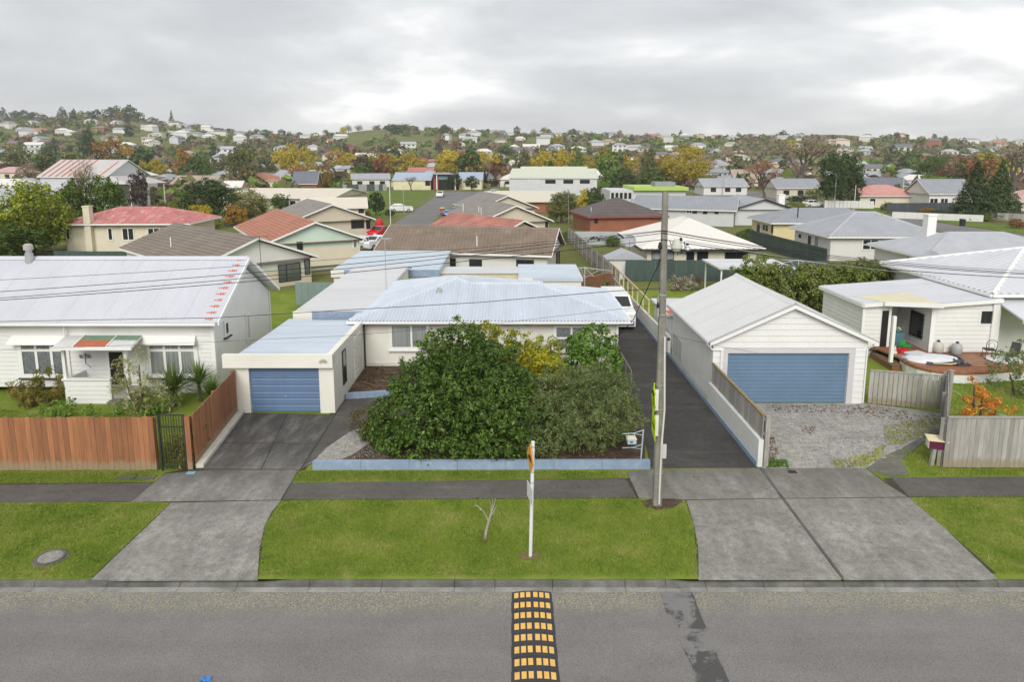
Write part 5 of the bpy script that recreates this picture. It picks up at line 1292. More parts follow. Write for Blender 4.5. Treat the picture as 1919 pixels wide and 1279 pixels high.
h, r, i = house('old two-storey grey villa with rust-striped iron roof', (-95.2, 138), (-79.8, 135.5), 6.3, 13, 'gx', 3.3, GREYW, RUSTR, 'corr', ov=0.35, ribs=0.5, wins=[('r', 227, 329, 231, 345, WN), ('r', 242, 333, 248, 350, two(WN)), ('r', 242, 368, 250, 388, two(WN)), ('f', 215, 332, 221, 346, WN)])
L_, c_, s_ = slope(6.5, 3.3)
for k, t_ in enumerate((0.06, 0.16, .26, .35, .44, .54, .88)):
    p = i['A'] + i['u'] * (i['W'] * t_) + Z * 6.3; v = i['w'] * c_ + Z * s_; n = (i['w'] * -s_ + Z * c_)
    wput(MB().obox(p + n * .06, i['u'] * 0.28, v * (L_ if k < 6 else L_ * .9), n * .02), 'rust_strip', ORANGE, r)
p = i['B'] + Z * 4.9
wput(MB().add([p - i['w'] * .2, p + i['u'] * 5.2 - i['w'] * .2, p + i['u'] * 5.2 + i['w'] * 11, p + i['w'] * 11, p - i['w'] * -1 + Z * 1.6, p + i['w'] * 9.5 + Z * 1.6], [(0, 1, 4), (1, 2, 5, 4), (2, 3, 5)]), 'veranda_roof', RUSTR, r)
for k in range(3): wput(MB().tube([p + i['u'] * 5 + i['w'] * (k * 5), p + i['u'] * 5 + i['w'] * (k * 5) - Z * 4.9], 0.12, 6), 'veranda_post', TRIM, h)
house('cream bungalow with salmon pink hip roof across the far street', (70.4, 139), (84, 139), 2.4, 10.5, 'hip', 2.0, CRW, col('salmon_roof', (0.55, 0.27, 0.235)), 'corr', ribs=0.7, wins=[('f', 1630, 372, 1640, 384, WN)])
h, r, i = house('white gabled cottage with grey roof beside the twin conifers', (80.6, 132.5), (90, 132.5), 3.1, 9, 'gx', 2.7, OFFW, IRONG, 'corr', ribs=0.6, ov=0.3, wins=[('f', 1743, 372, 1756, 388, two(WN)), ('f', 1763, 372, 1775, 388, two(WN))])
house('pale pink house with pink roof at the picture edge', (86.5, 117), (100, 117), 2.6, 9, 'hip', 1.9, col('pale_pink_wall', (0.60, 0.5, 0.48)), col('dusty_pink_roof', (0.52, 0.33, 0.31)), 'corr', ribs=0.6, wins=[('f', 1905, 382, 1912, 400, BLKF)])
house('white house with white roof at the far left edge', (-122, 151), (-106, 151), 3.0, 10, 'hip', 2.3, OFFW, IRONW, 'corr', ribs=0.8, wins=[('f', 3, 350, 12, 358, BLKF)])
house('low white house with pale roof left of the villa with rust stripes', (-100, 128), (-88, 122), 2.6, 10, 'gx', 1.9, OFFW, IRONSG, 'corr', ribs=0.8, wins=[('f', 12, 386, 26, 392, BLKF)])
house('white two-storey house with pale roof behind the left trees', (-121, 190), (-103, 190), 5.2, 11, 'hip', 2.4, OFFW, IRONW, 'corr', ribs=0.8, wins=[('f', 60, 322, 75, 330, dict(cols=(1, 1, 1), **WN))])
# second row, smaller in the picture: x0, x1 eaves, eave y, Y, eave height, rise, kind, roof, wall, label
GRNR = col('sage_green_roof', (0.38, 0.45, 0.33), var=0.04); SLATE = col('slate_roof', (0.15, 0.16, 0.19), var=0.06); TANR = col('tan_roof', (0.38, 0.31, 0.24), var=0.08)
for x0, x1, ye, Y, ze, ri_, kd, rm_, wm_2, lab in (
    (318, 400, 333, 205, 2.6, 2.2, 'gx', TANR, BEIGE, 'tan-roofed house left of the small teal-white cottage'),
    (352, 396, 336, 178, 2.4, 1.6, 'hip', IRONSG, OFFW, 'small pale cottage behind the round dark shrub'),
    (378, 465, 319, 262, 3.0, 2.2, 'hip', IRONLG, OFFW, 'wide pale grey hip roof behind the orange tiled one'),
    (408, 520, 327, 232, 2.6, 2.4, 'hip', TILEOR, CRW, 'orange hip-roofed house among bare trees'),
    (414, 452, 339, 176, 2.6, 1.6, 'gx', IRONW, col('powder_blue_wall', (0.5, 0.6, 0.66)), 'powder blue cottage with white roof behind bare branches'),
    (504, 546, 315, 268, 3.0, 2.6, 'hip', IRONLG, OFFW, 'grey pyramid-roofed house with white wall beside the green roof'),
    (549, 628, 316, 275, 3.0, 2.4, 'hip', GRNR, OFFW, 'sage green hip-roofed house'),
    (546, 594, 337, 190, 3.0, 3.4, 'gx', SLATE, BRICK, 'slate-roofed brick house below the green roof'),
    (612, 650, 308, 330, 3.2, 2.5, 'hip', IRONSG, GREYW, 'pale-roofed house beside the yellow trees on the left'),
    (1318, 1405, 334, 188, 2.4, 2.0, 'gx', IRONLG, OFFW, 'long light-grey house behind the far street lamp'),
    (1375, 1425, 322, 250, 3.0, 3.0, 'gx', TANR, CRW, 'cream gabled house with tan roof above the parked wagon'),
    (1455, 1542, 344, 172, 2.6, 2.2, 'gx', IRONG, BEIGE, 'grey-roofed long house under the big bare tree'),
    (1628, 1712, 333, 190, 2.4, 2.2, 'gx', SLATE, col('char_wall', (0.08, 0.08, 0.085)), 'dark house with black cladding behind the salmon roof'),
    (1612, 1660, 319, 260, 2.8, 2.4, 'gx', IRONLG, OFFW, 'white gabled house with light roof above the dark cladding'),
    (1685, 1716, 318, 265, 2.8, 2.0, 'hip', IRONG, GREYW, 'grey house left of the broad round tree'),
    (1330, 1370, 300, 380, 3.5, 3.0, 'hip', IRONLG, GREYW, 'blue-grey hip roof beyond the golden tree'),
    (1195, 1232, 303, 370, 3.2, 2.6, 'hip', SLATE, OFFW, 'slate hip roof among rust-brown trees'),
    (1096, 1130, 316, 270, 3.4, 2.0, 'gx', IRONW, OFFW, 'white-roofed house peeping over the hall'),
    (785, 822, 320, 262, 3.2, 2.4, 'hip', IRONLG, OFFW, 'pale two-tone house between the yellow trees'),
    (900, 925, 325, 250, 3.0, 2.2, 'hip', IRONG, OFFW, 'grey house right of the second clubroom'),
    (0, 70, 338, 170, 3.0, 2.0, 'hip', IRONLG, OFFW, 'grey hip-roofed house low on the left margin')):
    a_, b_ = AT(x0, ye, Y), AT(x1, ye, Y)
    zz = a_.z - ze if False else terrain(a_.x, Y)
    hd = house(lab, (a_.x, Y), (b_.x, Y), zz + ze, min(11, (b_.x - a_.x) * .8), kd, ri_, wm_2, rm_, 'corr', ov=0.4, ribs=1.2, zb=zz, split=False)
    W_ = b_.x - a_.x
    for t_ in (0.22, 0.55, .8):
        q = hd[2]['O'] + hd[2]['u'] * (hd[2]['Wi'] * t_)
        window(hd[0], hd[2]['O'], hd[2]['u'], -hd[2]['w'], hd[2]['Wi'] * t_ - .7, hd[2]['Wi'] * t_ + .7, zz + 0.9, zz + 2.0, cols=(1, 1), **BLKF)

# ------------------------------------------------------------------ fences
def fence(name, label, a, b, h, mats, pw=0.15, gap=0.006, z0=0.04, post=None, rails=(0.3, 0.85), jit=0.02, t=0.022, cap=None, h2=None, face=1, zr=None, pmat=None):
    a, b = Vector((a[0], a[1], 0)), Vector((b[0], b[1], 0)); u = (b - a).normalized(); n = Vector((u.y, -u.x, 0)) * face; L = (b - a).length
    th = thing(name, label, 'fence', a)
    k = max(1, int(L / (pw + gap)))
    for i_ in range(k):
        s = L * i_ / k; hh = h + ((h2 - h) * i_ / k if h2 else 0) + rnd.uniform(-jit, jit); tt = rnd.uniform(0, .006)
        wput(MB().obox(a + u * s + n * tt + Z * (z0 + rnd.uniform(-jit, jit) * .5), u * (L / k - gap), n * t, Z * (hh - z0)), 'paling', rnd.choice(mats), th)
    for rr in rails:
        hr = (h if not h2 else min(h, h2)) * rr
        wput(MB().obox(a - n * .05 + Z * hr, u * L, n * .048, Z * .09), 'rail', mats[0], th)
    if post:
        m = max(1, int(L / post))
        for i_ in range(m + 1):
            wput(MB().obox(a + u * min(L - .1, L * i_ / m) - n * .15, u * .1, n * .1, Z * (h - .05)), 'post', pmat or mats[0], th)
    if cap: wput(MB().obox(a - n * .03 + Z * (h + .005), u * L, n * .09, Z * .045), 'capping', cap, th)
    return th
def variants(base, c, k=4, **kw):
    out = [M(f'{base}_{j}', mul(c, 0.82 + 0.12 * j), 0.82, 0.2, 2.0, 0.12, grime=0.35, grime_col=kw.get('g', (0.15, 0.1, 0.06)), stretch=(7, 7, 0.7)) for j in range(k)]
    for m in out:      # sun-bleached, lichened foot of the palings
        nt = m.node_tree; b = nt.nodes['Principled BSDF']; src = b.inputs['Base Color'].links[0].from_socket; p = worldpos(nt)
        sep = nnode(nt, 'ShaderNodeSeparateXYZ'); nt.links.new(p, sep.inputs[0])
        a = nnode(nt, 'ShaderNodeMath', operation='MULTIPLY_ADD'); nt.links.new(noise_fac(nt, scaled(nt, p, (9, 9, 2)), 1.0, 4), a.inputs[0]); a.inputs[1].default_value = -.5; nt.links.new(sep.outputs[2], a.inputs[2])
        nt.links.new(mixc(nt, ramp(nt, a.outputs[0], [(0.0, (.75,) * 3), (.14, (0, 0, 0))]), src, (0.27, 0.225, 0.14)), b.inputs['Base Color'])
    return out
RB = variants('red_paling', (0.36, 0.155, 0.072))
GP = variants('grey_paling', (0.37, 0.355, 0.325), g=(0.13, 0.13, 0.1))
fence('paling_fence', 'red-brown stained paling fence along the street before the villa', (-27, 20.3), (-11.27, 20.4), 1.8, RB, 0.16, post=2.4)
fence('paling_fence', 'narrow strip of red-brown palings between gate and corner', (-10.31, 20.42), (-10.15, 20.44), 1.83, RB, 0.15)
fence('paling_fence', 'red-brown stained side fence climbing beside the single driveway', (-10.16, 20.62), (-10.70, 25.36), 1.78, RB, 0.15, z0=0.1, post=2.3)
def gate():
    a, b = AT(299, 883, 20.4), AT(352, 883, 20.4)
    x0, x1 = -11.24, a.x + (b.x - a.x) + 0.0
    x1 = -10.42 if False else -10.98
    x0 = -11.24
    w_ = 0.9; x0 = AT(299, 830, 20.42).x; x1 = AT(349, 830, 20.42).x
    th = thing('iron_gate', 'narrow black wrought iron gate with dark frame', 'gate', (x0, 20.42, 0))
    IR = M('black_iron', (0.028, 0.03, 0.028), 0.6, 0.2, 4)
    for xx in (x0, x1 - .05): wput(MB().box(xx, 20.39, 0, xx + .05, 20.45, 1.86), 'gate_post', IR, th)
    for zz in (0.12, 1.45, 1.84): wput(MB().box(x0 + .05, 20.4, zz, x1 - .05, 20.43, zz + .035), 'gate_rail', IR, th)
    n = 9
    for k in range(n):
        xx = x0 + .09 + (x1 - x0 - .18) * k / (n - 1)
        wput(MB().tube([(xx, 20.415, .12), (xx, 20.415, 1.84)], 0.011, 5), 'gate_bar', IR, th)
    return x0, x1
gx0, gx1 = gate()
FY = 20.59
fence('paling_fence', 'weathered grey paling fence along the footpath beside the mailbox', (13.8, FY), (27, FY - .1), 1.7, GP, 0.145, post=2.0, cap=WOODGREY)
fence('paling_fence', 'slanting grey paling gate with slits beside the double garage', (14.36, 26.35), (17.0, 25.55), 1.42, GP, 0.145, 0.026, z0=0.06, cap=WOODGREY, rails=(.2, .8))
fence('paling_fence', 'short grey fence run seen edge-on beside the slanting gate', (13.83, 20.66), (16.9, 25.45), 1.68, GP, 0.14, 0.01, post=2.2)
wp = thing('gate_post', 'tall whitish gate post at the end of slanting gate', 'post', (17.05, 25.5, 0))
wput(MB().box(16.98, 25.44, 0, 17.12, 25.58, 1.66), 'post', WOODGREY, wp); wput(MB().box(16.96, 25.42, 1.66, 17.14, 25.6, 1.7), 'cap', WOODGREY, wp)
f_ = fence('paling_fence', 'grey palings with mossy cap on top of the white driveway wall', (8.03, 20.72), (8.03, 26.3), 1.72, GP, 0.15, 0.02, z0=0.95, rails=(.62, .9), post=0.95, cap=M('mossy_cap', (0.30, 0.21, 0.09), 0.9, 0.25, 6, 0.1), face=-1)
wput(MB().box(8.08, 20.62, -.03, 8.22, 20.74, 1.74), 'end_post', WOODGREY, f_)
GF = [M(f'green_steel_{k}', mul((0.055, 0.085, 0.075), 0.9 + .1 * k), 0.6, 0.08, 1.0, 0.05) for k in range(3)]
fence('steel_fence', 'long dark green steel panel fence before the white-roofed house', (9.2, 54.6), (25.5, 54.4), 1.72, GF, 0.78, 0.015, jit=0.004, t=0.04, post=2.4, pmat=GF[0])
fence('steel_fence', 'dark green steel fence running back beside the white-roofed house', (28.4, 61), (27.2, 78), 1.8, GF, 0.78, 0.015, jit=0.004, t=0.04)
fence('steel_fence', 'grey-green steel fence between the villa and beige house', (-14.6, 45.2), (-9.3, 45.2), 1.6, [M('grey_green_steel', (0.19, 0.25, 0.24), 0.6)], 0.4, 0.01, jit=0.003, t=0.03)
fence('steel_fence', 'dark green slatted fence below the cream house with red roof', (-42, 62), (-24, 60), 1.5, GF, 0.5, 0.03, jit=0.004)
fence('paling_fence', 'long grey boundary fence receding behind the centre', (7.9, 49.8), (6.8, 81), 1.7, GP, 0.3, 0.01, post=3)
fence('steel_fence', 'pale grey sheet fence before the red brick house', (7.2, 78), (14.5, 77.5), 1.6, [M('pale_sheet', (0.42, 0.45, 0.46), 0.6)], 0.6, 0.006, jit=0.002)
fence('steel_fence', 'charcoal panel fence before the salmon-roofed house', (68, 124), (86, 126), 1.9, [M('charcoal_panel', (0.07, 0.08, 0.09), 0.6)], 1.8, 0.03, jit=0.003)
fence('board_fence', 'long white board fence on the far verge', (63.5, 114), (74, 107), 1.1, [OFFW], 1.6, 0.02, jit=0.003)
fence('board_fence', 'white picket fence before the big dark tree', (63.5, 139), (72, 136), 1.5, [OFFW], 0.6, 0.05, jit=0.003)
fence('paling_fence', 'weathered fence along the far verge before the white cottage', (74, 112.5), (84, 103.5), 1.3, GP, 0.5, 0.02)
fence('paling_fence', 'grey fence with wheelie bin gap beside the twin conifers', (84.6, 102.5), (90.5, 97), 1.3, GP, 0.5, 0.02)
fence('steel_fence', 'dark slate panel fence at the right margin', (78, 88), (84, 80.5), 1.5, [M('slate_panel', (0.055, 0.065, 0.075), 0.6)], 1.5, 0.02, jit=0.003)
fence('steel_fence', 'pale sheet fence along the playing field', (-59, 168), (-41, 168), 1.7, [M('grey_sheet', (0.36, 0.37, 0.37), 0.6)], 2.0, 0.05, jit=0.003)
fence('paling_fence', 'dark paling fence beyond the playing field', (-54, 214), (-39, 214), 2.0, [WOODGREY, GF[0]], 1.2, 0.03)
# horizontal slat screen and unclad fence frame
th_ = thing('slat_screen', 'red-brown horizontal slat screen behind the blue roof', 'fence', (1.6, 48.6, 0))
for k in range(9): wput(MB().box(1.7, 48.6, .1 + k * .17, 7.3, 48.63, .24 + k * .17), 'slat', M('cedar_slat', (0.17, 0.06, 0.035), 0.75, 0.2, 4), th_)
for xx in (1.8, 4.4, 7.1): wput(MB().box(xx, 48.63, 0, xx + .1, 48.73, 1.62), 'post', WOODGREY, th_)
RAW = M('raw_pale_timber', (0.62, 0.52, 0.33), 0.8, 0.1, 3)
th_ = thing('timber_fence', 'unclad pale timber fence frame beside the driveway end', 'fence', (7.86, 38, 0))
for zz in (0.78, 1.75): wput(MB().obox((7.82, 38.2, zz), (-.12, 14, 0), (.06, 0, 0), (0, 0, .1)), 'rail', RAW, th_)
for k in range(9): wput(MB().box(7.82 - .015 * k * .9, 38.3 + k * 1.72, 0.1, 7.90 - .015 * k * .9, 38.38 + k * 1.72, 1.76), 'stud', RAW, th_)
# ------------------------------------------------------------------ foliage
def unit(a): return a / np.maximum(1e-6, np.linalg.norm(a, axis=-1, keepdims=True))
def leaf_quads(P, N, L, W, up=0.0):
    n = len(P); N = unit(N)
    r = nrg.normal(size=(n, 3)); r[:, 2] += up
    t = unit(r - (r * N).sum(1, keepdims=True) * N); b = np.cross(N, t)
    sz = nrg.uniform(.5, 1.45, n); L = (L * sz)[:, None]; W = (W * sz * nrg.uniform(.8, 1.2, n))[:, None]
    m = P + t * L * nrg.uniform(-.08, .12, (n, 1)) + N * W * .16
    return np.stack([P - t * L / 2, m + b * W / 2, P + t * L / 2 - N * W * .1, m - b * W / 2], axis=1)
def lump_points(lumps, n, shell=(.72, 1.06), rough=.18, inner=.16):
    C = np.array([l[:3] for l in lumps], float); Rr = np.array([l[3:6] if len(l) >= 6 else (l[3],) * 3 for l in lumps], float)
    wt = (Rr[:, 0] * Rr[:, 2] + Rr[:, 0] * Rr[:, 1]); wt /= wt.sum()
    k = nrg.choice(len(lumps), int(n * 2.2), p=wt)
    d = unit(nrg.normal(size=(len(k), 3)))
    ph = C[k] * 3.1
    bumpy = 1 + rough * (np.sin(d[:, 0] * 5.3 + ph[:, 0]) * np.sin(d[:, 1] * 4.7 + ph[:, 1]) + .6 * np.sin(d[:, 2] * 7.1 + d[:, 0] * 6 + ph[:, 2]))
    s = nrg.uniform(shell[0], shell[1], len(k)); q = nrg.random(len(k)) < inner; s[q] = nrg.uniform(.3, .7, q.sum())
    P = C[k] + d * Rr[k] * (s * bumpy)[:, None]
    keep = np.ones(len(P), bool)
    for i in range(len(lumps)):
        e = ((P - C[i]) / Rr[i]); keep &= ~((np.linalg.norm(e, axis=1) < .62) & (k != i))
    P, d, k = P[keep][:n], d[keep][:n], k[keep][:n]
    return P, unit(d / Rr[k])
def clumped(lumps, n, per, rad, **kw):
    """leaves gathered in sprays: cluster centres on the lumps, leaves round each"""
    C, N = lump_points(lumps, max(4, n // per), **kw); m = len(C)
    d = unit(nrg.normal(size=(m * per, 3)) + np.repeat(N, per, 0) * .9)
    r = rad * nrg.uniform(.6, 1.35, m).repeat(per)[:, None]
    return np.repeat(C, per, 0) + d * r * nrg.uniform(.35, 1.0, (m * per, 1)), d
def bush(name, label, cat, lumps, n, L, W, mat, group=None, rough=.18, outw=1.0, stem=True, up=0.3, z0=0.0, clump=.24):
    c = np.mean([l[:2] for l in lumps], axis=0)
    th = thing(name, label, cat, (c[0], c[1], z0), 0, group)
    P, N = clumped(lumps, n, 34, clump, rough=rough)
    keep = P[:, 2] > z0 + .03; P, N = P[keep], N[keep]
    N = unit(N * outw + nrg.normal(size=N.shape) * .55 + np.array([0, 0, .35]))
    V = leaf_quads(P - np.array([c[0], c[1], z0]), N, L, W, up)
    put('foliage', quads_mesh('foliage', V, mat), th)
    if stem:
        mb = MB()
        for l in lumps:
            p = Vector(l[:3]); base = Vector((c[0] + (p.x - c[0]) * .4, c[1] + (p.y - c[1]) * .4, z0))
            mb.tube([base, base.lerp(p, .5) + Vector((rnd.uniform(-.1, .1), rnd.uniform(-.1, .1), 0)), p], [.06, .045, .02], 5)
        wput(mb, 'stem', M('bark_brown', (0.10, 0.075, 0.055), 0.9, 0.2, 4), th)
    return th
LF = {
 'camellia': leafmat('camellia_leaf', [(0.0283, 0.0621, 0.0128), (0.0638, 0.125, 0.0199), (0.11, 0.192, 0.0283), (0.187, 0.274, 0.0426)], 0.36, 0.18, .25),
 'olive': leafmat('olive_leaf', [(0.0706, 0.104, 0.0322), (0.131, 0.177, 0.0564), (0.202, 0.25, 0.0887), (0.302, 0.332, 0.137)], 0.6, 0.25),
 'glossy': leafmat('glossy_leaf', [(0.0605, 0.125, 0.0194), (0.121, 0.229, 0.0322), (0.222, 0.352, 0.0564)], 0.4, 0.2),
 'limey': leafmat('lime_leaf', [(0.121, 0.177, 0.0194), (0.242, 0.3, 0.0322), (0.403, 0.415, 0.0484), (0.484, 0.352, 0.0645)], 0.5, 0.3),
 'gold': leafmat('gold_leaf', [(0.34, 0.33, 0.015), (0.52, 0.49, 0.025), (0.62, 0.58, 0.035)], 0.5, 0.3),
 'bronze': leafmat('bronze_leaf', [(0.0775, 0.0559, 0.0248), (0.139, 0.104, 0.0372), (0.109, 0.12, 0.0372)], 0.5, 0.2),
 'fern': leafmat('fern_leaf', [(0.093, 0.12, 0.0223), (0.186, 0.192, 0.0372), (0.295, 0.224, 0.062), (0.217, 0.128, 0.0372)], 0.6, 0.3),
 'pale': leafmat('variegated_leaf', [(0.155, 0.184, 0.0496), (0.31, 0.319, 0.124), (0.527, 0.527, 0.26), (0.202, 0.208, 0.062)], 0.6, 0.3),
 'flax': leafmat('sword_leaf', [(0.062, 0.12, 0.0223), (0.124, 0.2, 0.0372), (0.202, 0.271, 0.062)], 0.45, 0.25),
 'orange': leafmat('orange_leaf', [(0.52, 0.15, 0.025), (0.66, 0.26, 0.04), (0.68, 0.4, 0.09)], 0.55, 0.35),
 'hedge': leafmat('hedge_leaf', [(0.0558, 0.0862, 0.0209), (0.121, 0.163, 0.0328), (0.205, 0.25, 0.0521), (0.223, 0.173, 0.0893)], 0.5, 0.25),
 'dry': leafmat('dry_leaf', [(0.12, 0.06, 0.03), (0.22, 0.12, 0.06), (0.32, 0.2, 0.11)], 0.8, 0.1),
}
bush('camellia_bush', 'huge dark green camellia bush bulging over the blue wall', 'bush',
     [(-3.55, 22.7, .9, 1.35, 1.2, 1.0), (-2.5, 22.0, .8, 1.3, 1.1, .95), (-1.1, 22.0, .85, 1.35, 1.15, 1.0), (.25, 22.4, .9, 1.15, 1.2, 1.05), (-2.9, 23.3, 1.75, 1.45, 1.3, 1.0), (-1.5, 23.0, 1.7, 1.5, 1.4, 1.0),
      (-.2, 23.4, 1.5, 1.05, 1.1, .9), (-2.0, 24.4, 2.4, 1.35, 1.3, .95), (-1.0, 24.4, 2.15, 1.2, 1.2, .85), (-1.9, 25.1, 2.9, .9, .85, .7), (-.3, 22.9, 1.9, .9, .9, .7), (-3.2, 21.5, .35, 1.2, .8, .5), (-1.7, 21.35, .35, 1.2, .75, .55), (-.3, 21.4, .4, 1.1, .75, .6), (-4.3, 22.6, .45, .8, .8, .55)], 56000, .12, .06, LF['camellia'], rough=.16, clump=.24)
bush('broom_bush', 'fine grey-green feathery shrub beside the letterbox', 'bush',
     [(1.5, 22.3, .9, 1.15, 1.1, .95), (2.6, 22.2, .95, 1.2, 1.15, .9), (3.55, 22.5, 1.1, .95, 1.1, .8), (2.0, 23.4, 1.65, 1.2, 1.1, .85), (3.1, 23.5, 1.6, 1.15, 1.1, .8), (1.1, 23.3, 1.2, .9, .9, .8), (3.75, 23.2, 1.2, .7, .8, .8), (1.0, 21.6, .5, .9, .8, .6)], 40000, .13, .026, LF['olive'], rough=.16, outw=.7, up=.5, clump=.2)
bush('round_shrub', 'rounded glossy green shrub at the cream house corner', 'bush', [(3.35, 28.0, 1.6, 1.15, 1.0, 1.2), (3.0, 27.7, 1.1, 1.1, .9, .9), (3.8, 27.8, 1.2, .85, .8, 1.0)], 8000, .15, .085, LF['glossy'])
bush('golden_shrub', 'bright golden yellow shrub showing between the green bushes', 'bush', [(1.0, 26.0, 1.85, .65, .5, .42), (1.5, 26.1, 1.8, .5, .4, .4), (1.2, 26.1, 1.3, .8, .5, .6)], 3200, .13, .08, LF['gold'])
bush('tall_shrub', 'lime-green leafy shrub rising highest before the blue roof', 'bush', [(-1.3, 27.2, 2.3, 1.0, .8, 1.05), (-.5, 27.0, 2.2, .8, .7, .9), (-1.0, 27.2, 1.4, 1.2, .8, 1.0), (.5, 27.6, 1.75, .75, .6, .95), (1.4, 27.8, 1.6, .6, .5, .8)], 7500, .14, .07, LF['limey'], rough=.3)
bush('window_shrub', 'blue-green rounded shrub under the lace-curtained window', 'bush', [(-3.3, 28.4, 1.5, .95, .8, .95), (-3.0, 28.2, .8, 1.0, .8, .8)], 3000, .14, .07, LF['camellia'])
bush('twiggy_shrub', 'sparse upright shrub left of the small window', 'bush', [(1.4, 29.2, 1.3, .45, .4, .95), (.9, 29.0, 1.3, .5, .4, 1.0), (2.0, 29.3, 1.1, .4, .4, .8)], 1500, .13, .06, LF['limey'], rough=.35)
bush('bronze_shrub', 'low bronze-leaved shrub at the path edge', 'bush', [(-5.0, 23.4, .5, .75, .7, .55), (-4.5, 22.7, .45, .6, .6, .5), (-5.4, 23.9, .35, .5, .5, .4)], 2600, .085, .04, LF['bronze'])
# front garden of the villa
bush('fern_clump', 'browning fern and shrub clump under the lace window', 'plant', [(-19.5, 26.4, .55, .65, .5, .6), (-18.8, 26.5, .65, .6, .5, .75), (-19.0, 26.1, .4, .8, .4, .45)], 1900, .26, .04, LF['fern'], up=.9)
bush('bamboo_shrub', 'wispy variegated shrub before the villa porch door', 'bush', [(-14.7, 25.5, .95, .75, .6, .95), (-14.0, 25.3, .7, .7, .6, .75), (-14.5, 25.6, 1.9, .35, .35, .6), (-15.1, 25.6, 1.5, .35, .35, .6), (-13.7, 25.4, .5, .8, .5, .5)], 3400, .14, .026, LF['pale'], rough=.35, up=.7)
bush('ground_cover', 'low leafy ground cover in the villa flower bed', 'plant', [(-18 + .75 * k, 25.4, .12, .6, .45, .22) for k in range(7)], 1800, .11, .06, LF['glossy'], stem=False)
def sword(name, label, x, y, n, L, W, mat, z0=0.0, trunk=0.25, spread=1.0, cat='plant'):
    th = thing(name, label, cat, (x, y, z0)); V = []
    for k in range(n):
        az = nrg.uniform(0, 6.283); el = nrg.uniform(.25, 1.45); l_ = L * nrg.uniform(.7, 1.15)
        d = np.array([math.cos(az) * math.cos(el) * spread, math.sin(az) * math.cos(el) * spread, math.sin(el)]); s = np.array([-math.sin(az), math.cos(az), 0]) * W / 2
        p = np.array([0, 0, trunk]); dr = np.array([0, 0, 1.0])
        a, b, c = p, p + d * l_ * .5, p + d * l_ - dr * l_ * (.25 * (1.4 - el))
        V.append([a - s * .6, b - s, b + s, a + s * .6]); V.append([b - s, c - s * .1, c + s * .1, b + s])
    put('leaves', quads_mesh('leaves', np.array(V), mat), th)
    MB().tube([(0, 0, -.05), (0, 0, trunk + .1)], [.09, .07], 7).build('stalk', M('bark_brown', (0.10, 0.075, 0.055)), th)
    return th
sword('cabbage_tree', 'spiky green cabbage tree beside the villa window', -13.55, 26.2, 190, 1.25, .055, LF['flax'], trunk=.5)
sword('cabbage_tree', 'spiky cabbage tree nearest the villa corner', -12.75, 26.7, 120, 1.05, .05, LF['flax'], trunk=.75)
sword('cabbage_tree', 'small spiky cabbage tree against the side fence', -12.1, 26.3, 110, .95, .05, LF['flax'], trunk=.4)
bush('gate_weed', 'weeds and dry leaves at the foot of iron gate', 'plant', [((gx0 + gx1) / 2, 20.75, .3, .4, .25, .4), ((gx0 + gx1) / 2 + .2, 20.3, .1, .35, .15, .18), ((gx0 + gx1) / 2, 21.4, .7, .5, .5, .8)], 1300, .1, .05, LF['fern'], stem=False)
bush('canna_clump', 'orange autumn hydrangea clump behind the grey fence', 'plant', [(16.35, 23.2, 1.25, .22, .2, .75), (16.8, 23.3, .85, .45, .3, .6), (17.4, 23.4, .9, .45, .3, .5), (16.3, 23.1, 1.9, .14, .1, .3), (16.7, 23.2, 1.5, .15, .12, .3)], 1000, .14, .06, LF['orange'], up=1.2)
bush('margin_shrub', 'grey-green shrub beside the deck at the picture edge', 'bush', [(20.9, 27.6, .9, .7, .7, 1.0), (21.6, 27.3, 1.3, .9, .8, 1.2)], 3400, .1, .045, LF['olive'])
hl = []
for k in range(13):
    t = k / 12; hl.append((14.6 + 13.6 * t, 42.6 + 1.5 * math.sin(k * 1.7) * .4, 1.55 + .12 * math.sin(k * 2.1), 1.0, 1.1, 1.6 + .22 * math.sin(k * 1.3)))
hl += [(15 + 13.2 * rnd.random(), 42.3 + rnd.uniform(-.4, .5), 2.6 + rnd.uniform(-.15, .25), .6, .6, .45) for k in range(14)]
bush('hedge', 'long unclipped green hedge behind the double garage', 'hedge', hl, 60000, .16, .085, LF['hedge'], rough=.22, clump=.3)
bush('flower_clump', 'pale flowering clump before the dark green fence', 'plant', [(12.3, 50.5, .55, .9, .6, .5), (13.4, 50.8, .5, .8, .5, .5)], 1100, .16, .09, leafmat('blossom', [(0.16, 0.15, 0.07), (0.4, 0.38, 0.3), (0.3, 0.2, 0.17)], .7, .3))
sword('pampas', 'thin brownish pampas tuft beside the dark green fence', 14.2, 51.2, 60, 1.2, .04, LF['dry'], spread=.5)
bush('fence_shrub', 'dark shrub beside the slat screen', 'bush', [(5.9, 46.8, .6, .9, .6, .7), (6.6, 46.6, .5, .7, .5, .6)], 1500, .16, .08, LF['hedge'])
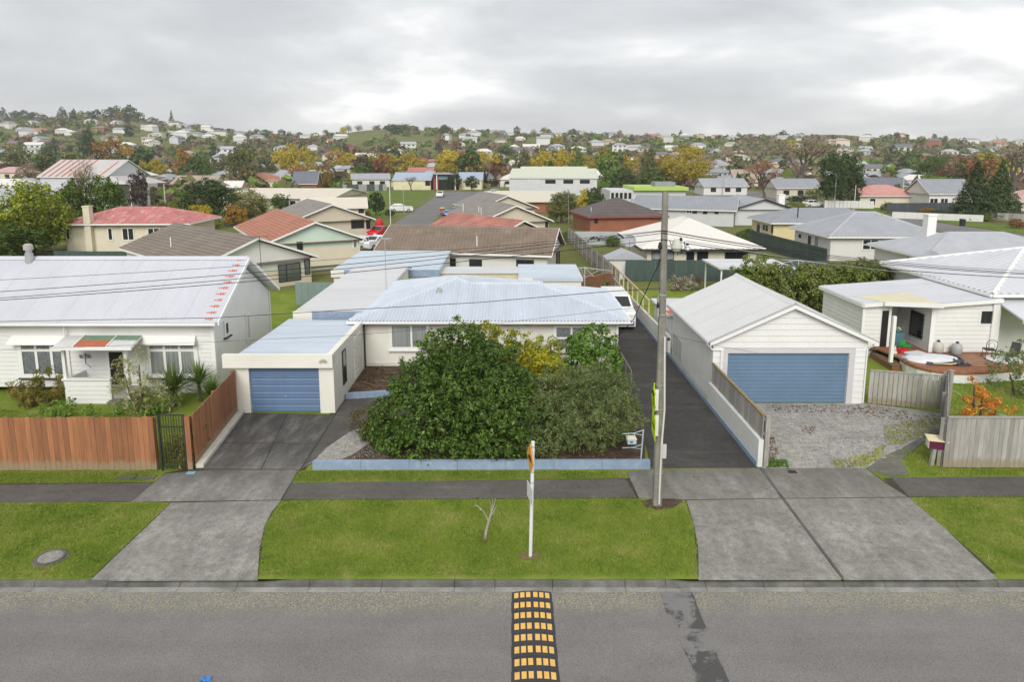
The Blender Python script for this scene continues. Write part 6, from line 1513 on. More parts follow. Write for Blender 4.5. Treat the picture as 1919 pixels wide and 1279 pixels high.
# dead sapling in the verge
q0 = G(909, 1012)
sp = thing('dead_sapling', 'bare dead sapling with few twigs in the verge', 'tree', (q0.x, q0.y, 0))
mb = MB().tube([(0, 0, -.02), (.03, 0, .25), (.1, .02, .5), (.16, .02, .72)], [.05, .035, .03, .025], 7)
mb.build('trunk', M('grey_bark', (0.36, 0.32, 0.27), 0.9, 0.2, 8), sp)
tw = MB()
for a, b in (((.1, .02, .5), (-.25, .05, .98)), ((.16, .02, .7), (.1, .02, 1.12)), ((.16, .02, .7), (.2, 0, 1.18)), ((.16, .02, .72), (.28, .05, 1.15)), ((.15, .02, .65), (.33, -.05, 1.02)), ((-.1, .04, .8), (-.3, .1, .9)), ((.08, .02, .45), (.2, -.1, .62))):
    a, b = Vector(a), Vector(b); tw.tube([a, a.lerp(b, .5) + Vector((.03, .02, .03)), b], [.016, .011, .004], 5)
tw.build('twigs', M('grey_bark', (0.36, 0.32, 0.27)), sp)
bush('dead_weed', 'dry weed tuft at the foot of the dead sapling', 'plant', [(q0.x, q0.y - .02, .06, .16, .12, .1)], 160, .09, .02, LF['fern'], stem=False)
# tree prototypes: unit height, unit crown width
def proto_round(n, L, seed, sub=9, flat=.36, base=.3, rough=.2):
    r_ = random.Random(seed); l = [(0, 0, .52, .37, .37, .40)]
    for k in range(sub):
        a = 6.283 * k / sub + r_.uniform(-.3, .3); rr = r_.uniform(.2, .34); zz = r_.uniform(.2, .82)
        l.append((math.cos(a) * rr, math.sin(a) * rr, zz, r_.uniform(.13, .22), r_.uniform(.13, .22), r_.uniform(.09, .16)))
    l.append((r_.uniform(-.1, .1), r_.uniform(-.1, .1), .86, .2, .2, .13))
    P, N = clumped(l, n, 26 if n > 1000 else 9, .085 if n > 1000 else .12, rough=rough, shell=(.7, 1.08)); N = unit(N + nrg.normal(size=N.shape) * .5 + np.array([0, 0, .3]))
    return leaf_quads(P, N, L, L * .6, .2)
def proto_conifer(n, L, seed):
    z = 1 - np.sqrt(nrg.uniform(0, 1, n)) * .9; az = nrg.uniform(0, 6.283, n)
    tier = .78 + .3 * np.abs(np.sin(z * 24 + np.sin(az * 3) * 1.2)) 
    rad = (1 - z) ** 1.05 * .56 * tier * nrg.uniform(.55, 1.08, n)
    P = np.stack([np.cos(az) * rad, np.sin(az) * rad, z - rad * .12], 1)
    N = unit(np.stack([np.cos(az) * .5, np.sin(az) * .5, np.full(n, .9)], 1) + nrg.normal(size=(n, 3)) * .4)
    return leaf_quads(P, N, L, L * .42, -.3)
def branches(seed, depth, spread=.62, lean=.1, t0=.3):
    r_ = random.Random(seed); mb = MB(); tips = []
    def rec(p, d, l, rad, k):
        q = p + d * l
        mb.tube([p, p.lerp(q, .5) + Vector((r_.uniform(-1, 1), r_.uniform(-1, 1), 0)) * l * .06, q], [rad, rad * .8, rad * .6], 5 if k < 2 else 3, cap=False)
        if k >= depth: tips.append((q, d)); return
        for j in range(r_.choice((2, 3, 3)) if k else 4):
            e = (d + Vector((r_.uniform(-1, 1), r_.uniform(-1, 1), r_.uniform(-.25, .55))) * spread).normalized()
            rec(q, e, l * r_.uniform(.62, .82), rad * .6, k + 1)
    rec(Vector((0, 0, -.02)), Vector((lean, 0, 1)).normalized(), t0, .032, 0)
    return mb, tips
def fit(mb, w=1.0):
    a = np.array(mb.v); ex = max(np.abs(a[:, 0]).max(), np.abs(a[:, 1]).max()); zt = a[:, 2].max()
    s = np.array([.5 * w / ex, .5 * w / ex, 1 / zt]); mb.v = [tuple(p * s) for p in a]; return s
BARK = M('tree_bark', (0.13, 0.10, 0.08), 0.9, 0.2, 2)
TW = leafmat('bare_twig', [(0.186, 0.144, 0.0893), (0.317, 0.24, 0.149), (0.409, 0.325, 0.209)], .9, .1)
TWR = leafmat('red_twig', [(0.202, 0.0958, 0.0558), (0.31, 0.144, 0.0806), (0.388, 0.208, 0.124)], .9, .1)
PAL = {'green': leafmat('tree_green', [(0.0426, 0.0839, 0.0155), (0.0871, 0.15, 0.0248), (0.145, 0.22, 0.0387), (0.214, 0.28, 0.0542)], .55, .25),
       'dark': leafmat('tree_dark', [(0.0315, 0.0602, 0.018), (0.0584, 0.0995, 0.0287), (0.101, 0.144, 0.0432)], .6, .2),
       'lime': leafmat('tree_lime', [(0.0775, 0.124, 0.0155), (0.174, 0.23, 0.0217), (0.29, 0.329, 0.031), (0.388, 0.379, 0.0434)], .55, .3),
       'yellow': leafmat('tree_yellow', [(0.248, 0.2, 0.0223), (0.512, 0.399, 0.0372), (0.7, 0.575, 0.062), (0.31, 0.271, 0.062)], .6, .35),
       'amber': leafmat('tree_amber', [(0.217, 0.12, 0.0248), (0.403, 0.224, 0.0434), (0.527, 0.319, 0.062), (0.186, 0.16, 0.0372)], .6, .35),
       'rust': leafmat('tree_rust', [(0.155, 0.0718, 0.0347), (0.264, 0.12, 0.0496), (0.341, 0.176, 0.0744)], .7, .25),
       'olive': leafmat('tree_olive', [(0.0871, 0.104, 0.031), (0.155, 0.175, 0.0528), (0.232, 0.24, 0.0852)], .6, .25),
       'pale': LF['pale'], 'purple': leafmat('tree_purple', [(0.0558, 0.0344, 0.0298), (0.102, 0.0613, 0.0491), (0.149, 0.0958, 0.067)], .6, .2)}
PROTO = {}
def proto(kind, colr, big):
    key = (kind, colr, big)
    if key in PROTO: return PROTO[key]
    sd = abs(hash(kind)) % 1000 if False else sum(map(ord, kind + colr)) + big
    if kind == 'round':
        V = proto_round(10500 if big == 2 else 4200 if big else 800, .036 if big == 2 else .05 if big else .11, sd); cm = quads_mesh('crown', V, PAL[colr])
    elif kind == 'conifer':
        V = proto_conifer(4200 if big == 2 else 2200 if big else 380, .06 if big == 2 else .085 if big else .15, sd); cm = quads_mesh('crown', V, PAL[colr])
    elif kind == 'bare' and not big:
        l = [(0, 0, .6, .36, .36, .38)] + [(.24 * math.cos(a), .24 * math.sin(a), .5 + .12 * math.sin(a * 2), .22, .22, .26) for a in (0.3, 1.7, 2.9, 4.3, 5.4)]
        P, N = lump_points(l, 900, shell=(.25, 1.05), inner=.3); V = leaf_quads(P, nrg.normal(size=P.shape), .14, .016, .8); cm = quads_mesh('crown', V, TWR if colr == 'rust' else TW)
    elif kind == 'bare':
        mb, tips = branches(sd, 4 if big else 3, .6); s = fit(mb)
        T = np.array([tuple(t[0]) for t in tips]) * s; m = 16 if big else 14
        P = np.repeat(T, m, 0) + nrg.normal(size=(len(T) * m, 3)) * .055
        d = unit(P * np.array([1, 1, .2]) + nrg.normal(size=P.shape) * .5)
        V = leaf_quads(P, nrg.normal(size=P.shape), .10, .006 if big else .011, .6)
        cm = quads_mesh('crown', V, TWR if colr == 'rust' else TW)
        PROTO[key] = (mb.mesh('trunk', BARK), cm); return PROTO[key]
    tb = MB().tube([(0, 0, -.03), (.01, 0, .2), (0, .01, .45), (0, 0, .7)], [.035, .028, .02, .008], 6)
    for k in range(6):
        a = k * 1.05; tb.tube([(0, 0, .25 + .05 * k), (math.cos(a) * .14, math.sin(a) * .14, .4 + .06 * k), (math.cos(a) * .28, math.sin(a) * .28, .5 + .06 * k)], [.016, .011, .004], 4)
    PROTO[key] = (tb.mesh('trunk', BARK), cm); return PROTO[key]
def tree(kind, colr, x, y, z, w, h_, label, big=1, name=None, group=None, cat='tree'):
    tm, cm = proto(kind, colr, big)
    nm = name or {'round': 'broadleaf_tree', 'conifer': 'conifer_tree', 'bare': 'bare_tree'}[kind]
    th = thing(nm, label, cat, (x, y, z), rnd.uniform(0, 6.28), group); th.scale = (w, w, h_)
    put('trunk', tm, th); put('crown', cm, th)
    return th
def tree_px(kind, colr, x, yb, yt, wpx, label, big=1, Y=None, **kw):
    """yb: pixel row of the foot on the flat ground (or Y: distance when the foot is hidden)"""
    if Y is None: p = G(x, yb)
    else: q = AT(x, yt, Y); p = Vector((q.x, Y, terrain(q.x, Y)))
    top = AT(x, yt, p.y).z
    return tree(kind, colr, p.x, p.y, p.z, wpx / F * p.y * 1.02, max(1.2, top - p.z), label, big, **kw)
for a in (
    ('round', 'lime', 62, 476, 340, 150, 'big rounded lime-green tree behind the villa roof', 2),
    ('round', 'green', 30, 486, 420, 130, 'dark green lower tree at the left margin', 2),
    ('round', 'green', 196, 447, 331, 100, 'mid-green tree with uneven top behind the red roof', 2),
    ('round', 'green', 145, 452, 336, 70, 'narrower green tree between lime tree and grey villa', 2),
    ('round', 'dark', 390, 424, 336, 98, 'dense dark green round tree behind the brown tiles', 2),
    ('round', 'pale', 470, 418, 352, 84, 'pale grey-green tree with orange tints', 2),
    ('round', 'amber', 442, 424, 384, 48, 'small amber bush below the pale tree', 1),
    ('round', 'yellow', 368, 434, 386, 62, 'yellow-orange shrub beside the red hip roof', 1),
    ('round', 'lime', 390, 440, 412, 60, 'lime shrub behind the ridge of brown tiles', 1),
    ('round', 'green', 526, 396, 364, 42, 'small green tree by the long cream building', 1),
    ('round', 'purple', 262, 392, 322, 44, 'dark reddish creeper tree against the grey villa veranda', 1),
    ('round', 'olive', 1052, 418, 360, 66, 'olive-green willow-like tree behind the clothesline', 2),
    ('round', 'yellow', 1092, 402, 356, 34, 'slender yellow tree right of the willow-like one', 1),
    ('round', 'dark', 1112, 402, 352, 46, 'dark shrub tree before the lime fascia', 1),
    ('round', 'green', 1206, 404, 368, 52, 'green shrub by the dark brown tiled roof', 1),
    ('round', 'green', 1275, 408, 392, 60, 'low green bushes along the long grey house', 1),
    ('round', 'dark', 1402, 447, 430, 30, 'small dark bush beside the yellow house', 1),
    ('round', 'dark', 1574, 389, 286, 92, 'big dark spreading tree by the far street lamp', 2),
    ('conifer', 'dark', 1822, 412, 297, 84, 'shaggy dark conifer, the taller of the twin pair', 2),
    ('conifer', 'dark', 1868, 410, 298, 84, 'shaggy dark conifer, the right one of the pair', 2),
    ('bare', 'brown', 1505, 356, 262, 120, 'great bare brown tree on the far street', 1),
    ('bare', 'rust', 1432, 376, 306, 84, 'reddish bare tree left of the great one', 1),
    ('bare', 'brown', 1905, 372, 268, 130, 'large bare tree at the right margin', 1),
    ('bare', 'brown', 165, 448, 308, 60, 'bare twiggy tree before the grey villa wall', 1),
    ('bare', 'brown', 770, 358, 332, 30, 'little bare tree before the cream clubrooms', 1),
    ('round', 'yellow', 1283, 352, 276, 92, 'tall golden autumn tree left of the far street', 2),
    ('round', 'lime', 1488, 394, 378, 50, 'lime shrub by the pale chimney wing', 1),
    ('round', 'pale', 1524, 372, 352, 40, 'pale bushy shrub by the grey long house', 1),
    ('round', 'dark', 1500, 384, 366, 56, 'dark hedge clump behind the lime shrub', 1),
    ('round', 'green', 1744, 350, 297, 66, 'broad round green tree behind the white cottage', 2),
    ('round', 'rust', 1905, 428, 410, 30, 'reddish shrub beside the dark slate fence', 1),
    ('round', 'lime', 1845, 415, 401, 26, 'small lime shrub behind the slate fence', 1),
    ('round', 'dark', 705, 404, 361, 40, 'clipped dark hedge bush by the field', 1),
    ('round', 'dark', 730, 408, 392, 22, 'low shrub in front of the white hatchback', 1),
    ('round', 'dark', 884, 358, 330, 30, 'dark shrub before the second clubroom wing', 1),
    ('round', 'dark', 852, 356, 322, 30, 'dark tree beside the clubroom entrance', 1),
    ('round', 'purple', 728, 342, 314, 36, 'purple-leaved tree beyond the playing field', 1),
    ('round', 'green', 680, 345, 305, 36, 'green tree beyond the playing field corner', 1),
    ('round', 'yellow', 660, 350, 320, 16, 'small yellow tree at the field edge', 1),
    ('round', 'amber', 606, 355, 312, 40, 'amber tree before the slate roof', 1),
    ('round', 'green', 1170, 352, 318, 90, 'spreading green trees right of the hall', 1),
    ('round', 'green', 1225, 352, 316, 60, 'green tree behind the far lamp post', 1),
    ('round', 'rust', 930, 345, 300, 50, 'rust-brown tree left of the hall', 1),
    ('bare', 'brown', 912, 350, 302, 40, 'bare tree between clubroom and hall', 1)):
    tree_px(*a)
for a in (('green', 684, 490, 470, 26, 'small leafy shrub at the mint house corner'), ('dark', 1118, 458, 436, 46, 'dark shrub in the netted garden bed'), ('green', 1148, 462, 446, 34, 'green shrub right of the netted bed'), ('olive', 1062, 452, 436, 22, 'olive bush beside the receding grey fence'),
          ('green', 1300, 418, 402, 40, 'green bush before the long pale house'), ('dark', 560, 396, 380, 24, 'dark clipped bush below the cream building'), ('pale', 318, 420, 398, 44, 'pale pinkish shrub left of the dense dark tree'), ('olive', 295, 412, 376, 40, 'olive bush beneath the grey villa'), ('lime', 330, 402, 370, 36, 'lime-green grassy bush left of the dark tree'),
          ('amber', 690, 408, 396, 14, 'little amber shrub by the hedge bush'), ('olive', 640, 382, 362, 26, 'olive shrub at the cream building end'), ('green', 1392, 452, 438, 34, 'green bush below the yellow house'), ('dark', 1760, 410, 394, 40, 'dark garden bush before the white cottage'), ('amber', 1738, 402, 390, 34, 'amber flowering bush beside the white cottage'), ('olive', 1660, 395, 378, 24, 'tufty olive shrub before the salmon roof house')):
    tree_px('round', a[0], a[1], a[2], a[3], a[4], a[5], 1, name='shrub', cat='bush')
for c_, x_, yb_, yt_, w_, lab in (
    ('yellow', 655, 318, 288, 56, 'golden-yellow tree above the field corner, leftmost of the central row'), ('yellow', 716, 320, 289, 46, 'small golden tree behind the purple-leaved tree'),
    ('yellow', 765, 322, 287, 74, 'broad golden tree behind the cream clubrooms'), ('amber', 690, 318, 292, 40, 'amber tree between two golden trees above the field'),
    ('yellow', 845, 330, 283, 70, 'tall golden tree above the clubroom entrance'), ('yellow', 842, 342, 307, 54, 'low bright yellow tree right behind the clubroom entrance'),
    ('yellow', 905, 330, 286, 60, 'golden tree left of the hall roof'), ('amber', 870, 325, 285, 50, 'amber tree between golden crowns left of the hall'),
    ('yellow', 1020, 322, 284, 62, 'broad yellow tree above the hall roof'), ('yellow', 1055, 320, 282, 44, 'smaller yellow tree above the right end of the hall'),
    ('yellow', 1172, 326, 294, 46, 'yellow tree beyond the green trees by the hall'), ('yellow', 1100, 318, 296, 40, 'low yellow tree over the hall gable'),
    ('amber', 1245, 330, 290, 48, 'amber tree touching the tall golden one'), ('yellow', 545, 322, 271, 50, 'yellow tree above the sage green roof'),
    ('yellow', 575, 320, 282, 40, 'paler yellow tree right above the sage roof'), ('amber', 205, 320, 256, 62, 'large olive-amber tree above the rust-striped villa'),
    ('dark', 163, 310, 244, 30, 'dark narrow tree beside the olive-amber one'), ('olive', 450, 335, 272, 54, 'olive round tree above the orange hip roof'),
    ('amber', 340, 330, 278, 44, 'amber tree above the tan roof'), ('yellow', 290, 338, 300, 50, 'yellow-green tree right of the rust-striped villa'),
    ('green', 375, 325, 284, 44, 'green tree above the pale grey hip roof'), ('amber', 240, 318, 272, 44, 'rusty amber tree behind the villa veranda'),
    ('olive', 500, 330, 292, 40, 'olive tree beside the grey pyramid roof'), ('green', 1080, 318, 275, 34, 'dark green tree between yellow crowns above the hall')):
    tree_px('round', c_, x_, yb_, yt_, w_, lab, 1, Y=215 + (x_ * 7 % 90) + (340 - yb_) * 2.2)
# ------------------------------------------------------------------ far suburb and hillsides
def nth(n):
    w = ['first', 'second', 'third', 'fourth', 'fifth', 'sixth', 'seventh', 'eighth', 'ninth', 'tenth']
    if n <= 10: return w[n - 1]
    return f"{n}{'th' if 10 <= n % 100 <= 20 else {1: 'st', 2: 'nd', 3: 'rd'}.get(n % 10, 'th')}"
far_r = random.Random(23)
LABELME = []
def later(o, desc, zone): LABELME.append((o, desc, zone))
def open_hill(px, Y): return 648 < px < 800 and Y > 560 or 1505 < px < 1660 and Y > 690 or 1690 < px and Y > 720
FH = [('white', 'pale grey', OFFW, IRONLG), ('white', 'white', OFFW, IRONW), ('cream', 'rust red', CRW, TILEPK), ('cream', 'slate', CRW, SLATE), ('white', 'silver', OFFW, IRONSG), ('brick', 'brown', BRICK, TILEBR), ('beige', 'tan', BEIGE, TANR), ('grey', 'mid-grey', GREYW, IRONG), ('white', 'sage green', OFFW, GRNR), ('cream', 'pink', CRW, col('dusty_pink_roof', (0.52, 0.33, 0.31)))]
HP = {}
def far_house_meshes(k, hip, storey):
    key = (k, hip, storey)
    if key in HP: return HP[key]
    wn, rn, wm, rm = FH[k]; hgt = 2.7 * storey
    W, D = 13.0, 8.5
    wall = MB().box(-W / 2, -D / 2, -2.5, W / 2, D / 2, hgt)
    rf = MB(); a, b, r_ = W / 2 + .5, D / 2 + .5, 2.1
    if hip: v = [(-a, -b, hgt), (a, -b, hgt), (a, b, hgt), (-a, b, hgt), (-a + b, 0, hgt + r_), (a - b, 0, hgt + r_)]; rf.add(v, [(0, 1, 5, 4), (1, 2, 5), (2, 3, 4, 5), (3, 0, 4), (3, 2, 1, 0)])
    else:
        v = [(-a, -b, hgt), (a, -b, hgt), (a, b, hgt), (-a, b, hgt), (-a, 0, hgt + r_), (a, 0, hgt + r_)]; rf.add(v, [(0, 1, 5, 4), (2, 3, 4, 5), (3, 2, 1, 0)])
        for x in (-W / 2, W / 2): wall.add([(x, -D / 2, hgt), (x, D / 2, hgt), (x, 0, hgt + r_ * .88)], [(0, 1, 2)])
    win = MB().box(-.9, -.03, -.55, .9, .05, .55).mesh('window', GLASS)
    HP[key] = (wall.mesh('wall', wm), rf.mesh('roof', rm), win, hgt); return HP[key]
spots = []
def far_house(x, y, rz, k, hip, storey, sc=1.0, wins=True):
    wm, rm, wi, hgt = far_house_meshes(k, hip, storey)
    th = thing('house', '', 'house', (x, y, terrain(x, y)), rz, 'far houses on flat and hillside'); th.scale = (sc, sc, sc)
    put('wall', wm, th); put('roof', rm, th)
    if wins:
        for s_ in range(storey):
            for xx in (-3.9, .3, 4.0): put('window', wi, th, loc=(xx, -4.28, 1.55 + 2.7 * s_))
    wn, rn = FH[k][:2]
    later(th, f"{'tall ' if storey == 2 else ''}{wn} house with {rn} {'hip' if hip else 'gable'} roof", 'on the hillside' if y > 400 else 'on the far flat')
tries = 0
while len(spots) < 270 and tries < 6000:
    tries += 1
    px = far_r.uniform(-40, 1960); Y = far_r.uniform(285, 835) if far_r.random() < .72 else far_r.uniform(240, 420)
    if px < 620 and far_r.random() < .45: Y = far_r.uniform(420, 800)
    if open_hill(px, Y) or (px < 330 and Y > 730): continue
    x = (px - PX) / F * Y * CP
    if any((x - a) ** 2 + ((Y - b) * .75) ** 2 < 13.5 ** 2 for a, b in spots): continue
    spots.append((x, Y))
    far_house(x, Y, far_r.choice((0, 0, .25, -.3, 1.57, .6, -.6)) + far_r.uniform(-.15, .15), far_r.choices(range(10), (5, 5, 2, 3, 4, 1.4, 2.4, 3, 1.2, 1))[0], far_r.random() < .55, 2 if far_r.random() < .22 else 1, far_r.uniform(.72, 1.0), Y < 560)
def far_tree(kind, colr, x, y, w, h_, z=None):
    th = tree(kind, colr, x, y, terrain(x, y) - .2 if z is None else z, w, h_, '', 0, group='far trees')
    cn = {'green': 'mid-green', 'dark': 'dark green', 'lime': 'lime-green', 'yellow': 'golden-yellow', 'amber': 'amber', 'rust': 'rust-brown', 'olive': 'olive', 'brown': 'brown', 'purple': 'purple-brown'}[colr]
    later(th, f"{cn} {'conifer' if kind == 'conifer' else 'leafless tree' if kind == 'bare' else 'round tree'}", 'on the hillside' if y > 400 else 'on the far flat')
# skyline trees picked from the photograph: kind, colour, x, top y, width px, Y
for kd, cl, x_, yt_, w_, Y in (
    ('conifer', 'dark', 4, 198, 24, 800), ('round', 'dark', 28, 208, 22, 800), ('round', 'dark', 44, 207, 26, 800), ('round', 'olive', 62, 210, 22, 800), ('round', 'rust', 78, 212, 20, 800), ('conifer', 'dark', 115, 197, 30, 790), ('conifer', 'green', 138, 202, 22, 800),
    ('round', 'dark', 164, 209, 26, 800), ('round', 'dark', 182, 206, 28, 800), ('round', 'dark', 205, 202, 32, 800), ('round', 'green', 224, 199, 32, 800), ('round', 'dark', 243, 198, 30, 800), ('round', 'olive', 258, 210, 28, 800), ('round', 'dark', 285, 220, 22, 800),
    ('conifer', 'green', 320, 205, 15, 800), ('round', 'olive', 302, 226, 20, 800), ('round', 'dark', 338, 230, 20, 800), ('round', 'rust', 368, 231, 24, 790), ('round', 'dark', 408, 240, 34, 790), ('round', 'dark', 430, 241, 24, 790), ('bare', 'brown', 458, 246, 26, 780), ('conifer', 'olive', 468, 243, 22, 780), ('round', 'dark', 497, 243, 28, 790), ('round', 'dark', 528, 243, 22, 800),
    ('round', 'dark', 560, 248, 24, 800), ('round', 'dark', 590, 249, 24, 800), ('bare', 'brown', 620, 246, 24, 800), ('bare', 'brown', 652, 231, 18, 840), ('bare', 'brown', 672, 232, 20, 840), ('round', 'rust', 706, 234, 20, 845), ('round', 'purple', 735, 232, 26, 845), ('round', 'rust', 758, 231, 28, 845), ('round', 'dark', 775, 236, 22, 845),
    ('bare', 'brown', 800, 235, 16, 845), ('round', 'dark', 848, 240, 14, 845), ('round', 'dark', 880, 242, 18, 845), ('round', 'dark', 905, 243, 20, 845), ('round', 'green', 1022, 239, 20, 820), ('round', 'dark', 1075, 242, 28, 820), ('round', 'olive', 1098, 248, 16, 820), ('round', 'dark', 1135, 248, 20, 830), ('round', 'dark', 1232, 250, 14, 835),
    ('round', 'dark', 1352, 254, 14, 840), ('round', 'dark', 1405, 251, 28, 830), ('round', 'dark', 1465, 249, 26, 830), ('round', 'dark', 1502, 249, 12, 845), ('round', 'dark', 1625, 254, 18, 830), ('round', 'dark', 1655, 253, 14, 835), ('round', 'dark', 1667, 251, 14, 835), ('round', 'dark', 1722, 259, 10, 840), ('round', 'dark', 1760, 262, 12, 830), ('round', 'dark', 1820, 262, 24, 840), ('round', 'dark', 1880, 263, 14, 840)):
    q = AT(x_, yt_, Y); z = terrain(q.x, Y); far_tree(kd, cl, q.x, Y, w_ / F * Y, max(4.0, q.z - z))
nt_ = 0; tries = 0; tsp = []
while nt_ < 262 and tries < 9000:
    tries += 1
    px = far_r.uniform(-40, 1960); Y = far_r.uniform(165, 840) ** 1.0 if far_r.random() < .6 else far_r.uniform(240, 500)
    if open_hill(px, Y): continue
    x = (px - PX) / F * Y * CP
    if 560 < px < 960 and Y < 232 or 1285 < px < 1600 and Y < 215 or px > 1590 and Y < 175 or 950 < px < 1280 and Y < 235: continue
    if any(abs(x - a) < 8 and abs(Y - b) < 8 for a, b in spots) or any((x - a) ** 2 + (Y - b) ** 2 < 25 for a, b in tsp): continue
    tsp.append((x, Y))
    kd, cl = far_r.choices((('round', 'dark'), ('round', 'green'), ('round', 'olive'), ('round', 'yellow'), ('round', 'amber'), ('round', 'rust'), ('bare', 'brown'), ('bare', 'rust'), ('conifer', 'dark'), ('round', 'lime'), ('round', 'purple')), (5.5, 5, 6, 1.8, 1.5, 1.8, 6.5, 2, 1.3, .8, .6))[0]
    h_ = far_r.uniform(6.5, 13.5) if Y < 400 else far_r.uniform(5, 9.5); far_tree(kd, cl, x, Y, h_ * far_r.uniform(.7, 1.15), h_); nt_ += 1
cnt = {}
for o, d, zn in sorted(LABELME, key=lambda t: t[0].location.x / t[0].location.y):
    cnt[(d, zn)] = cnt.get((d, zn), 0) + 1
    o['label'] = f"{d} {zn}, {nth(cnt[(d, zn)])} such from left"
# scrub, garden shrubs and far thickets between the houses: too many to count
def thicket(name, pal, n, seed, zones):
    g_ = np.random.default_rng(seed); out = []
    while len(out) < n:
        px = g_.uniform(-120, 2040); Y = g_.uniform(150, 850) if g_.random() < .8 else g_.uniform(250, 420)
        if open_hill(px, Y) and not (722 < px < 782 and 620 < Y < 838): continue
        if 560 < px < 960 and Y < 236 or 1280 < px < 1610 and Y < 215 or px > 1590 and Y < 178 or 930 < px < 1290 and Y < 232: continue
        x = (px - PX) / F * Y * CP
        if any(abs(x - a) < 7 and -9 < Y - b < 6 for a, b in spots) and g_.random() < .93: continue
        out.append((x, Y, terrain(x, Y), g_.uniform(1.4, 4.2) * (1.25 if Y < 420 else 1.2)))
    C = np.array(out); m = 16
    d = unit(g_.normal(size=(n * m, 3))); d[:, 2] = np.abs(d[:, 2])
    rr = np.repeat(C[:, 3], m)[:, None]
    P = np.repeat(C[:, :3], m, 0) + d * rr * np.array([1, 1, .85]) * g_.uniform(.6, 1.1, (n * m, 1))
    V = leaf_quads(P, d + g_.normal(size=d.shape) * .4, rr[:, 0] * .8, rr[:, 0] * .6)
    put(name, quads_mesh(name, V, pal), None, label=None, kind='stuff')
thicket('far_scrub', PAL['olive'], 1500, 3, None)
thicket('dark_thicket', PAL['green'], 950, 4, None)
thicket('brown_thicket', leafmat('brown_scrub', [(0.12, 0.085, 0.06), (0.19, 0.14, 0.10), (0.25, 0.19, 0.14)], .9, .2), 1750, 5, None)
# the dark wood on the open hill
g_ = np.random.default_rng(9); C = []
while len(C) < 260:
    px = g_.uniform(722, 780); t = g_.random(); Y = 640 + 200 * t
    if abs(px - 751) > 8 + 24 * t: continue
    x = (px - PX) / F * Y * CP; C.append((x, Y, terrain(x, Y), g_.uniform(2.2, 4.0)))
C = np.array(C); m = 18; d = unit(g_.normal(size=(len(C) * m, 3))); d[:, 2] = np.abs(d[:, 2]); rr = np.repeat(C[:, 3], m)[:, None]
put('hill_wood', quads_mesh('hill_wood', leaf_quads(np.repeat(C[:, :3], m, 0) + d * rr * g_.uniform(.7, 1.1, (len(d), 1)), d, rr[:, 0] * .7, rr[:, 0] * .5), PAL['dark']), None, kind='stuff')
# ------------------------------------------------------------------ power pole, signs, wires
CONCP = conc('weathered_pole', [(0.3, g3(0.14, .95, .83)), (0.5, g3(0.23, .95, .83)), (0.75, g3(0.33, .95, .84))], 1.5, 0.3, 0.9, (6, 6, .35), ((0.16, 0.14, 0.05), 0.6, 0.45, 0.65, None))
def pole():
    x, y = 4.16, 18.25
    th = thing('power_pole', 'tall weathered power pole at the driveway mouth', 'utility pole', (x, y, 0))
    top = AT(1247, 359, y)
    def at(z): t = z / top.z; return Vector((x + (top.x - x) * t, y, z))
    # tapering square-ish pole
    mb = MB(); vs = []
    lv = (-.1, 2.2, 4.6, 7, top.z)
    for z in lv:
        c = at(max(0, z)); s = .142 - .058 * max(0, z) / top.z
        for dx, dy in ((-1, -.75), (-.75, -1), (.75, -1), (1, -.75), (1, .75), (.75, 1), (-.75, 1), (-1, .75)): vs.append((c.x + dx * s * .85, c.y + dy * s * .85, z))
    n = 8
    mb.add(vs, [(i * n + j, i * n + (j + 1) % n, (i + 1) * n + (j + 1) % n, (i + 1) * n + j) for i in range(len(lv) - 1) for j in range(n)] + [tuple(range((len(lv) - 1) * n, len(lv) * n))])
    wput(mb, 'shaft', CONCP, th)
    pts = [at(0.12) + Vector((.02, -.2, 0)), at(.6) + Vector((.02, -.19, 0)), at(2.0) + Vector((.05, -.18, 0)), at(2.9) + Vector((.1, -.17, 0)), at(4.4) + Vector((.07, -.15, 0)), at(5.0) + Vector((.06, -.14, 0))]
    wput(MB().tube(pts, .028, 8), 'cable_conduit', M('conduit_white', (0.62, 0.61, 0.57), 0.6, 0.06), th)
    for z in (1.0, 2.9, 3.6, 5.6, 6.15): 
        c = at(z); s = .152 - .058 * z / top.z
        wput(MB().lathe([(s, -.02), (s, .02)], 14, c), 'strap', GALV, th)
    c = at(1.72); wput(MB().box(c.x + .05, c.y - .25, c.z - .2, c.x + .17, c.y - .19, c.z + .2), 'number_plate', M('plate_grey', (0.5, 0.5, 0.48), 0.6), th)
    # side-entry hardware: cream fuse box, black insulators, bracket
    for px_, py_, sx, sz, nm, m in ((1268, 460, .16, .16, 'fuse_box', M('fuse_white', (0.5, 0.5, 0.46), 0.6)), (1288, 466, .09, .06, 'fuse_holder', GALV), (1237, 461, .06, .1, 'insulator', BLACK), (1288, 458, .05, .03, 'insulator', BLACK), (1276, 449, .05, .05, 'insulator', BLACK), (1233, 572, .045, .08, 'insulator', BLACK), (1253, 636, .05, .04, 'insulator', BLACK)):
        c = AT(px_, py_, y - .1); wput(MB().lathe([(sx * .55, -sz), (sx, -sz * .4), (sx * .8, sz * .3), (sx * .5, sz)], 10, c), nm, m, th)
    wput(MB().obox(at(7.5) + Vector((.05, -.16, -.03)), (.42, 0, 0), (0, .05, 0), (0, 0, .05)), 'fuse_arm', GALV, th)
    for k in range(4): wput(MB().tube([AT(1255 + k * 9, 452, y - .12), AT(1262 + k * 8, 470 + 8 * (k % 2), y - .12), AT(1278, 474, y - .12)], .012, 5), 'jumper_lead', BLACK, th)
    wput(MB().box(at(7.2).x - .14, y - .12, 5.55, at(7.2).x - .1, y + .0, 6.1), 'pole_bracket', WOODGREY, th)
    return at
pat = pole()
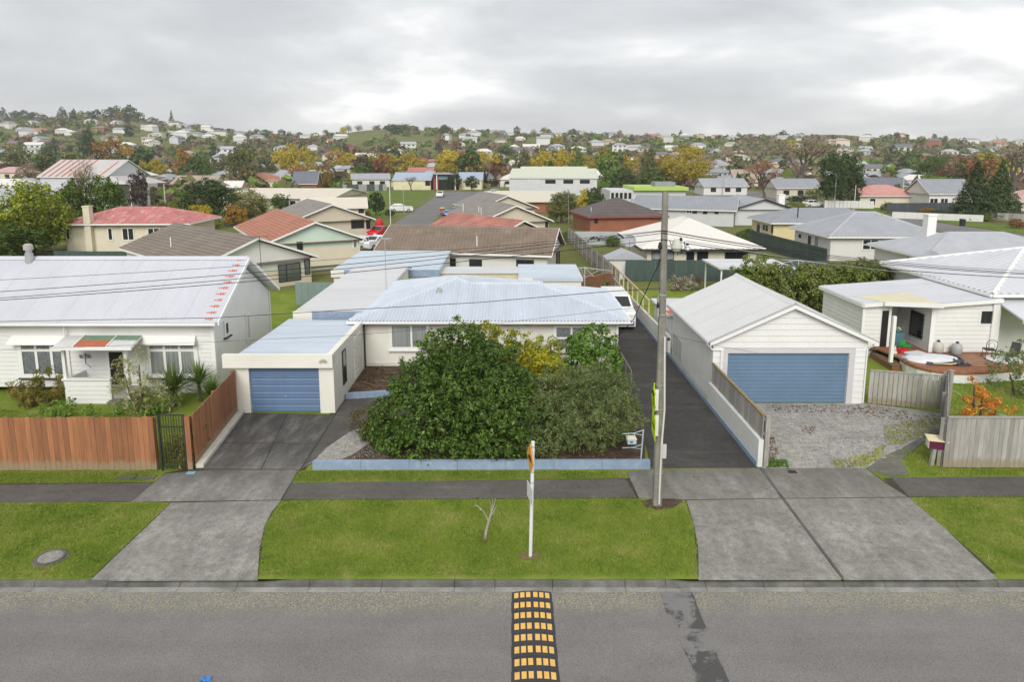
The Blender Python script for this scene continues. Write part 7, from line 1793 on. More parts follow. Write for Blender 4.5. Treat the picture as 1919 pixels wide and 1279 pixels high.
def wire(label, pts, r=0.013, mat=None, sag=0.0, n=18):
    P = [Vector(p) for p in pts]
    if len(P) == 2:
        a, b = P; P = [a.lerp(b, i / n) - Z * (4 * sag * (i / n) * (1 - i / n)) for i in range(n + 1)]
    th = thing('overhead_wire', label, 'wire', P[0]); wput(MB().tube(P, r, 5), 'cable', mat or BLACK, th)
PYY = 18.15
def W(label, left, right, sagl, r=0.014, attach=None):
    a = AT(left[0], left[1], PYY) if left else None
    return a
for lab, yl, yp, yr_, r in (('topmost thin wire crossing the villa roof', 525, 432, 508, .006), ('upper black wire of the street line', 547, 433, 512, .009), ('middle black wire of the street line', 559, 437, 514.5, .009), ('lower doubled black wire of the street line', 563, 449, 521, .010)):
    c = AT(1243, yp, PYY); l = AT(0, yl, PYY); rr = AT(1919, yr_, PYY)
    def span(p, q, ext, s):      # through both points with a sag, carried on beyond the frame
        d = q - p; out = []
        for i in range(23):
            t = i / 22 * ext; out.append(p + d * t + Z * (-4 * s * (t) * (1 - t)))
        return out
    wire(lab + ', west span', span(c, l, 1.35, .12), r); wire(lab + ', east span', span(c, rr, 1.35, .16), r)
wire('low service wire from pole across the blue hip roof', [AT(1236, 541, 18.2), AT(1148, 546, 19.0), AT(900, 567, 20), AT(620, 583, 20.5), AT(408, 596, 20.8), AT(0, 603, 21), AT(-300, 606, 21)], .01)
wire('faint lowest wire across the villa porch', [AT(1236, 571, 18.2), AT(900, 610, 19.5), AT(640, 630, 20), AT(400, 641, 20), AT(0, 657, 20), AT(-300, 668, 20)], .005)
wire('thick black service cable from pole to house corner', [AT(1236, 486, 18.1), AT(1234, 497, 19.5), AT(1218, 530, 24), AT(1200, 570, 28), AT(1187, 600, 30.4), AT(1160, 628, 30.9), AT(1147, 630, 31.0)], .018)
wire('thin wire from pole to the double garage', [pat(5.05) + Vector((.15, -.1, 0)), AT(1340, 648, 22), AT(1420, 662, 26.2)], .005)
wire('pale wire from pole to the large white house', [AT(1285, 452, PYY), AT(1480, 484, 24), AT(1640, 505, 29), AT(1765, 519, 33)], .01, M('wire_grey', (0.4, 0.4, 0.38), 0.6))
def sign_post(name, label, base, h, pr, panels, postm, back=None):
    th = thing(name, label, 'road sign', (base.x, base.y, 0))
    wput(MB().tube([base - Z * .05, base + Z * h], pr, 12), 'post', postm, th)
    return th
WP = M('sign_post_white', (0.72, 0.72, 0.72), 0.45, 0.05, 3)
b = G(994, 1044); b.z = 0
hsgn = AT(1000, 828, b.y).z
th = thing('hump_warning_sign', 'white post with orange diamond hump sign seen edge-on', 'road sign', b)
wput(MB().tube([b - Z * .05, b + Vector((AT(999, 828, b.y).x - b.x, 0, hsgn))], .045, 14), 'post', WP, th)
tp = AT(999, 828, b.y)
def signboard(th, c, half, tilt, yaw, m, name, t=.012, shape='diamond', hh=None):
    """flat plate whose face looks along yaw (0 = +x)"""
    f = Vector((math.cos(yaw), math.sin(yaw), 0)); s = Vector((-f.y, f.x, 0))
    if shape == 'diamond': P = [s * half, Z * half, -s * half, -Z * half]
    else: P = [s * half - Z * hh, s * half + Z * hh, -s * half + Z * hh, -s * half - Z * hh]
    mb = MB().add([c + p + f * t / 2 for p in P] + [c + p - f * t / 2 for p in P], [(0, 1, 2, 3), (7, 6, 5, 4), (0, 4, 5, 1), (1, 5, 6, 2), (2, 6, 7, 3), (3, 7, 4, 0)])
    return wput(mb, name, m, th), f, s
ORS = M('sign_orange', (0.75, 0.33, 0.02), 0.4, 0.04); FLU = M('sign_fluoro', (0.55, 0.78, 0.0), 0.4, 0.04)
c = AT(993.5, 859, b.y - .06); yaw = math.radians(255)
pl_, f, s = signboard(th, c, .37, 0, math.radians(191), ORS, 'diamond_panel')
for k, (w0, z0, w1, z1) in enumerate(((-.22, -.1, .22, -.05),)):
    wput(MB().add([c + f * .009 + s * (.19 * math.cos(a) ) + Z * (.15 * math.sin(a) - .07) for a in [math.pi * j / 10 for j in range(11)]], [tuple(range(11))]), 'hump_symbol', BLACK, th)
for zz in (hsgn - .13, hsgn - .78, hsgn - 1.06, hsgn - 1.36): wput(MB().lathe([(.05, -.012), (.05, .012)], 12, (b.x + (tp.x - b.x) * zz / hsgn, b.y, zz)), 'clamp', GALV, th)
c2 = AT(993, 925, b.y - .06); signboard(th, c2, .3, 0, math.radians(191), M('sign_back', (0.66, 0.66, 0.66), .5), 'plate', shape='rect', hh=.2)
for lab, px_, py_, half, hh, shp in (('fluorescent yellow diamond sign strapped edge-on to the pole', 1225, 750, .5, 0, 'diamond'), ('fluorescent yellow plate below the diamond on the pole', 1225, 798, .42, .3, 'rect')):
    c = AT(px_, py_, 18.05); th = thing('warning_sign', lab, 'road sign', (c.x, c.y, c.z))
    p_, f, s = signboard(th, c, half, 0, math.radians(174.5), FLU, 'panel', shape=shp, hh=hh or None)
    if shp == 'diamond':
        for k in (-.1, .12): wput(MB().obox(c + f * .009 + s * k - Z * .17, s * .07, Z * .3, f * .002).lathe([(.04, .17), (.04, .25)], 8, c + f * .01 + s * (k + .03)), 'symbol', BLACK, th)
    else: wput(MB().obox(c + f * .009 - s * .25 - Z * .04, s * .5, Z * .09, f * .002), 'symbol', BLACK, th)
    c3 = AT(px_ + 6, py_, 18.1); wput(MB().box(c3.x - .06, c3.y - .03, c3.z - .3, c3.x + .04, c3.y + .03, c3.z + .3), 'bracket', WP, th)
# letterboxes
def letterbox_blue():
    b = G(1198, 866); x, y = b.x, 20.85
    th = thing('letterbox', 'pale blue letterbox hanging from a bracket post', 'letterbox', (x, y, 0))
    LB = M('letterbox_blue', (0.42, 0.52, 0.58), 0.5, 0.06, 4); top = AT(1201, 806, y).z
    wput(MB().tube([(x, y, 0), (x + .06, y, top)], .025, 8), 'post', LB, th)
    bx = AT(1183, 824, y)
    o = wput(MB().box(bx.x - .14, y - .17, bx.z - .1, bx.x + .14, y + .17, bx.z + .06), 'box', LB, th)
    wput(MB().add([(bx.x - .16, y - .19, bx.z + .06), (bx.x + .16, y - .19, bx.z + .06), (bx.x + .16, y + .19, bx.z + .06), (bx.x - .16, y + .19, bx.z + .06), (bx.x - .1, y, bx.z + .13), (bx.x + .1, y, bx.z + .13)], [(0, 1, 5, 4), (1, 2, 5), (2, 3, 4, 5), (3, 0, 4), (3, 2, 1, 0)]), 'lid', M('letterbox_lid', (0.6, 0.58, 0.44), 0.6, 0.1, 5), o)
    wput(MB().box(bx.x - .07, y - .176, bx.z - .05, bx.x + .02, y - .171, bx.z + .0), 'number_mark', M('number_dark', (0.06, 0.08, 0.12), .6), o)
    wput(MB().box(bx.x + .05, y - .176, bx.z - .07, bx.x + .11, y - .171, bx.z + .03), 'badge', M('badge_pale', (0.55, 0.65, 0.75), .5), o)
    for z, L_ in ((top - .12, .62), (top - .6, .6)):
        wput(MB().tube([(x + .04, y, z + .1), (x - .25, y, z), (x - L_, y, z - .02)], .013, 6).tube([(x + .04, y, z - .06), (x - .3, y, z - .01)], .01, 6), 'scroll_bracket', LB, th)
    wput(MB().tube([(bx.x - .1, y, bx.z + .1), (bx.x - .1, y, top - .14)], .008, 5).tube([(bx.x + .1, y, bx.z + .1), (bx.x + .1, y, top - .13)], .008, 5), 'hanger', LB, th)
letterbox_blue()
def letterbox_maroon():
    b = G(1745, 873); x, y = b.x, b.y
    th = thing('letterbox', 'maroon letterbox with cream lid on a leaning grey post', 'letterbox', (x, y, 0))
    zt = AT(1749, 840, y).z
    wput(MB().obox((x - .06, y - .05, -.03), (.11, 0, 0), (0, .1, 0), (.05, 0, zt + .05)), 'post', WOODGREY, th)
    M1, M2 = M('maroon_paint', (0.11, 0.012, 0.045), 0.5, 0.08, 4), M('lid_cream', (0.66, 0.6, 0.36), 0.6, 0.08, 5)
    R_ = Matrix.Rotation(-.28, 4, 'Z'); c = Vector((x + .1, y + .05, zt)); u_, v_ = R_ @ XU, R_ @ YU
    o = wput(MB().obox(c - u_ * .22 - v_ * .16, u_ * .5, v_ * .32, Z * .26), 'box', M1, th)
    wput(MB().obox(c - u_ * .223 - v_ * .155, u_ * -.012, v_ * .31, Z * .25), 'side_panel', M('panel_white', (0.62, 0.62, 0.58), .6), o)
    wput(MB().obox(c - u_ * .27 - v_ * .2 + Z * .262, u_ * .6, v_ * .42 + Z * .06, Z * .02), 'lid', M2, o)
letterbox_maroon()
# rotary clotheslines
def clothesline(label, x, y, h, rad, ang=.4):
    th = thing('rotary_clothesline', label, 'clothesline', (x, y, 0)); S = M('line_steel', (0.55, 0.56, 0.55), 0.5)
    wput(MB().tube([(x, y, 0), (x, y, h + .35)], .03, 8), 'mast', S, th)
    tips = []
    for k in range(4):
        a = ang + k * math.pi / 2; t = Vector((x + math.cos(a) * rad, y + math.sin(a) * rad, h)); tips.append(t)
        wput(MB().tube([(x, y, h + .3), t], .016, 5).tube([(x, y, h - .45), Vector((x, y, h)).lerp(t, .55) + Z * .13], .011, 5), 'arm', S, th)
    for q in (1.0, .7, .4):
        c = Vector((x, y, h + .3)); pts = [c.lerp(t, q) for t in tips]
        for k in range(4): wput(MB().tube([pts[k], pts[(k + 1) % 4]], .006, 4), 'line', S, th)
clothesline('rotary clothesline behind the blue hip roof', 5.0, 46.2, 2.15, 1.9, .2)
clothesline('rotary clothesline above the long hedge', AT(1497, 488, 47).x, 47, 2.55, 2.2, .15)
tv_antenna('tall television antenna on the blue roof hip', (-7.05, 37.6, 2.6), 2.9, 1.2, GALV, 6, .8)
tv_antenna('small spiky antenna beyond the tiled roofs', AT(1065, 420, 78), 3.6, .2, GALV, 8, 1.6)
# street lamps and far poles
def lamp(label, x, yb, yt, arm, Y=None):
    p = G(x, yb); top = AT(x, yt, p.y).z; th = thing('street_lamp', label, 'street lamp', p)
    pts = [p, p + Z * (top - 1)] + [p + Vector((arm * (1 - math.cos(a)) * .5, 0, top - 1 + math.sin(a))) for a in (.5, 1.0, 1.4)] + [p + Vector((arm, 0, top))]
    wput(MB().tube(pts, [.1, .08, .07, .06, .05, .05], 8), 'column', GALV, th)
    q = p + Vector((arm, 0, top)); wput(MB().box(min(q.x, q.x + .6 * (1 if arm > 0 else -1)), q.y - .12, q.z - .08, max(q.x, q.x + .6 * (1 if arm > 0 else -1)), q.y + .12, q.z + .05), 'lantern', IRONLG, th)
lamp('curved grey street lamp before the big dark tree', 1563, 391, 322, -1.6)
lamp('street lamp at the far street corner', 1354, 366, 302, -1.5)
lamp('street lamp above the lime green fascia', 1178, 352, 327, 1.4)
for k, (x_, yb_, yt_, lab) in enumerate(((732, 420, 340, 'thin lamp post beside the side street'), (757, 402, 348, 'dark thin pole right of the hatchback'), (1600, 398, 348, 'white marker pole on the far verge'), (310, 345, 288, 'pale far pole left of the tan roof'), (527, 360, 310, 'white pole behind the cream building'), (1401, 345, 312, 'far pole beside the cream gable'), (1690, 380, 335, 'thin pole before the salmon roof'), (105, 330, 278, 'far power pole among left trees'))):
    p = G(x_, yb_); th = thing('pole', lab, 'pole', p); wput(MB().tube([p, p + Z * (AT(x_, yt_, p.y).z)], [.07, .05], 6), 'shaft', GALV if k % 2 else WP, th); wput(MB().box(p.x - .12, p.y - .05, AT(x_, yt_, p.y).z, p.x + .12, p.y + .05, AT(x_, yt_, p.y).z + .06), 'cap', GALV, th)
# ------------------------------------------------------------------ vehicles
def car(label, x, y, rz, paint, L=4.2, Wd=1.72, H=1.45, kind='hatch', z=0.0, cat='car', name='parked_car'):
    th = thing(name, label, cat, (x, y, z), rz)
    pm = M('car_' + ''.join(ch for ch in label if ch.isalpha())[:14], paint, 0.25, 0.02, 1, 0, spec=0.6)
    h = L / 2; zb = .24
    prof = {'hatch': [(-h, .5), (-h, .82), (-h * .93, .95), (-h * .42, 1.0), (-h * .02, H), (h * .62, H), (h * .93, 1.02), (h, .85), (h, .5)],
            'sedan': [(-h, .5), (-h, .78), (-h * .93, .88), (-h * .42, .95), (-h * .05, H), (h * .42, H), (h * .68, 1.0), (h, .95), (h, .5)],
            'van': [(-h, .55), (-h, .95), (-h * .9, 1.08), (-h * .62, 1.15), (-h * .3, H), (h * .9, H + .02), (h, H - .2), (h, 1.0), (h, .55)],
            'beetle': [(-h, .45), (-h * .98, .68), (-h * .8, .9), (-h * .42, 1.0), (-h * .08, H), (h * .3, H), (h * .75, 1.05), (h * .98, .7), (h, .45)]}[kind]
    # x is the car's length with the nose at -x; sections narrow above the waist
    vs = []; n = len(prof)
    for sgn in (-1, 1):
        for px_, pz in prof:
            k = 1 - .2 * max(0, (pz - 1.0)) / max(.1, H - 1.0) - .06 * (abs(px_) > h * .95)
            vs.append((px_, sgn * Wd / 2 * k, pz))
    mb = MB(); low = [(-h * .98, zb), (h * .98, zb)]
    base = len(vs)
    for sgn in (-1, 1):
        for px_, pz in low: vs.append((px_, sgn * Wd / 2 * .96, pz))
    fs = [(i, i + 1, n + i + 1, n + i) for i in range(n - 1)]
    fs += [tuple(list(range(n))[::-1] + [base, base + 1]), tuple(list(range(n, 2 * n)) + [base + 3, base + 2])]
    fs += [(base, base + 2, n, 0), (n - 1, 2 * n - 1, base + 3, base + 1), (base + 1, base + 3, base + 2, base)]
    body = mb.add(vs, fs).build('body', pm, th)
    # glass laid just proud of the body panels
    a, b_, c, d = [p for p in prof[3:7]]
    def scr(p, q, nm, t0=.12, t1=.9, w=.8):
        P0 = (p[0] + (q[0] - p[0]) * t0, p[1] + (q[1] - p[1]) * t0); P1 = (p[0] + (q[0] - p[0]) * t1, p[1] + (q[1] - p[1]) * t1)
        nx_, nz_ = -(q[1] - p[1]), (q[0] - p[0]); l_ = math.hypot(nx_, nz_); o = .012
        nx_, nz_ = nx_ / l_ * o, nz_ / l_ * o
        if nz_ < 0: nx_, nz_ = -nx_, -nz_
        MB().add([(P0[0] + nx_, -Wd / 2 * w, P0[1] + nz_), (P0[0] + nx_, Wd / 2 * w, P0[1] + nz_), (P1[0] + nx_, Wd / 2 * (w - .12), P1[1] + nz_), (P1[0] + nx_, -Wd / 2 * (w - .12), P1[1] + nz_)], [(0, 1, 2, 3)]).build(nm, GLASS, th)
    scr(a, b_, 'windscreen'); scr(d, c, 'rear_window')
    for sgn in (-1, 1):
        for t0, t1 in ((.06, .46), (.5, .9)):
            zt, zw = H - .1, 1.03
            xs0 = a[0] + (d[0] - a[0]) * t0; xs1 = a[0] + (d[0] - a[0]) * t1
            u0 = max(xs0, b_[0] - .05) if t0 < .3 else xs0; u1 = min(xs1, c[0] + .05)
            yy0, yy1 = Wd / 2 * (1.0) + .004, Wd / 2 * (1 - .2 * (zt - 1) / max(.1, H - 1)) + .008
            MB().add([(xs0, sgn * yy0, zw), (xs1, sgn * yy0, zw), (u1, sgn * yy1, zt), (u0, sgn * yy1, zt)], [(0, 1, 2, 3) if sgn < 0 else (3, 2, 1, 0)]).build('side_window', GLASS, th)
        MB().box(-h - .012, sgn * Wd * .36 - .14, .62, -h + .05, sgn * Wd * .36 + .14, .78).build('headlight', M('lamp_glass', (0.75, 0.76, 0.76), .2), th)
        MB().box(h - .05, sgn * Wd * .38 - .1, .65, h + .012, sgn * Wd * .38 + .1, .85).build('tail_light', M('tail_red', (0.4, 0.02, 0.02), .3), th)
        for xx in (-h * .62, h * .6):
            wm = MB(); rr = .31
            wm.add([(xx + rr * math.cos(t), sgn * (Wd / 2 + .02) - s_ * .2 * sgn, rr + rr * math.sin(t)) for s_ in (0, 1) for t in [k * math.pi / 9 for k in range(18)]], [tuple(range(18)), tuple(range(18, 36))] + [(k, (k + 1) % 18, 18 + (k + 1) % 18, 18 + k) for k in range(18)])
            w_ = wm.build('wheel', BLACK, th)
            MB().add([(xx + .19 * math.cos(t), sgn * (Wd / 2 + .028), rr + .19 * math.sin(t)) for t in [k * math.pi / 6 for k in range(12)]], [tuple(range(12))]).build('hub_cap', GALV, w_)
    MB().box(-h - .02, -Wd * .42, .34, -h + .06, Wd * .42, .55).build('bumper', DARK if kind == 'van' else pm, th)
    return th
car('white van parked at the end of the long driveway', 6.32, 40.6, math.pi / 2, (0.72, 0.72, 0.71), 4.6, 1.7, 1.78, 'van', cat='van', name='parked_van')
q = G(711, 446); car('bright red rounded car beside the side street', q.x, q.y, 1.2, (0.55, 0.01, 0.02), 4.0, 1.7, 1.5, 'beetle')
q = G(702, 466); car('white car half hidden by the lichen-brown roof', q.x, q.y, 1.15, (0.72, 0.73, 0.74), 4.2, 1.7, 1.4, 'hatch')
q = G(752, 397); car('white hatchback side-on by the field hedge', q.x, q.y, 3.3, (0.73, 0.73, 0.73), 4.4, 1.75, 1.5, 'hatch')
q = G(825, 369); car('white sedan standing in the side street', q.x, q.y, 1.57, (0.74, 0.74, 0.74), 4.5, 1.8, 1.5, 'sedan')
q = G(850, 404); car('blue car behind the faded red tiles', q.x, q.y, .5, (0.08, 0.2, 0.42), 4.2, 1.7, 1.45, 'hatch')
q = G(1524, 388); car('cream-white hatchback on the far street', q.x, q.y, 3.25, (0.7, 0.69, 0.64), 4.2, 1.7, 1.5, 'hatch')
q = G(1372, 364); car('blue-grey wagon on the far street corner', q.x, q.y, 1.9, (0.25, 0.3, 0.36), 4.5, 1.8, 1.6, 'hatch')
q = G(922, 365); car('white car beside the hall corner', q.x, q.y, .3, (0.72, 0.72, 0.72), 4.3, 1.7, 1.45, 'hatch')
q = G(612, 457); car('white car behind the mint house', AT(675, 462, 74).x, 74, 1.3, (0.72, 0.72, 0.72), 4.2, 1.7, 1.45, 'hatch')
def bin_(label, x, y, bodyc, lidc, z=0, s=1.0):
    th = thing('wheelie_bin', label, 'bin', (x, y, z))
    MB().add([(-.24, -.26, 0), (.24, -.26, 0), (.24, .26, 0), (-.24, .26, 0), (-.29, -.32, .95), (.29, -.32, .95), (.29, .34, .95), (-.29, .34, .95)], [(0, 1, 5, 4), (1, 2, 6, 5), (2, 3, 7, 6), (3, 0, 4, 7), (4, 5, 6, 7)]).build('body', M('bin_' + bodyc[0], bodyc[1], .5), th)
    MB().add([(-.31, -.36, .95), (.31, -.36, .95), (.31, .37, .97), (-.31, .37, .97), (-.29, -.34, 1.02), (.29, -.34, 1.02), (.29, .35, 1.08), (-.29, .35, 1.08)], [(0, 1, 5, 4), (1, 2, 6, 5), (2, 3, 7, 6), (3, 0, 4, 7), (4, 5, 6, 7)]).build('lid', M('bin_' + lidc[0], lidc[1], .5), th)
    MB().tube([(-.25, .33, .1), (.25, .33, .1)], .1, 10).build('wheels', BLACK, th)
    th.scale = (s, s, s)
q = G(829, 404); bin_('red bin with yellow lid by the side street', q.x, q.y, ('red', (0.4, 0.03, 0.03)), ('yellow', (0.6, 0.45, 0.03)), s=1.3)
q = G(1803, 424); bin_('small dark bin before the far grey fence', q.x, q.y, ('dark', (0.03, 0.03, 0.035)), ('dark', (0.03, 0.03, 0.035)))
# red wrapped load and the small white-and-red box beside the red car
q = G(711, 424); th = thing('covered_load', 'bright red fabric-covered bundle behind the red car', 'cover', q, 0.4)
th.scale = (.72, .72, .72)
P_, N_ = lump_points([(0, 0, .75, .7, .7, .75), (-.3, 0, 1.2, .45, .5, .4)], 10); mb = MB()
mb.lathe([(.75, 0), (.82, .5), (.7, 1.0), (.45, 1.4), (.12, 1.6)], 14); mb.v = [(a * (1 + .1 * math.sin(c_ * 9 + a * 5)), b2 * .9, c_) for a, b2, c_ in mb.v]; mb.build('cover', M('red_cover', (0.55, 0.015, 0.03), .6, .12, 3), th, smooth=True)
# ------------------------------------------------------------------ deck clutter
def chair(label, x, y, z, rz, m, kind):
    th = thing('chair', label, 'chair', (x, y, z), rz)
    MB().box(-.22, -.22, .42, .22, .22, .47).build('seat', m, th)
    for sx in (-1, 1):
        for sy in (-1, 1): MB().tube([(sx * .19, sy * .19, .42), (sx * .22, sy * .22, 0)], .014, 6).build('leg', m if kind == 'cafe' else GALV, th)
    if kind == 'cafe':
        pts = [(-.19, .2, .45), (-.23, .23, .68), (-.2, .25, .86), (-.08, .26, .95), (.08, .26, .95), (.2, .25, .86), (.23, .23, .68), (.19, .2, .45)]
        b_ = MB().tube(pts, .015, 6).build('backrest', m, th)
        MB().tube([(-.09, .2, .45), (-.12, .24, .7), (-.05, .25, .84), (.05, .25, .84), (.12, .24, .7), (.09, .2, .45)], .009, 5).build('inner_loop', m, b_)
        MB().tube([(-.2, -.2, .2), (.2, -.2, .2), (.2, .2, .2), (-.2, .2, .2), (-.2, -.2, .2)], .009, 5).build('stretcher', m, th)
    else: MB().add([(-.21, .19, .45), (.21, .19, .45), (.2, .36, .98), (-.2, .36, .98), (-.21, .23, .45), (.21, .23, .45), (.2, .4, .98), (-.2, .4, .98)], [(0, 1, 2, 3), (7, 6, 5, 4), (0, 3, 7, 4), (1, 5, 6, 2), (3, 2, 6, 7)]).build('backrest', m, th)
    return th
q = G(1852, 672, .5); chair('black bentwood cafe chair against the cottage wall', q.x, q.y, .5, 2.9, M('chair_iron', (0.035, 0.036, 0.03), .5), 'cafe')
q = G(1893, 683, .5); chair('grey padded dining chair at the deck end', q.x, q.y, .5, -1.1, M('chair_grey', (0.06, 0.062, 0.065), .8), 'pad')
q = G(1880, 676, .5); th = thing('round_table_top', 'white round table top lying on the deck', 'table', (q.x, q.y, .5))
MB().lathe([(.72, 0.02), (.74, .05), (.72, .08), (.1, .1)], 30).build('top', M('table_white', (0.76, 0.76, 0.76), .4, .03), th); MB().lathe([(.3, 0), (.3, .03)], 16).build('base', GALV, th)
q = G(1748, 675, .5); th = thing('collapsed_pool', 'white round paddling pool sheet crumpled on the deck', 'pool', (q.x, q.y, .5))
mb = MB(); n1, n2 = 9, 30; vs = [(0, 0, .16)]
for i in range(1, n1 + 1):
    for j in range(n2):
        a = j * 6.2832 / n2; rr = i / n1 * (1 + .05 * math.sin(3 * a)); vs.append((rr * 1.25 * math.cos(a), rr * .85 * math.sin(a), .15 * (1 - (i / n1) ** 3) + .05 + .03 * math.sin(a * 5 + i) * (i / n1) - (.1 if i == n1 else 0)))
mb.add(vs, [(0, 1 + j, 1 + (j + 1) % n2) for j in range(n2)] + [(1 + (i - 1) * n2 + j, 1 + i * n2 + j, 1 + i * n2 + (j + 1) % n2, 1 + (i - 1) * n2 + (j + 1) % n2) for i in range(1, n1) for j in range(n2)])
mb.build('sheet', M('sheet_white', (0.72, 0.73, 0.76), .5, .05, 3), th, smooth=True)
rg = MB()
for k, (r_, dz) in enumerate(((1.3, .04), (1.22, .1))): rg.tube([(r_ * math.cos(a) * 1.02, r_ * .7 * math.sin(a), dz + .02 * math.sin(4 * a)) for a in [j * 6.2832 / 26 for j in range(17, 31)]], .05, 6)
rg.build('dark_rim', M('rim_dark', (0.05, 0.055, 0.07), .6), th)
MB().tube([(-.5, -.82, .1), (.2, -.95, .08), (1.0, -.78, .1)], .04, 6).build('yellow_strap', M('strap_yellow', (0.55, 0.46, 0.2), .6), th)
q = G(1795, 683, .5); th = thing('tarpaulin', 'crumpled dark grey tarpaulin beside the white sheet', 'tarpaulin', (q.x, q.y, .5))
mb = MB(); vs = [(-.5 + .125 * i, -.3 + .1 * j, .02 + .2 * abs(math.sin(i * 1.3 + j)) * (1 - abs(i - 4) / 5)) for i in range(9) for j in range(7)]
mb.add(vs, [(i * 7 + j, (i + 1) * 7 + j, (i + 1) * 7 + j + 1, i * 7 + j + 1) for i in range(8) for j in range(6)]).build('sheet', M('tarp_grey', (0.06, 0.065, 0.08), .5), th); MB().box(-.2, -.34, 0, .3, -.26, .1).build('fold', M('tarp_grey', (0.06, 0.065, 0.08)), th)
for k, (px_, py_, c_, lab) in enumerate(((1757, 661, (0.5, 0.5, 0.42), 'cream round-shouldered plastic drum by the recess'), (1792, 664, (0.36, 0.38, 0.37), 'grey round-shouldered plastic drum by the wall'))):
    q = G(px_, py_, .5); th = thing('plastic_drum', lab, 'drum', (q.x, q.y, .5))
    MB().lathe([(.2, 0), (.24, .06), (.25, .3), (.21, .46), (.09, .54)], 16).build('body', M(f'drum_{k}', c_, .5, .08, 4), th, smooth=True); MB().lathe([(.07, .53), (.07, .6), (.05, .62)], 10).build('cap', DARK, th)
q = G(1687, 650, .5); th = thing('storage_bin', 'teal storage bin heaped with toys in the recess', 'bin', (q.x, q.y + .6, .5))
MB().add([(-.32, -.24, 0), (.32, -.24, 0), (.32, .24, 0), (-.32, .24, 0), (-.38, -.28, .62), (.38, -.28, .62), (.38, .28, .62), (-.38, .28, .62)], [(0, 1, 5, 4), (1, 2, 6, 5), (2, 3, 7, 6), (3, 0, 4, 7), (4, 5, 6, 7)]).build('tub', M('tub_teal', (0.10, 0.2, 0.25), .5), th)
for k, c_ in enumerate(((0.5, 0.12, 0.08), (0.6, 0.58, 0.55), (0.5, 0.3, 0.25), (0.08, 0.25, 0.12), (0.62, 0.55, 0.5))):
    MB().lathe([(.04, 0), (.13, .07), (.11, .17), (.03, .22)], 9, (-.22 + .11 * k, .05 * (-1) ** k, .58 + .06 * (k % 3))).build('toy', M(f'toy_{k}', c_, .6), th)
for lab, px_, py_, dims, c_, nm, ct in (('red plastic crate beside the storage bin', 1690, 661, (.5, .32, .2), (0.5, 0.03, 0.03), 'plastic_crate', 'crate'), ('bright green toy seat in the recess', 1695, 655, (.42, .34, .3), (0.03, 0.3, 0.06), 'toy_seat', 'toy'),
                                    ('white and blue cot mattress flat on the deck', 1714, 664, (.9, .45, .09), (0.68, 0.69, 0.72), 'cot_mattress', 'mattress'), ('pale blue lid sheet lying under the mattress', 1706, 671, (.8, .4, .04), (0.45, 0.52, 0.66), 'plastic_sheet', 'sheet'), ('white soft toy by the canopy post', 1675, 665, (.26, .24, .3), (0.66, 0.62, 0.56), 'soft_toy', 'toy')):
    q = G(px_, py_, .5); th = thing(nm, lab, ct, (q.x, q.y, .5), .35)
    a, b2, c2 = dims; m = M('it_' + nm, c_, .6, .08, 5)
    if nm in ('plastic_crate',):
        MB().box(-a / 2, -b2 / 2, 0, a / 2, b2 / 2, .02).build('base', m, th)
        for bx in ((-a / 2, -b2 / 2, .02, a / 2, -b2 / 2 + .02, c2), (-a / 2, b2 / 2 - .02, .02, a / 2, b2 / 2, c2), (-a / 2, -b2 / 2 + .02, .02, -a / 2 + .02, b2 / 2 - .02, c2), (a / 2 - .02, -b2 / 2 + .02, .02, a / 2, b2 / 2 - .02, c2)): MB().box(*bx).build('side', m, th)
    elif nm == 'soft_toy': MB().lathe([(.05, 0), (.14, .06), (.12, .18), (.05, .2), (.09, .24), (.09, .32), (.03, .37)], 12).build('body', m, th, smooth=True); MB().lathe([(.02, .36), (.035, .4), (.01, .43)], 8, (.06, 0, 0)).build('ear', m, th)
    elif nm == 'toy_seat': MB().box(-a / 2, -b2 / 2, .16, a / 2, b2 / 2, .22).build('seat', m, th); MB().box(-a / 2, b2 / 2 - .04, .22, a / 2, b2 / 2, .42).build('back', m, th); [MB().box(sx * .17 - .03, sy * .13 - .03, 0, sx * .17 + .03, sy * .13 + .03, .16).build('leg', m, th) for sx in (-1, 1) for sy in (-1, 1)]
    else: MB().box(-a / 2, -b2 / 2, .012, a / 2, b2 / 2, c2).build('pad', m, th); MB().box(-a / 2 - .01, -b2 / 2 - .01, .0, a / 2 + .01, b2 / 2 + .01, .03).build('edge_band', M('band_blue', (0.1, 0.25, 0.5), .5), th)
q = G(1658, 705); th = thing('garden_hose', 'green hose looped over the lawn behind the grey post', 'hose', (18.0, 25.6, 0))
wput(MB().tube([(17.2, 25.5, .9), (17.8, 25.4, .5), (18.6, 25.0, .12), (19.6, 24.4, .04), (20.6, 24.3, .04)], .018, 6), 'hose', M('hose_green', (0.25, 0.42, 0.33), .5), th)
rl = thing('handrail', 'thin steel handrail between shrubs and long driveway', 'railing', (5.0, 28, 0))
for y_ in (27.6, 29.0, 30.4): wput(MB().tube([(5.02, y_, 0), (5.02, y_, 1.0)], .02, 6), 'post', M('rail_brown', (0.3, 0.24, 0.2), .6), rl)
wput(MB().tube([(5.02, 27.6, 1.0), (5.02, 30.4, 1.0)], .022, 6), 'top_rail', M('rail_brown', (0.3, 0.24, 0.2), .6), rl)
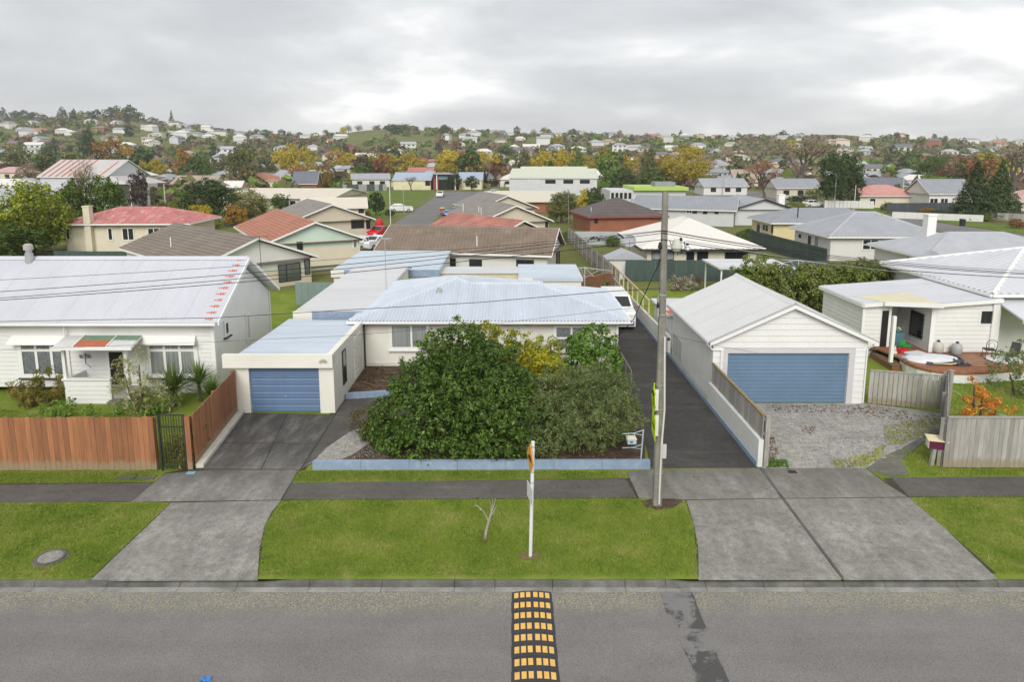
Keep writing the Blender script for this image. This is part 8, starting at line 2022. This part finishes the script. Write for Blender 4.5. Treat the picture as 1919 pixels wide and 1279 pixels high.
# blue-roofed mower shed corner and white shed behind the double garage
sd = thing('garden_shed', 'small white gabled garden shed behind the timber frame fence', 'shed', (AT(1170, 480, 55).x, 55.5, 0))
x_ = AT(1172, 480, 55.5).x
wput(MB().box(x_ - 1.4, 55.4, 0, x_ + 1.5, 57.4, 1.7), 'wall', OFFW, sd); wput(MB().add([(x_ - 1.6, 55.2, 1.65), (x_, 55.2, 2.35), (x_ + 1.7, 55.2, 1.65), (x_ - 1.6, 57.6, 1.65), (x_, 57.6, 2.35), (x_ + 1.7, 57.6, 1.65)], [(0, 1, 4, 3), (1, 2, 5, 4), (0, 2, 1)]), 'roof', IRONSG, sd)
ls = thing('low_shed', 'low rust-patched shed roof behind the double garage', 'shed', (8.6, 35.5, 0))
wput(MB().box(8.2, 34.6, 0, 12.8, 38.4, 1.75), 'wall', WALLW, ls); rf_ = wput(MB().box(8.0, 34.4, 1.75, 13.0, 38.6, 1.86), 'roof', ROOFG, ls)
for (a, b2, c2, d2) in ((8.1, 34.5, 8.7, 35.4), (9.9, 37.8, 11.9, 38.5), (8.9, 36.0, 9.6, 36.5)): wput(MB().box(a, b2, 1.861, c2, d2, 1.872), 'rust_patch', ORANGE, rf_)
cp = thing('carport', 'flat pale carport roof beside the hedge and green fence', 'carport', (18, 47, 0))
wput(MB().box(14.2, 46.2, 2.3, 19.5, 50.5, 2.42), 'roof', ROOFG, cp)
for xx in (14.4, 19.2):
    for yy in (46.4, 50.2): wput(MB().box(xx, yy, 0, xx + .1, yy + .1, 2.3), 'post', TRIM, cp)
dh = thing('rooftop_cowl', 'blue tarpaulin bundle standing on the back shed roof', 'tarpaulin', AT(757, 512, 47.0))
p = AT(757, 514, 46.9); wput(MB().add([p + Vector(v) for v in ((-.25, -.2, 0), (.28, -.2, 0), (.25, .2, 0), (-.28, .2, 0), (.05, 0, .55))], [(0, 1, 4), (1, 2, 4), (2, 3, 4), (3, 0, 4), (3, 2, 1, 0)]), 'bundle', M('tarp_blue', (0.02, 0.16, 0.4), .5, .1, 5), dh); wput(MB().tube([p + Vector((.5, 0, 0)), p + Vector((.5, 0, .5))], .04, 6), 'stub_pole', DARK, dh)
# ------------------------------------------------------------------ grass blades and fallen leaves
def inpoly(x, y, ps):
    c = np.zeros(len(x), bool); n = len(ps); j = n - 1
    for i in range(n):
        xi, yi, xj, yj = ps[i][0], ps[i][1], ps[j][0], ps[j][1]
        c ^= ((yi > y) != (yj > y)) & (x < (xj - xi) * (y - yi) / (yj - yi + 1e-9) + xi); j = i
    return c
GB = leafmat('grass_blade', [(0.085, 0.15, 0.016), (0.165, 0.245, 0.03), (0.26, 0.30, 0.055), (0.46, 0.40, 0.18)], .6, .3, .72, .7, 8)
def blades(name, pxs, dens, h=.045, w=.016, world=None):
    ps = world or [(p.x, p.y) for p in gp(pxs)]
    a = np.array(ps); lo, hi = a.min(0), a.max(0); n = int((hi - lo).prod() * dens)
    x = nrg.uniform(lo[0], hi[0], n); y = nrg.uniform(lo[1], hi[1], n); k = inpoly(x, y, ps); x, y = x[k], y[k]; n = len(x); x = x + nrg.normal(size=n) * .03; y = y + nrg.normal(size=n) * .03
    az = nrg.uniform(0, 6.283, n); hh = h * nrg.uniform(.5, 1.25, n); dx, dy = np.cos(az), np.sin(az); ww = w * nrg.uniform(.6, 1.2, n) / 2
    lx, ly = nrg.normal(size=n) * hh * .5, nrg.normal(size=n) * hh * .5
    V = np.zeros((n, 4, 3)); 
    for c_, s_, t_ in ((0, -1, 0), (1, 1, 0), (2, .35, 1), (3, -.35, 1)):
        V[:, c_, 0] = x + dx * ww * s_ + lx * t_; V[:, c_, 1] = y + dy * ww * s_ + ly * t_; V[:, c_, 2] = hh * t_
    put(name, quads_mesh(name, V, GB), None, kind='stuff')
blades('grass', [(483, 1080), (487, 1030), (497, 985), (510, 962), (528, 938.5), (1196, 935), (1206, 945), (1232, 956), (1262, 952), (1283, 938), (1300, 985), (1308, 1030), (1308, 1080)], 1250)
blades('grass', [(-40, 1086), (172, 1084), (240, 1020), (295, 968), (319, 944), (-60, 945)], 1150)
blades('grass', [(1704, 933), (2000, 930), (2080, 1078), (1870, 1076), (1770, 990)], 1150)
blades('grass', [(548, 904), (556, 884), (1172, 883.5), (1172, 898)], 1300)
blades('grass', [(-60, 909), (-60, 888), (300, 885), (287, 905), (137, 908)], 1200)
blades('grass', [(1672, 894), (1708, 890), (1695, 861), (1712, 850), (1768, 802), (1766, 880), (1990, 880), (2000, 892)], 1200)
blades('grass', None, 520, .06, .02, [(-24, 20.6), (-11.3, 20.6), (-11.0, 25.2), (-19, 25.4), (-24, 27.4)])
blades('grass', None, 420, .06, .02, [(17.2, 25.4), (14.2, 20.9), (24, 20.9), (24, 29.4), (19, 28.9)])
def scatter_leaves(name, poly, n, L, mat, z=0.02):
    ps = [(p.x, p.y) for p in gp(poly)]; a = np.array(ps); lo, hi = a.min(0), a.max(0)
    x = nrg.uniform(lo[0], hi[0], n * 3); y = nrg.uniform(lo[1], hi[1], n * 3); k = inpoly(x, y, ps); x, y = x[k][:n], y[k][:n]
    P = np.stack([x, y, np.full(len(x), z) + nrg.uniform(0, .02, len(x))], 1); N = unit(nrg.normal(size=P.shape) * .35 + np.array([0, 0, 1]))
    put(name, quads_mesh(name, leaf_quads(P, N, L, L * .7), mat), None, kind='stuff')
for pl, n in (([(1440, 762), (1615, 760), (1700, 772), (1690, 790), (1560, 775), (1440, 772)], 320), ([(1436, 820), (1450, 822), (1460, 850), (1445, 876), (1436, 876)], 160), ([(1500, 800), (1530, 798), (1525, 815), (1505, 815)], 45), ([(1700, 775), (1765, 780), (1740, 810), (1690, 830), (1660, 830)], 60), ([(660, 850), (1200, 850), (1200, 866), (660, 868)], 260), ([(660, 700), (730, 695), (735, 735), (650, 745)], 420), ([(500, 880), (1300, 880), (1310, 1060), (485, 1075)], 70), ([(20, 945), (300, 945), (190, 1070), (10, 1080)], 30), ([(310, 868), (356, 868), (356, 886), (310, 888)], 60)):
    scatter_leaves('fallen_leaves', pl, n, .075, LF['dry'] if n != 420 else LF['dry'], .02 if n != 420 else .17)
STONE = leafmat('gravel_stone', [g3(0.2, .96, .9), g3(0.3, .96, .9), g3(0.42, .97, .92), g3(0.55, .97, .93)], .9, 0, .2)
scatter_leaves('gravel_stones', [(1434, 876), (1437, 760), (1618, 760), (1762, 778), (1760, 800), (1715, 826), (1655, 860), (1622, 877)], 6500, .034, STONE, .008)
scatter_leaves('gravel_stones', [(570, 876), (590, 864), (612, 841), (655, 813), (715, 795), (750, 866), (588, 868)], 2500, .034, STONE, .023)
scatter_leaves('moss', [(1437, 862), (1475, 864), (1478, 878), (1436, 878)], 420, .07, LF['glossy'], .03)
scatter_leaves('moss', [(1560, 866), (1625, 850), (1660, 832), (1655, 860), (1622, 877), (1560, 877)], 1100, .05, LF['limey'], .012)
scatter_leaves('moss', [(1655, 800), (1700, 790), (1765, 784), (1755, 806), (1690, 835), (1660, 835)], 1500, .05, LF['limey'], .012)
st_ = MB()
for k in range(26):
    x0, y0 = rnd.uniform(-6.6, -3.7), rnd.uniform(27.6, 30.6); a = rnd.uniform(0, 3.14); l_ = rnd.uniform(.3, 1.3)
    st_.tube([(x0, y0, .19), (x0 + math.cos(a) * l_ / 2, y0 + math.sin(a) * l_ / 2, .23), (x0 + math.cos(a) * l_, y0 + math.sin(a) * l_, .2)], .012, 4)
st_.build('cut_branches', M('dead_twig', (0.2, 0.14, 0.1), .9), None, kind='stuff')
# ------------------------------------------------------------------ the damp air over the town
hm = bpy.data.materials.new('haze_air'); hm.use_nodes = True
hn = hm.node_tree.nodes; hn.remove(hn['Principled BSDF'])
pv = hn.new('ShaderNodeVolumePrincipled'); pv.inputs['Color'].default_value = (0.97, 0.98, 1.0, 1); pv.inputs['Density'].default_value = 0.00023; pv.inputs['Anisotropy'].default_value = 0.2
hm.node_tree.links.new(pv.outputs[0], hn['Material Output'].inputs['Volume'])
MB().box(-2600, -70, -1.4, 2600, 2050, 92).build('haze', hm, None, kind='stuff')
scn.cycles.volume_bounces = 0
scn.cycles.volume_max_steps = 16
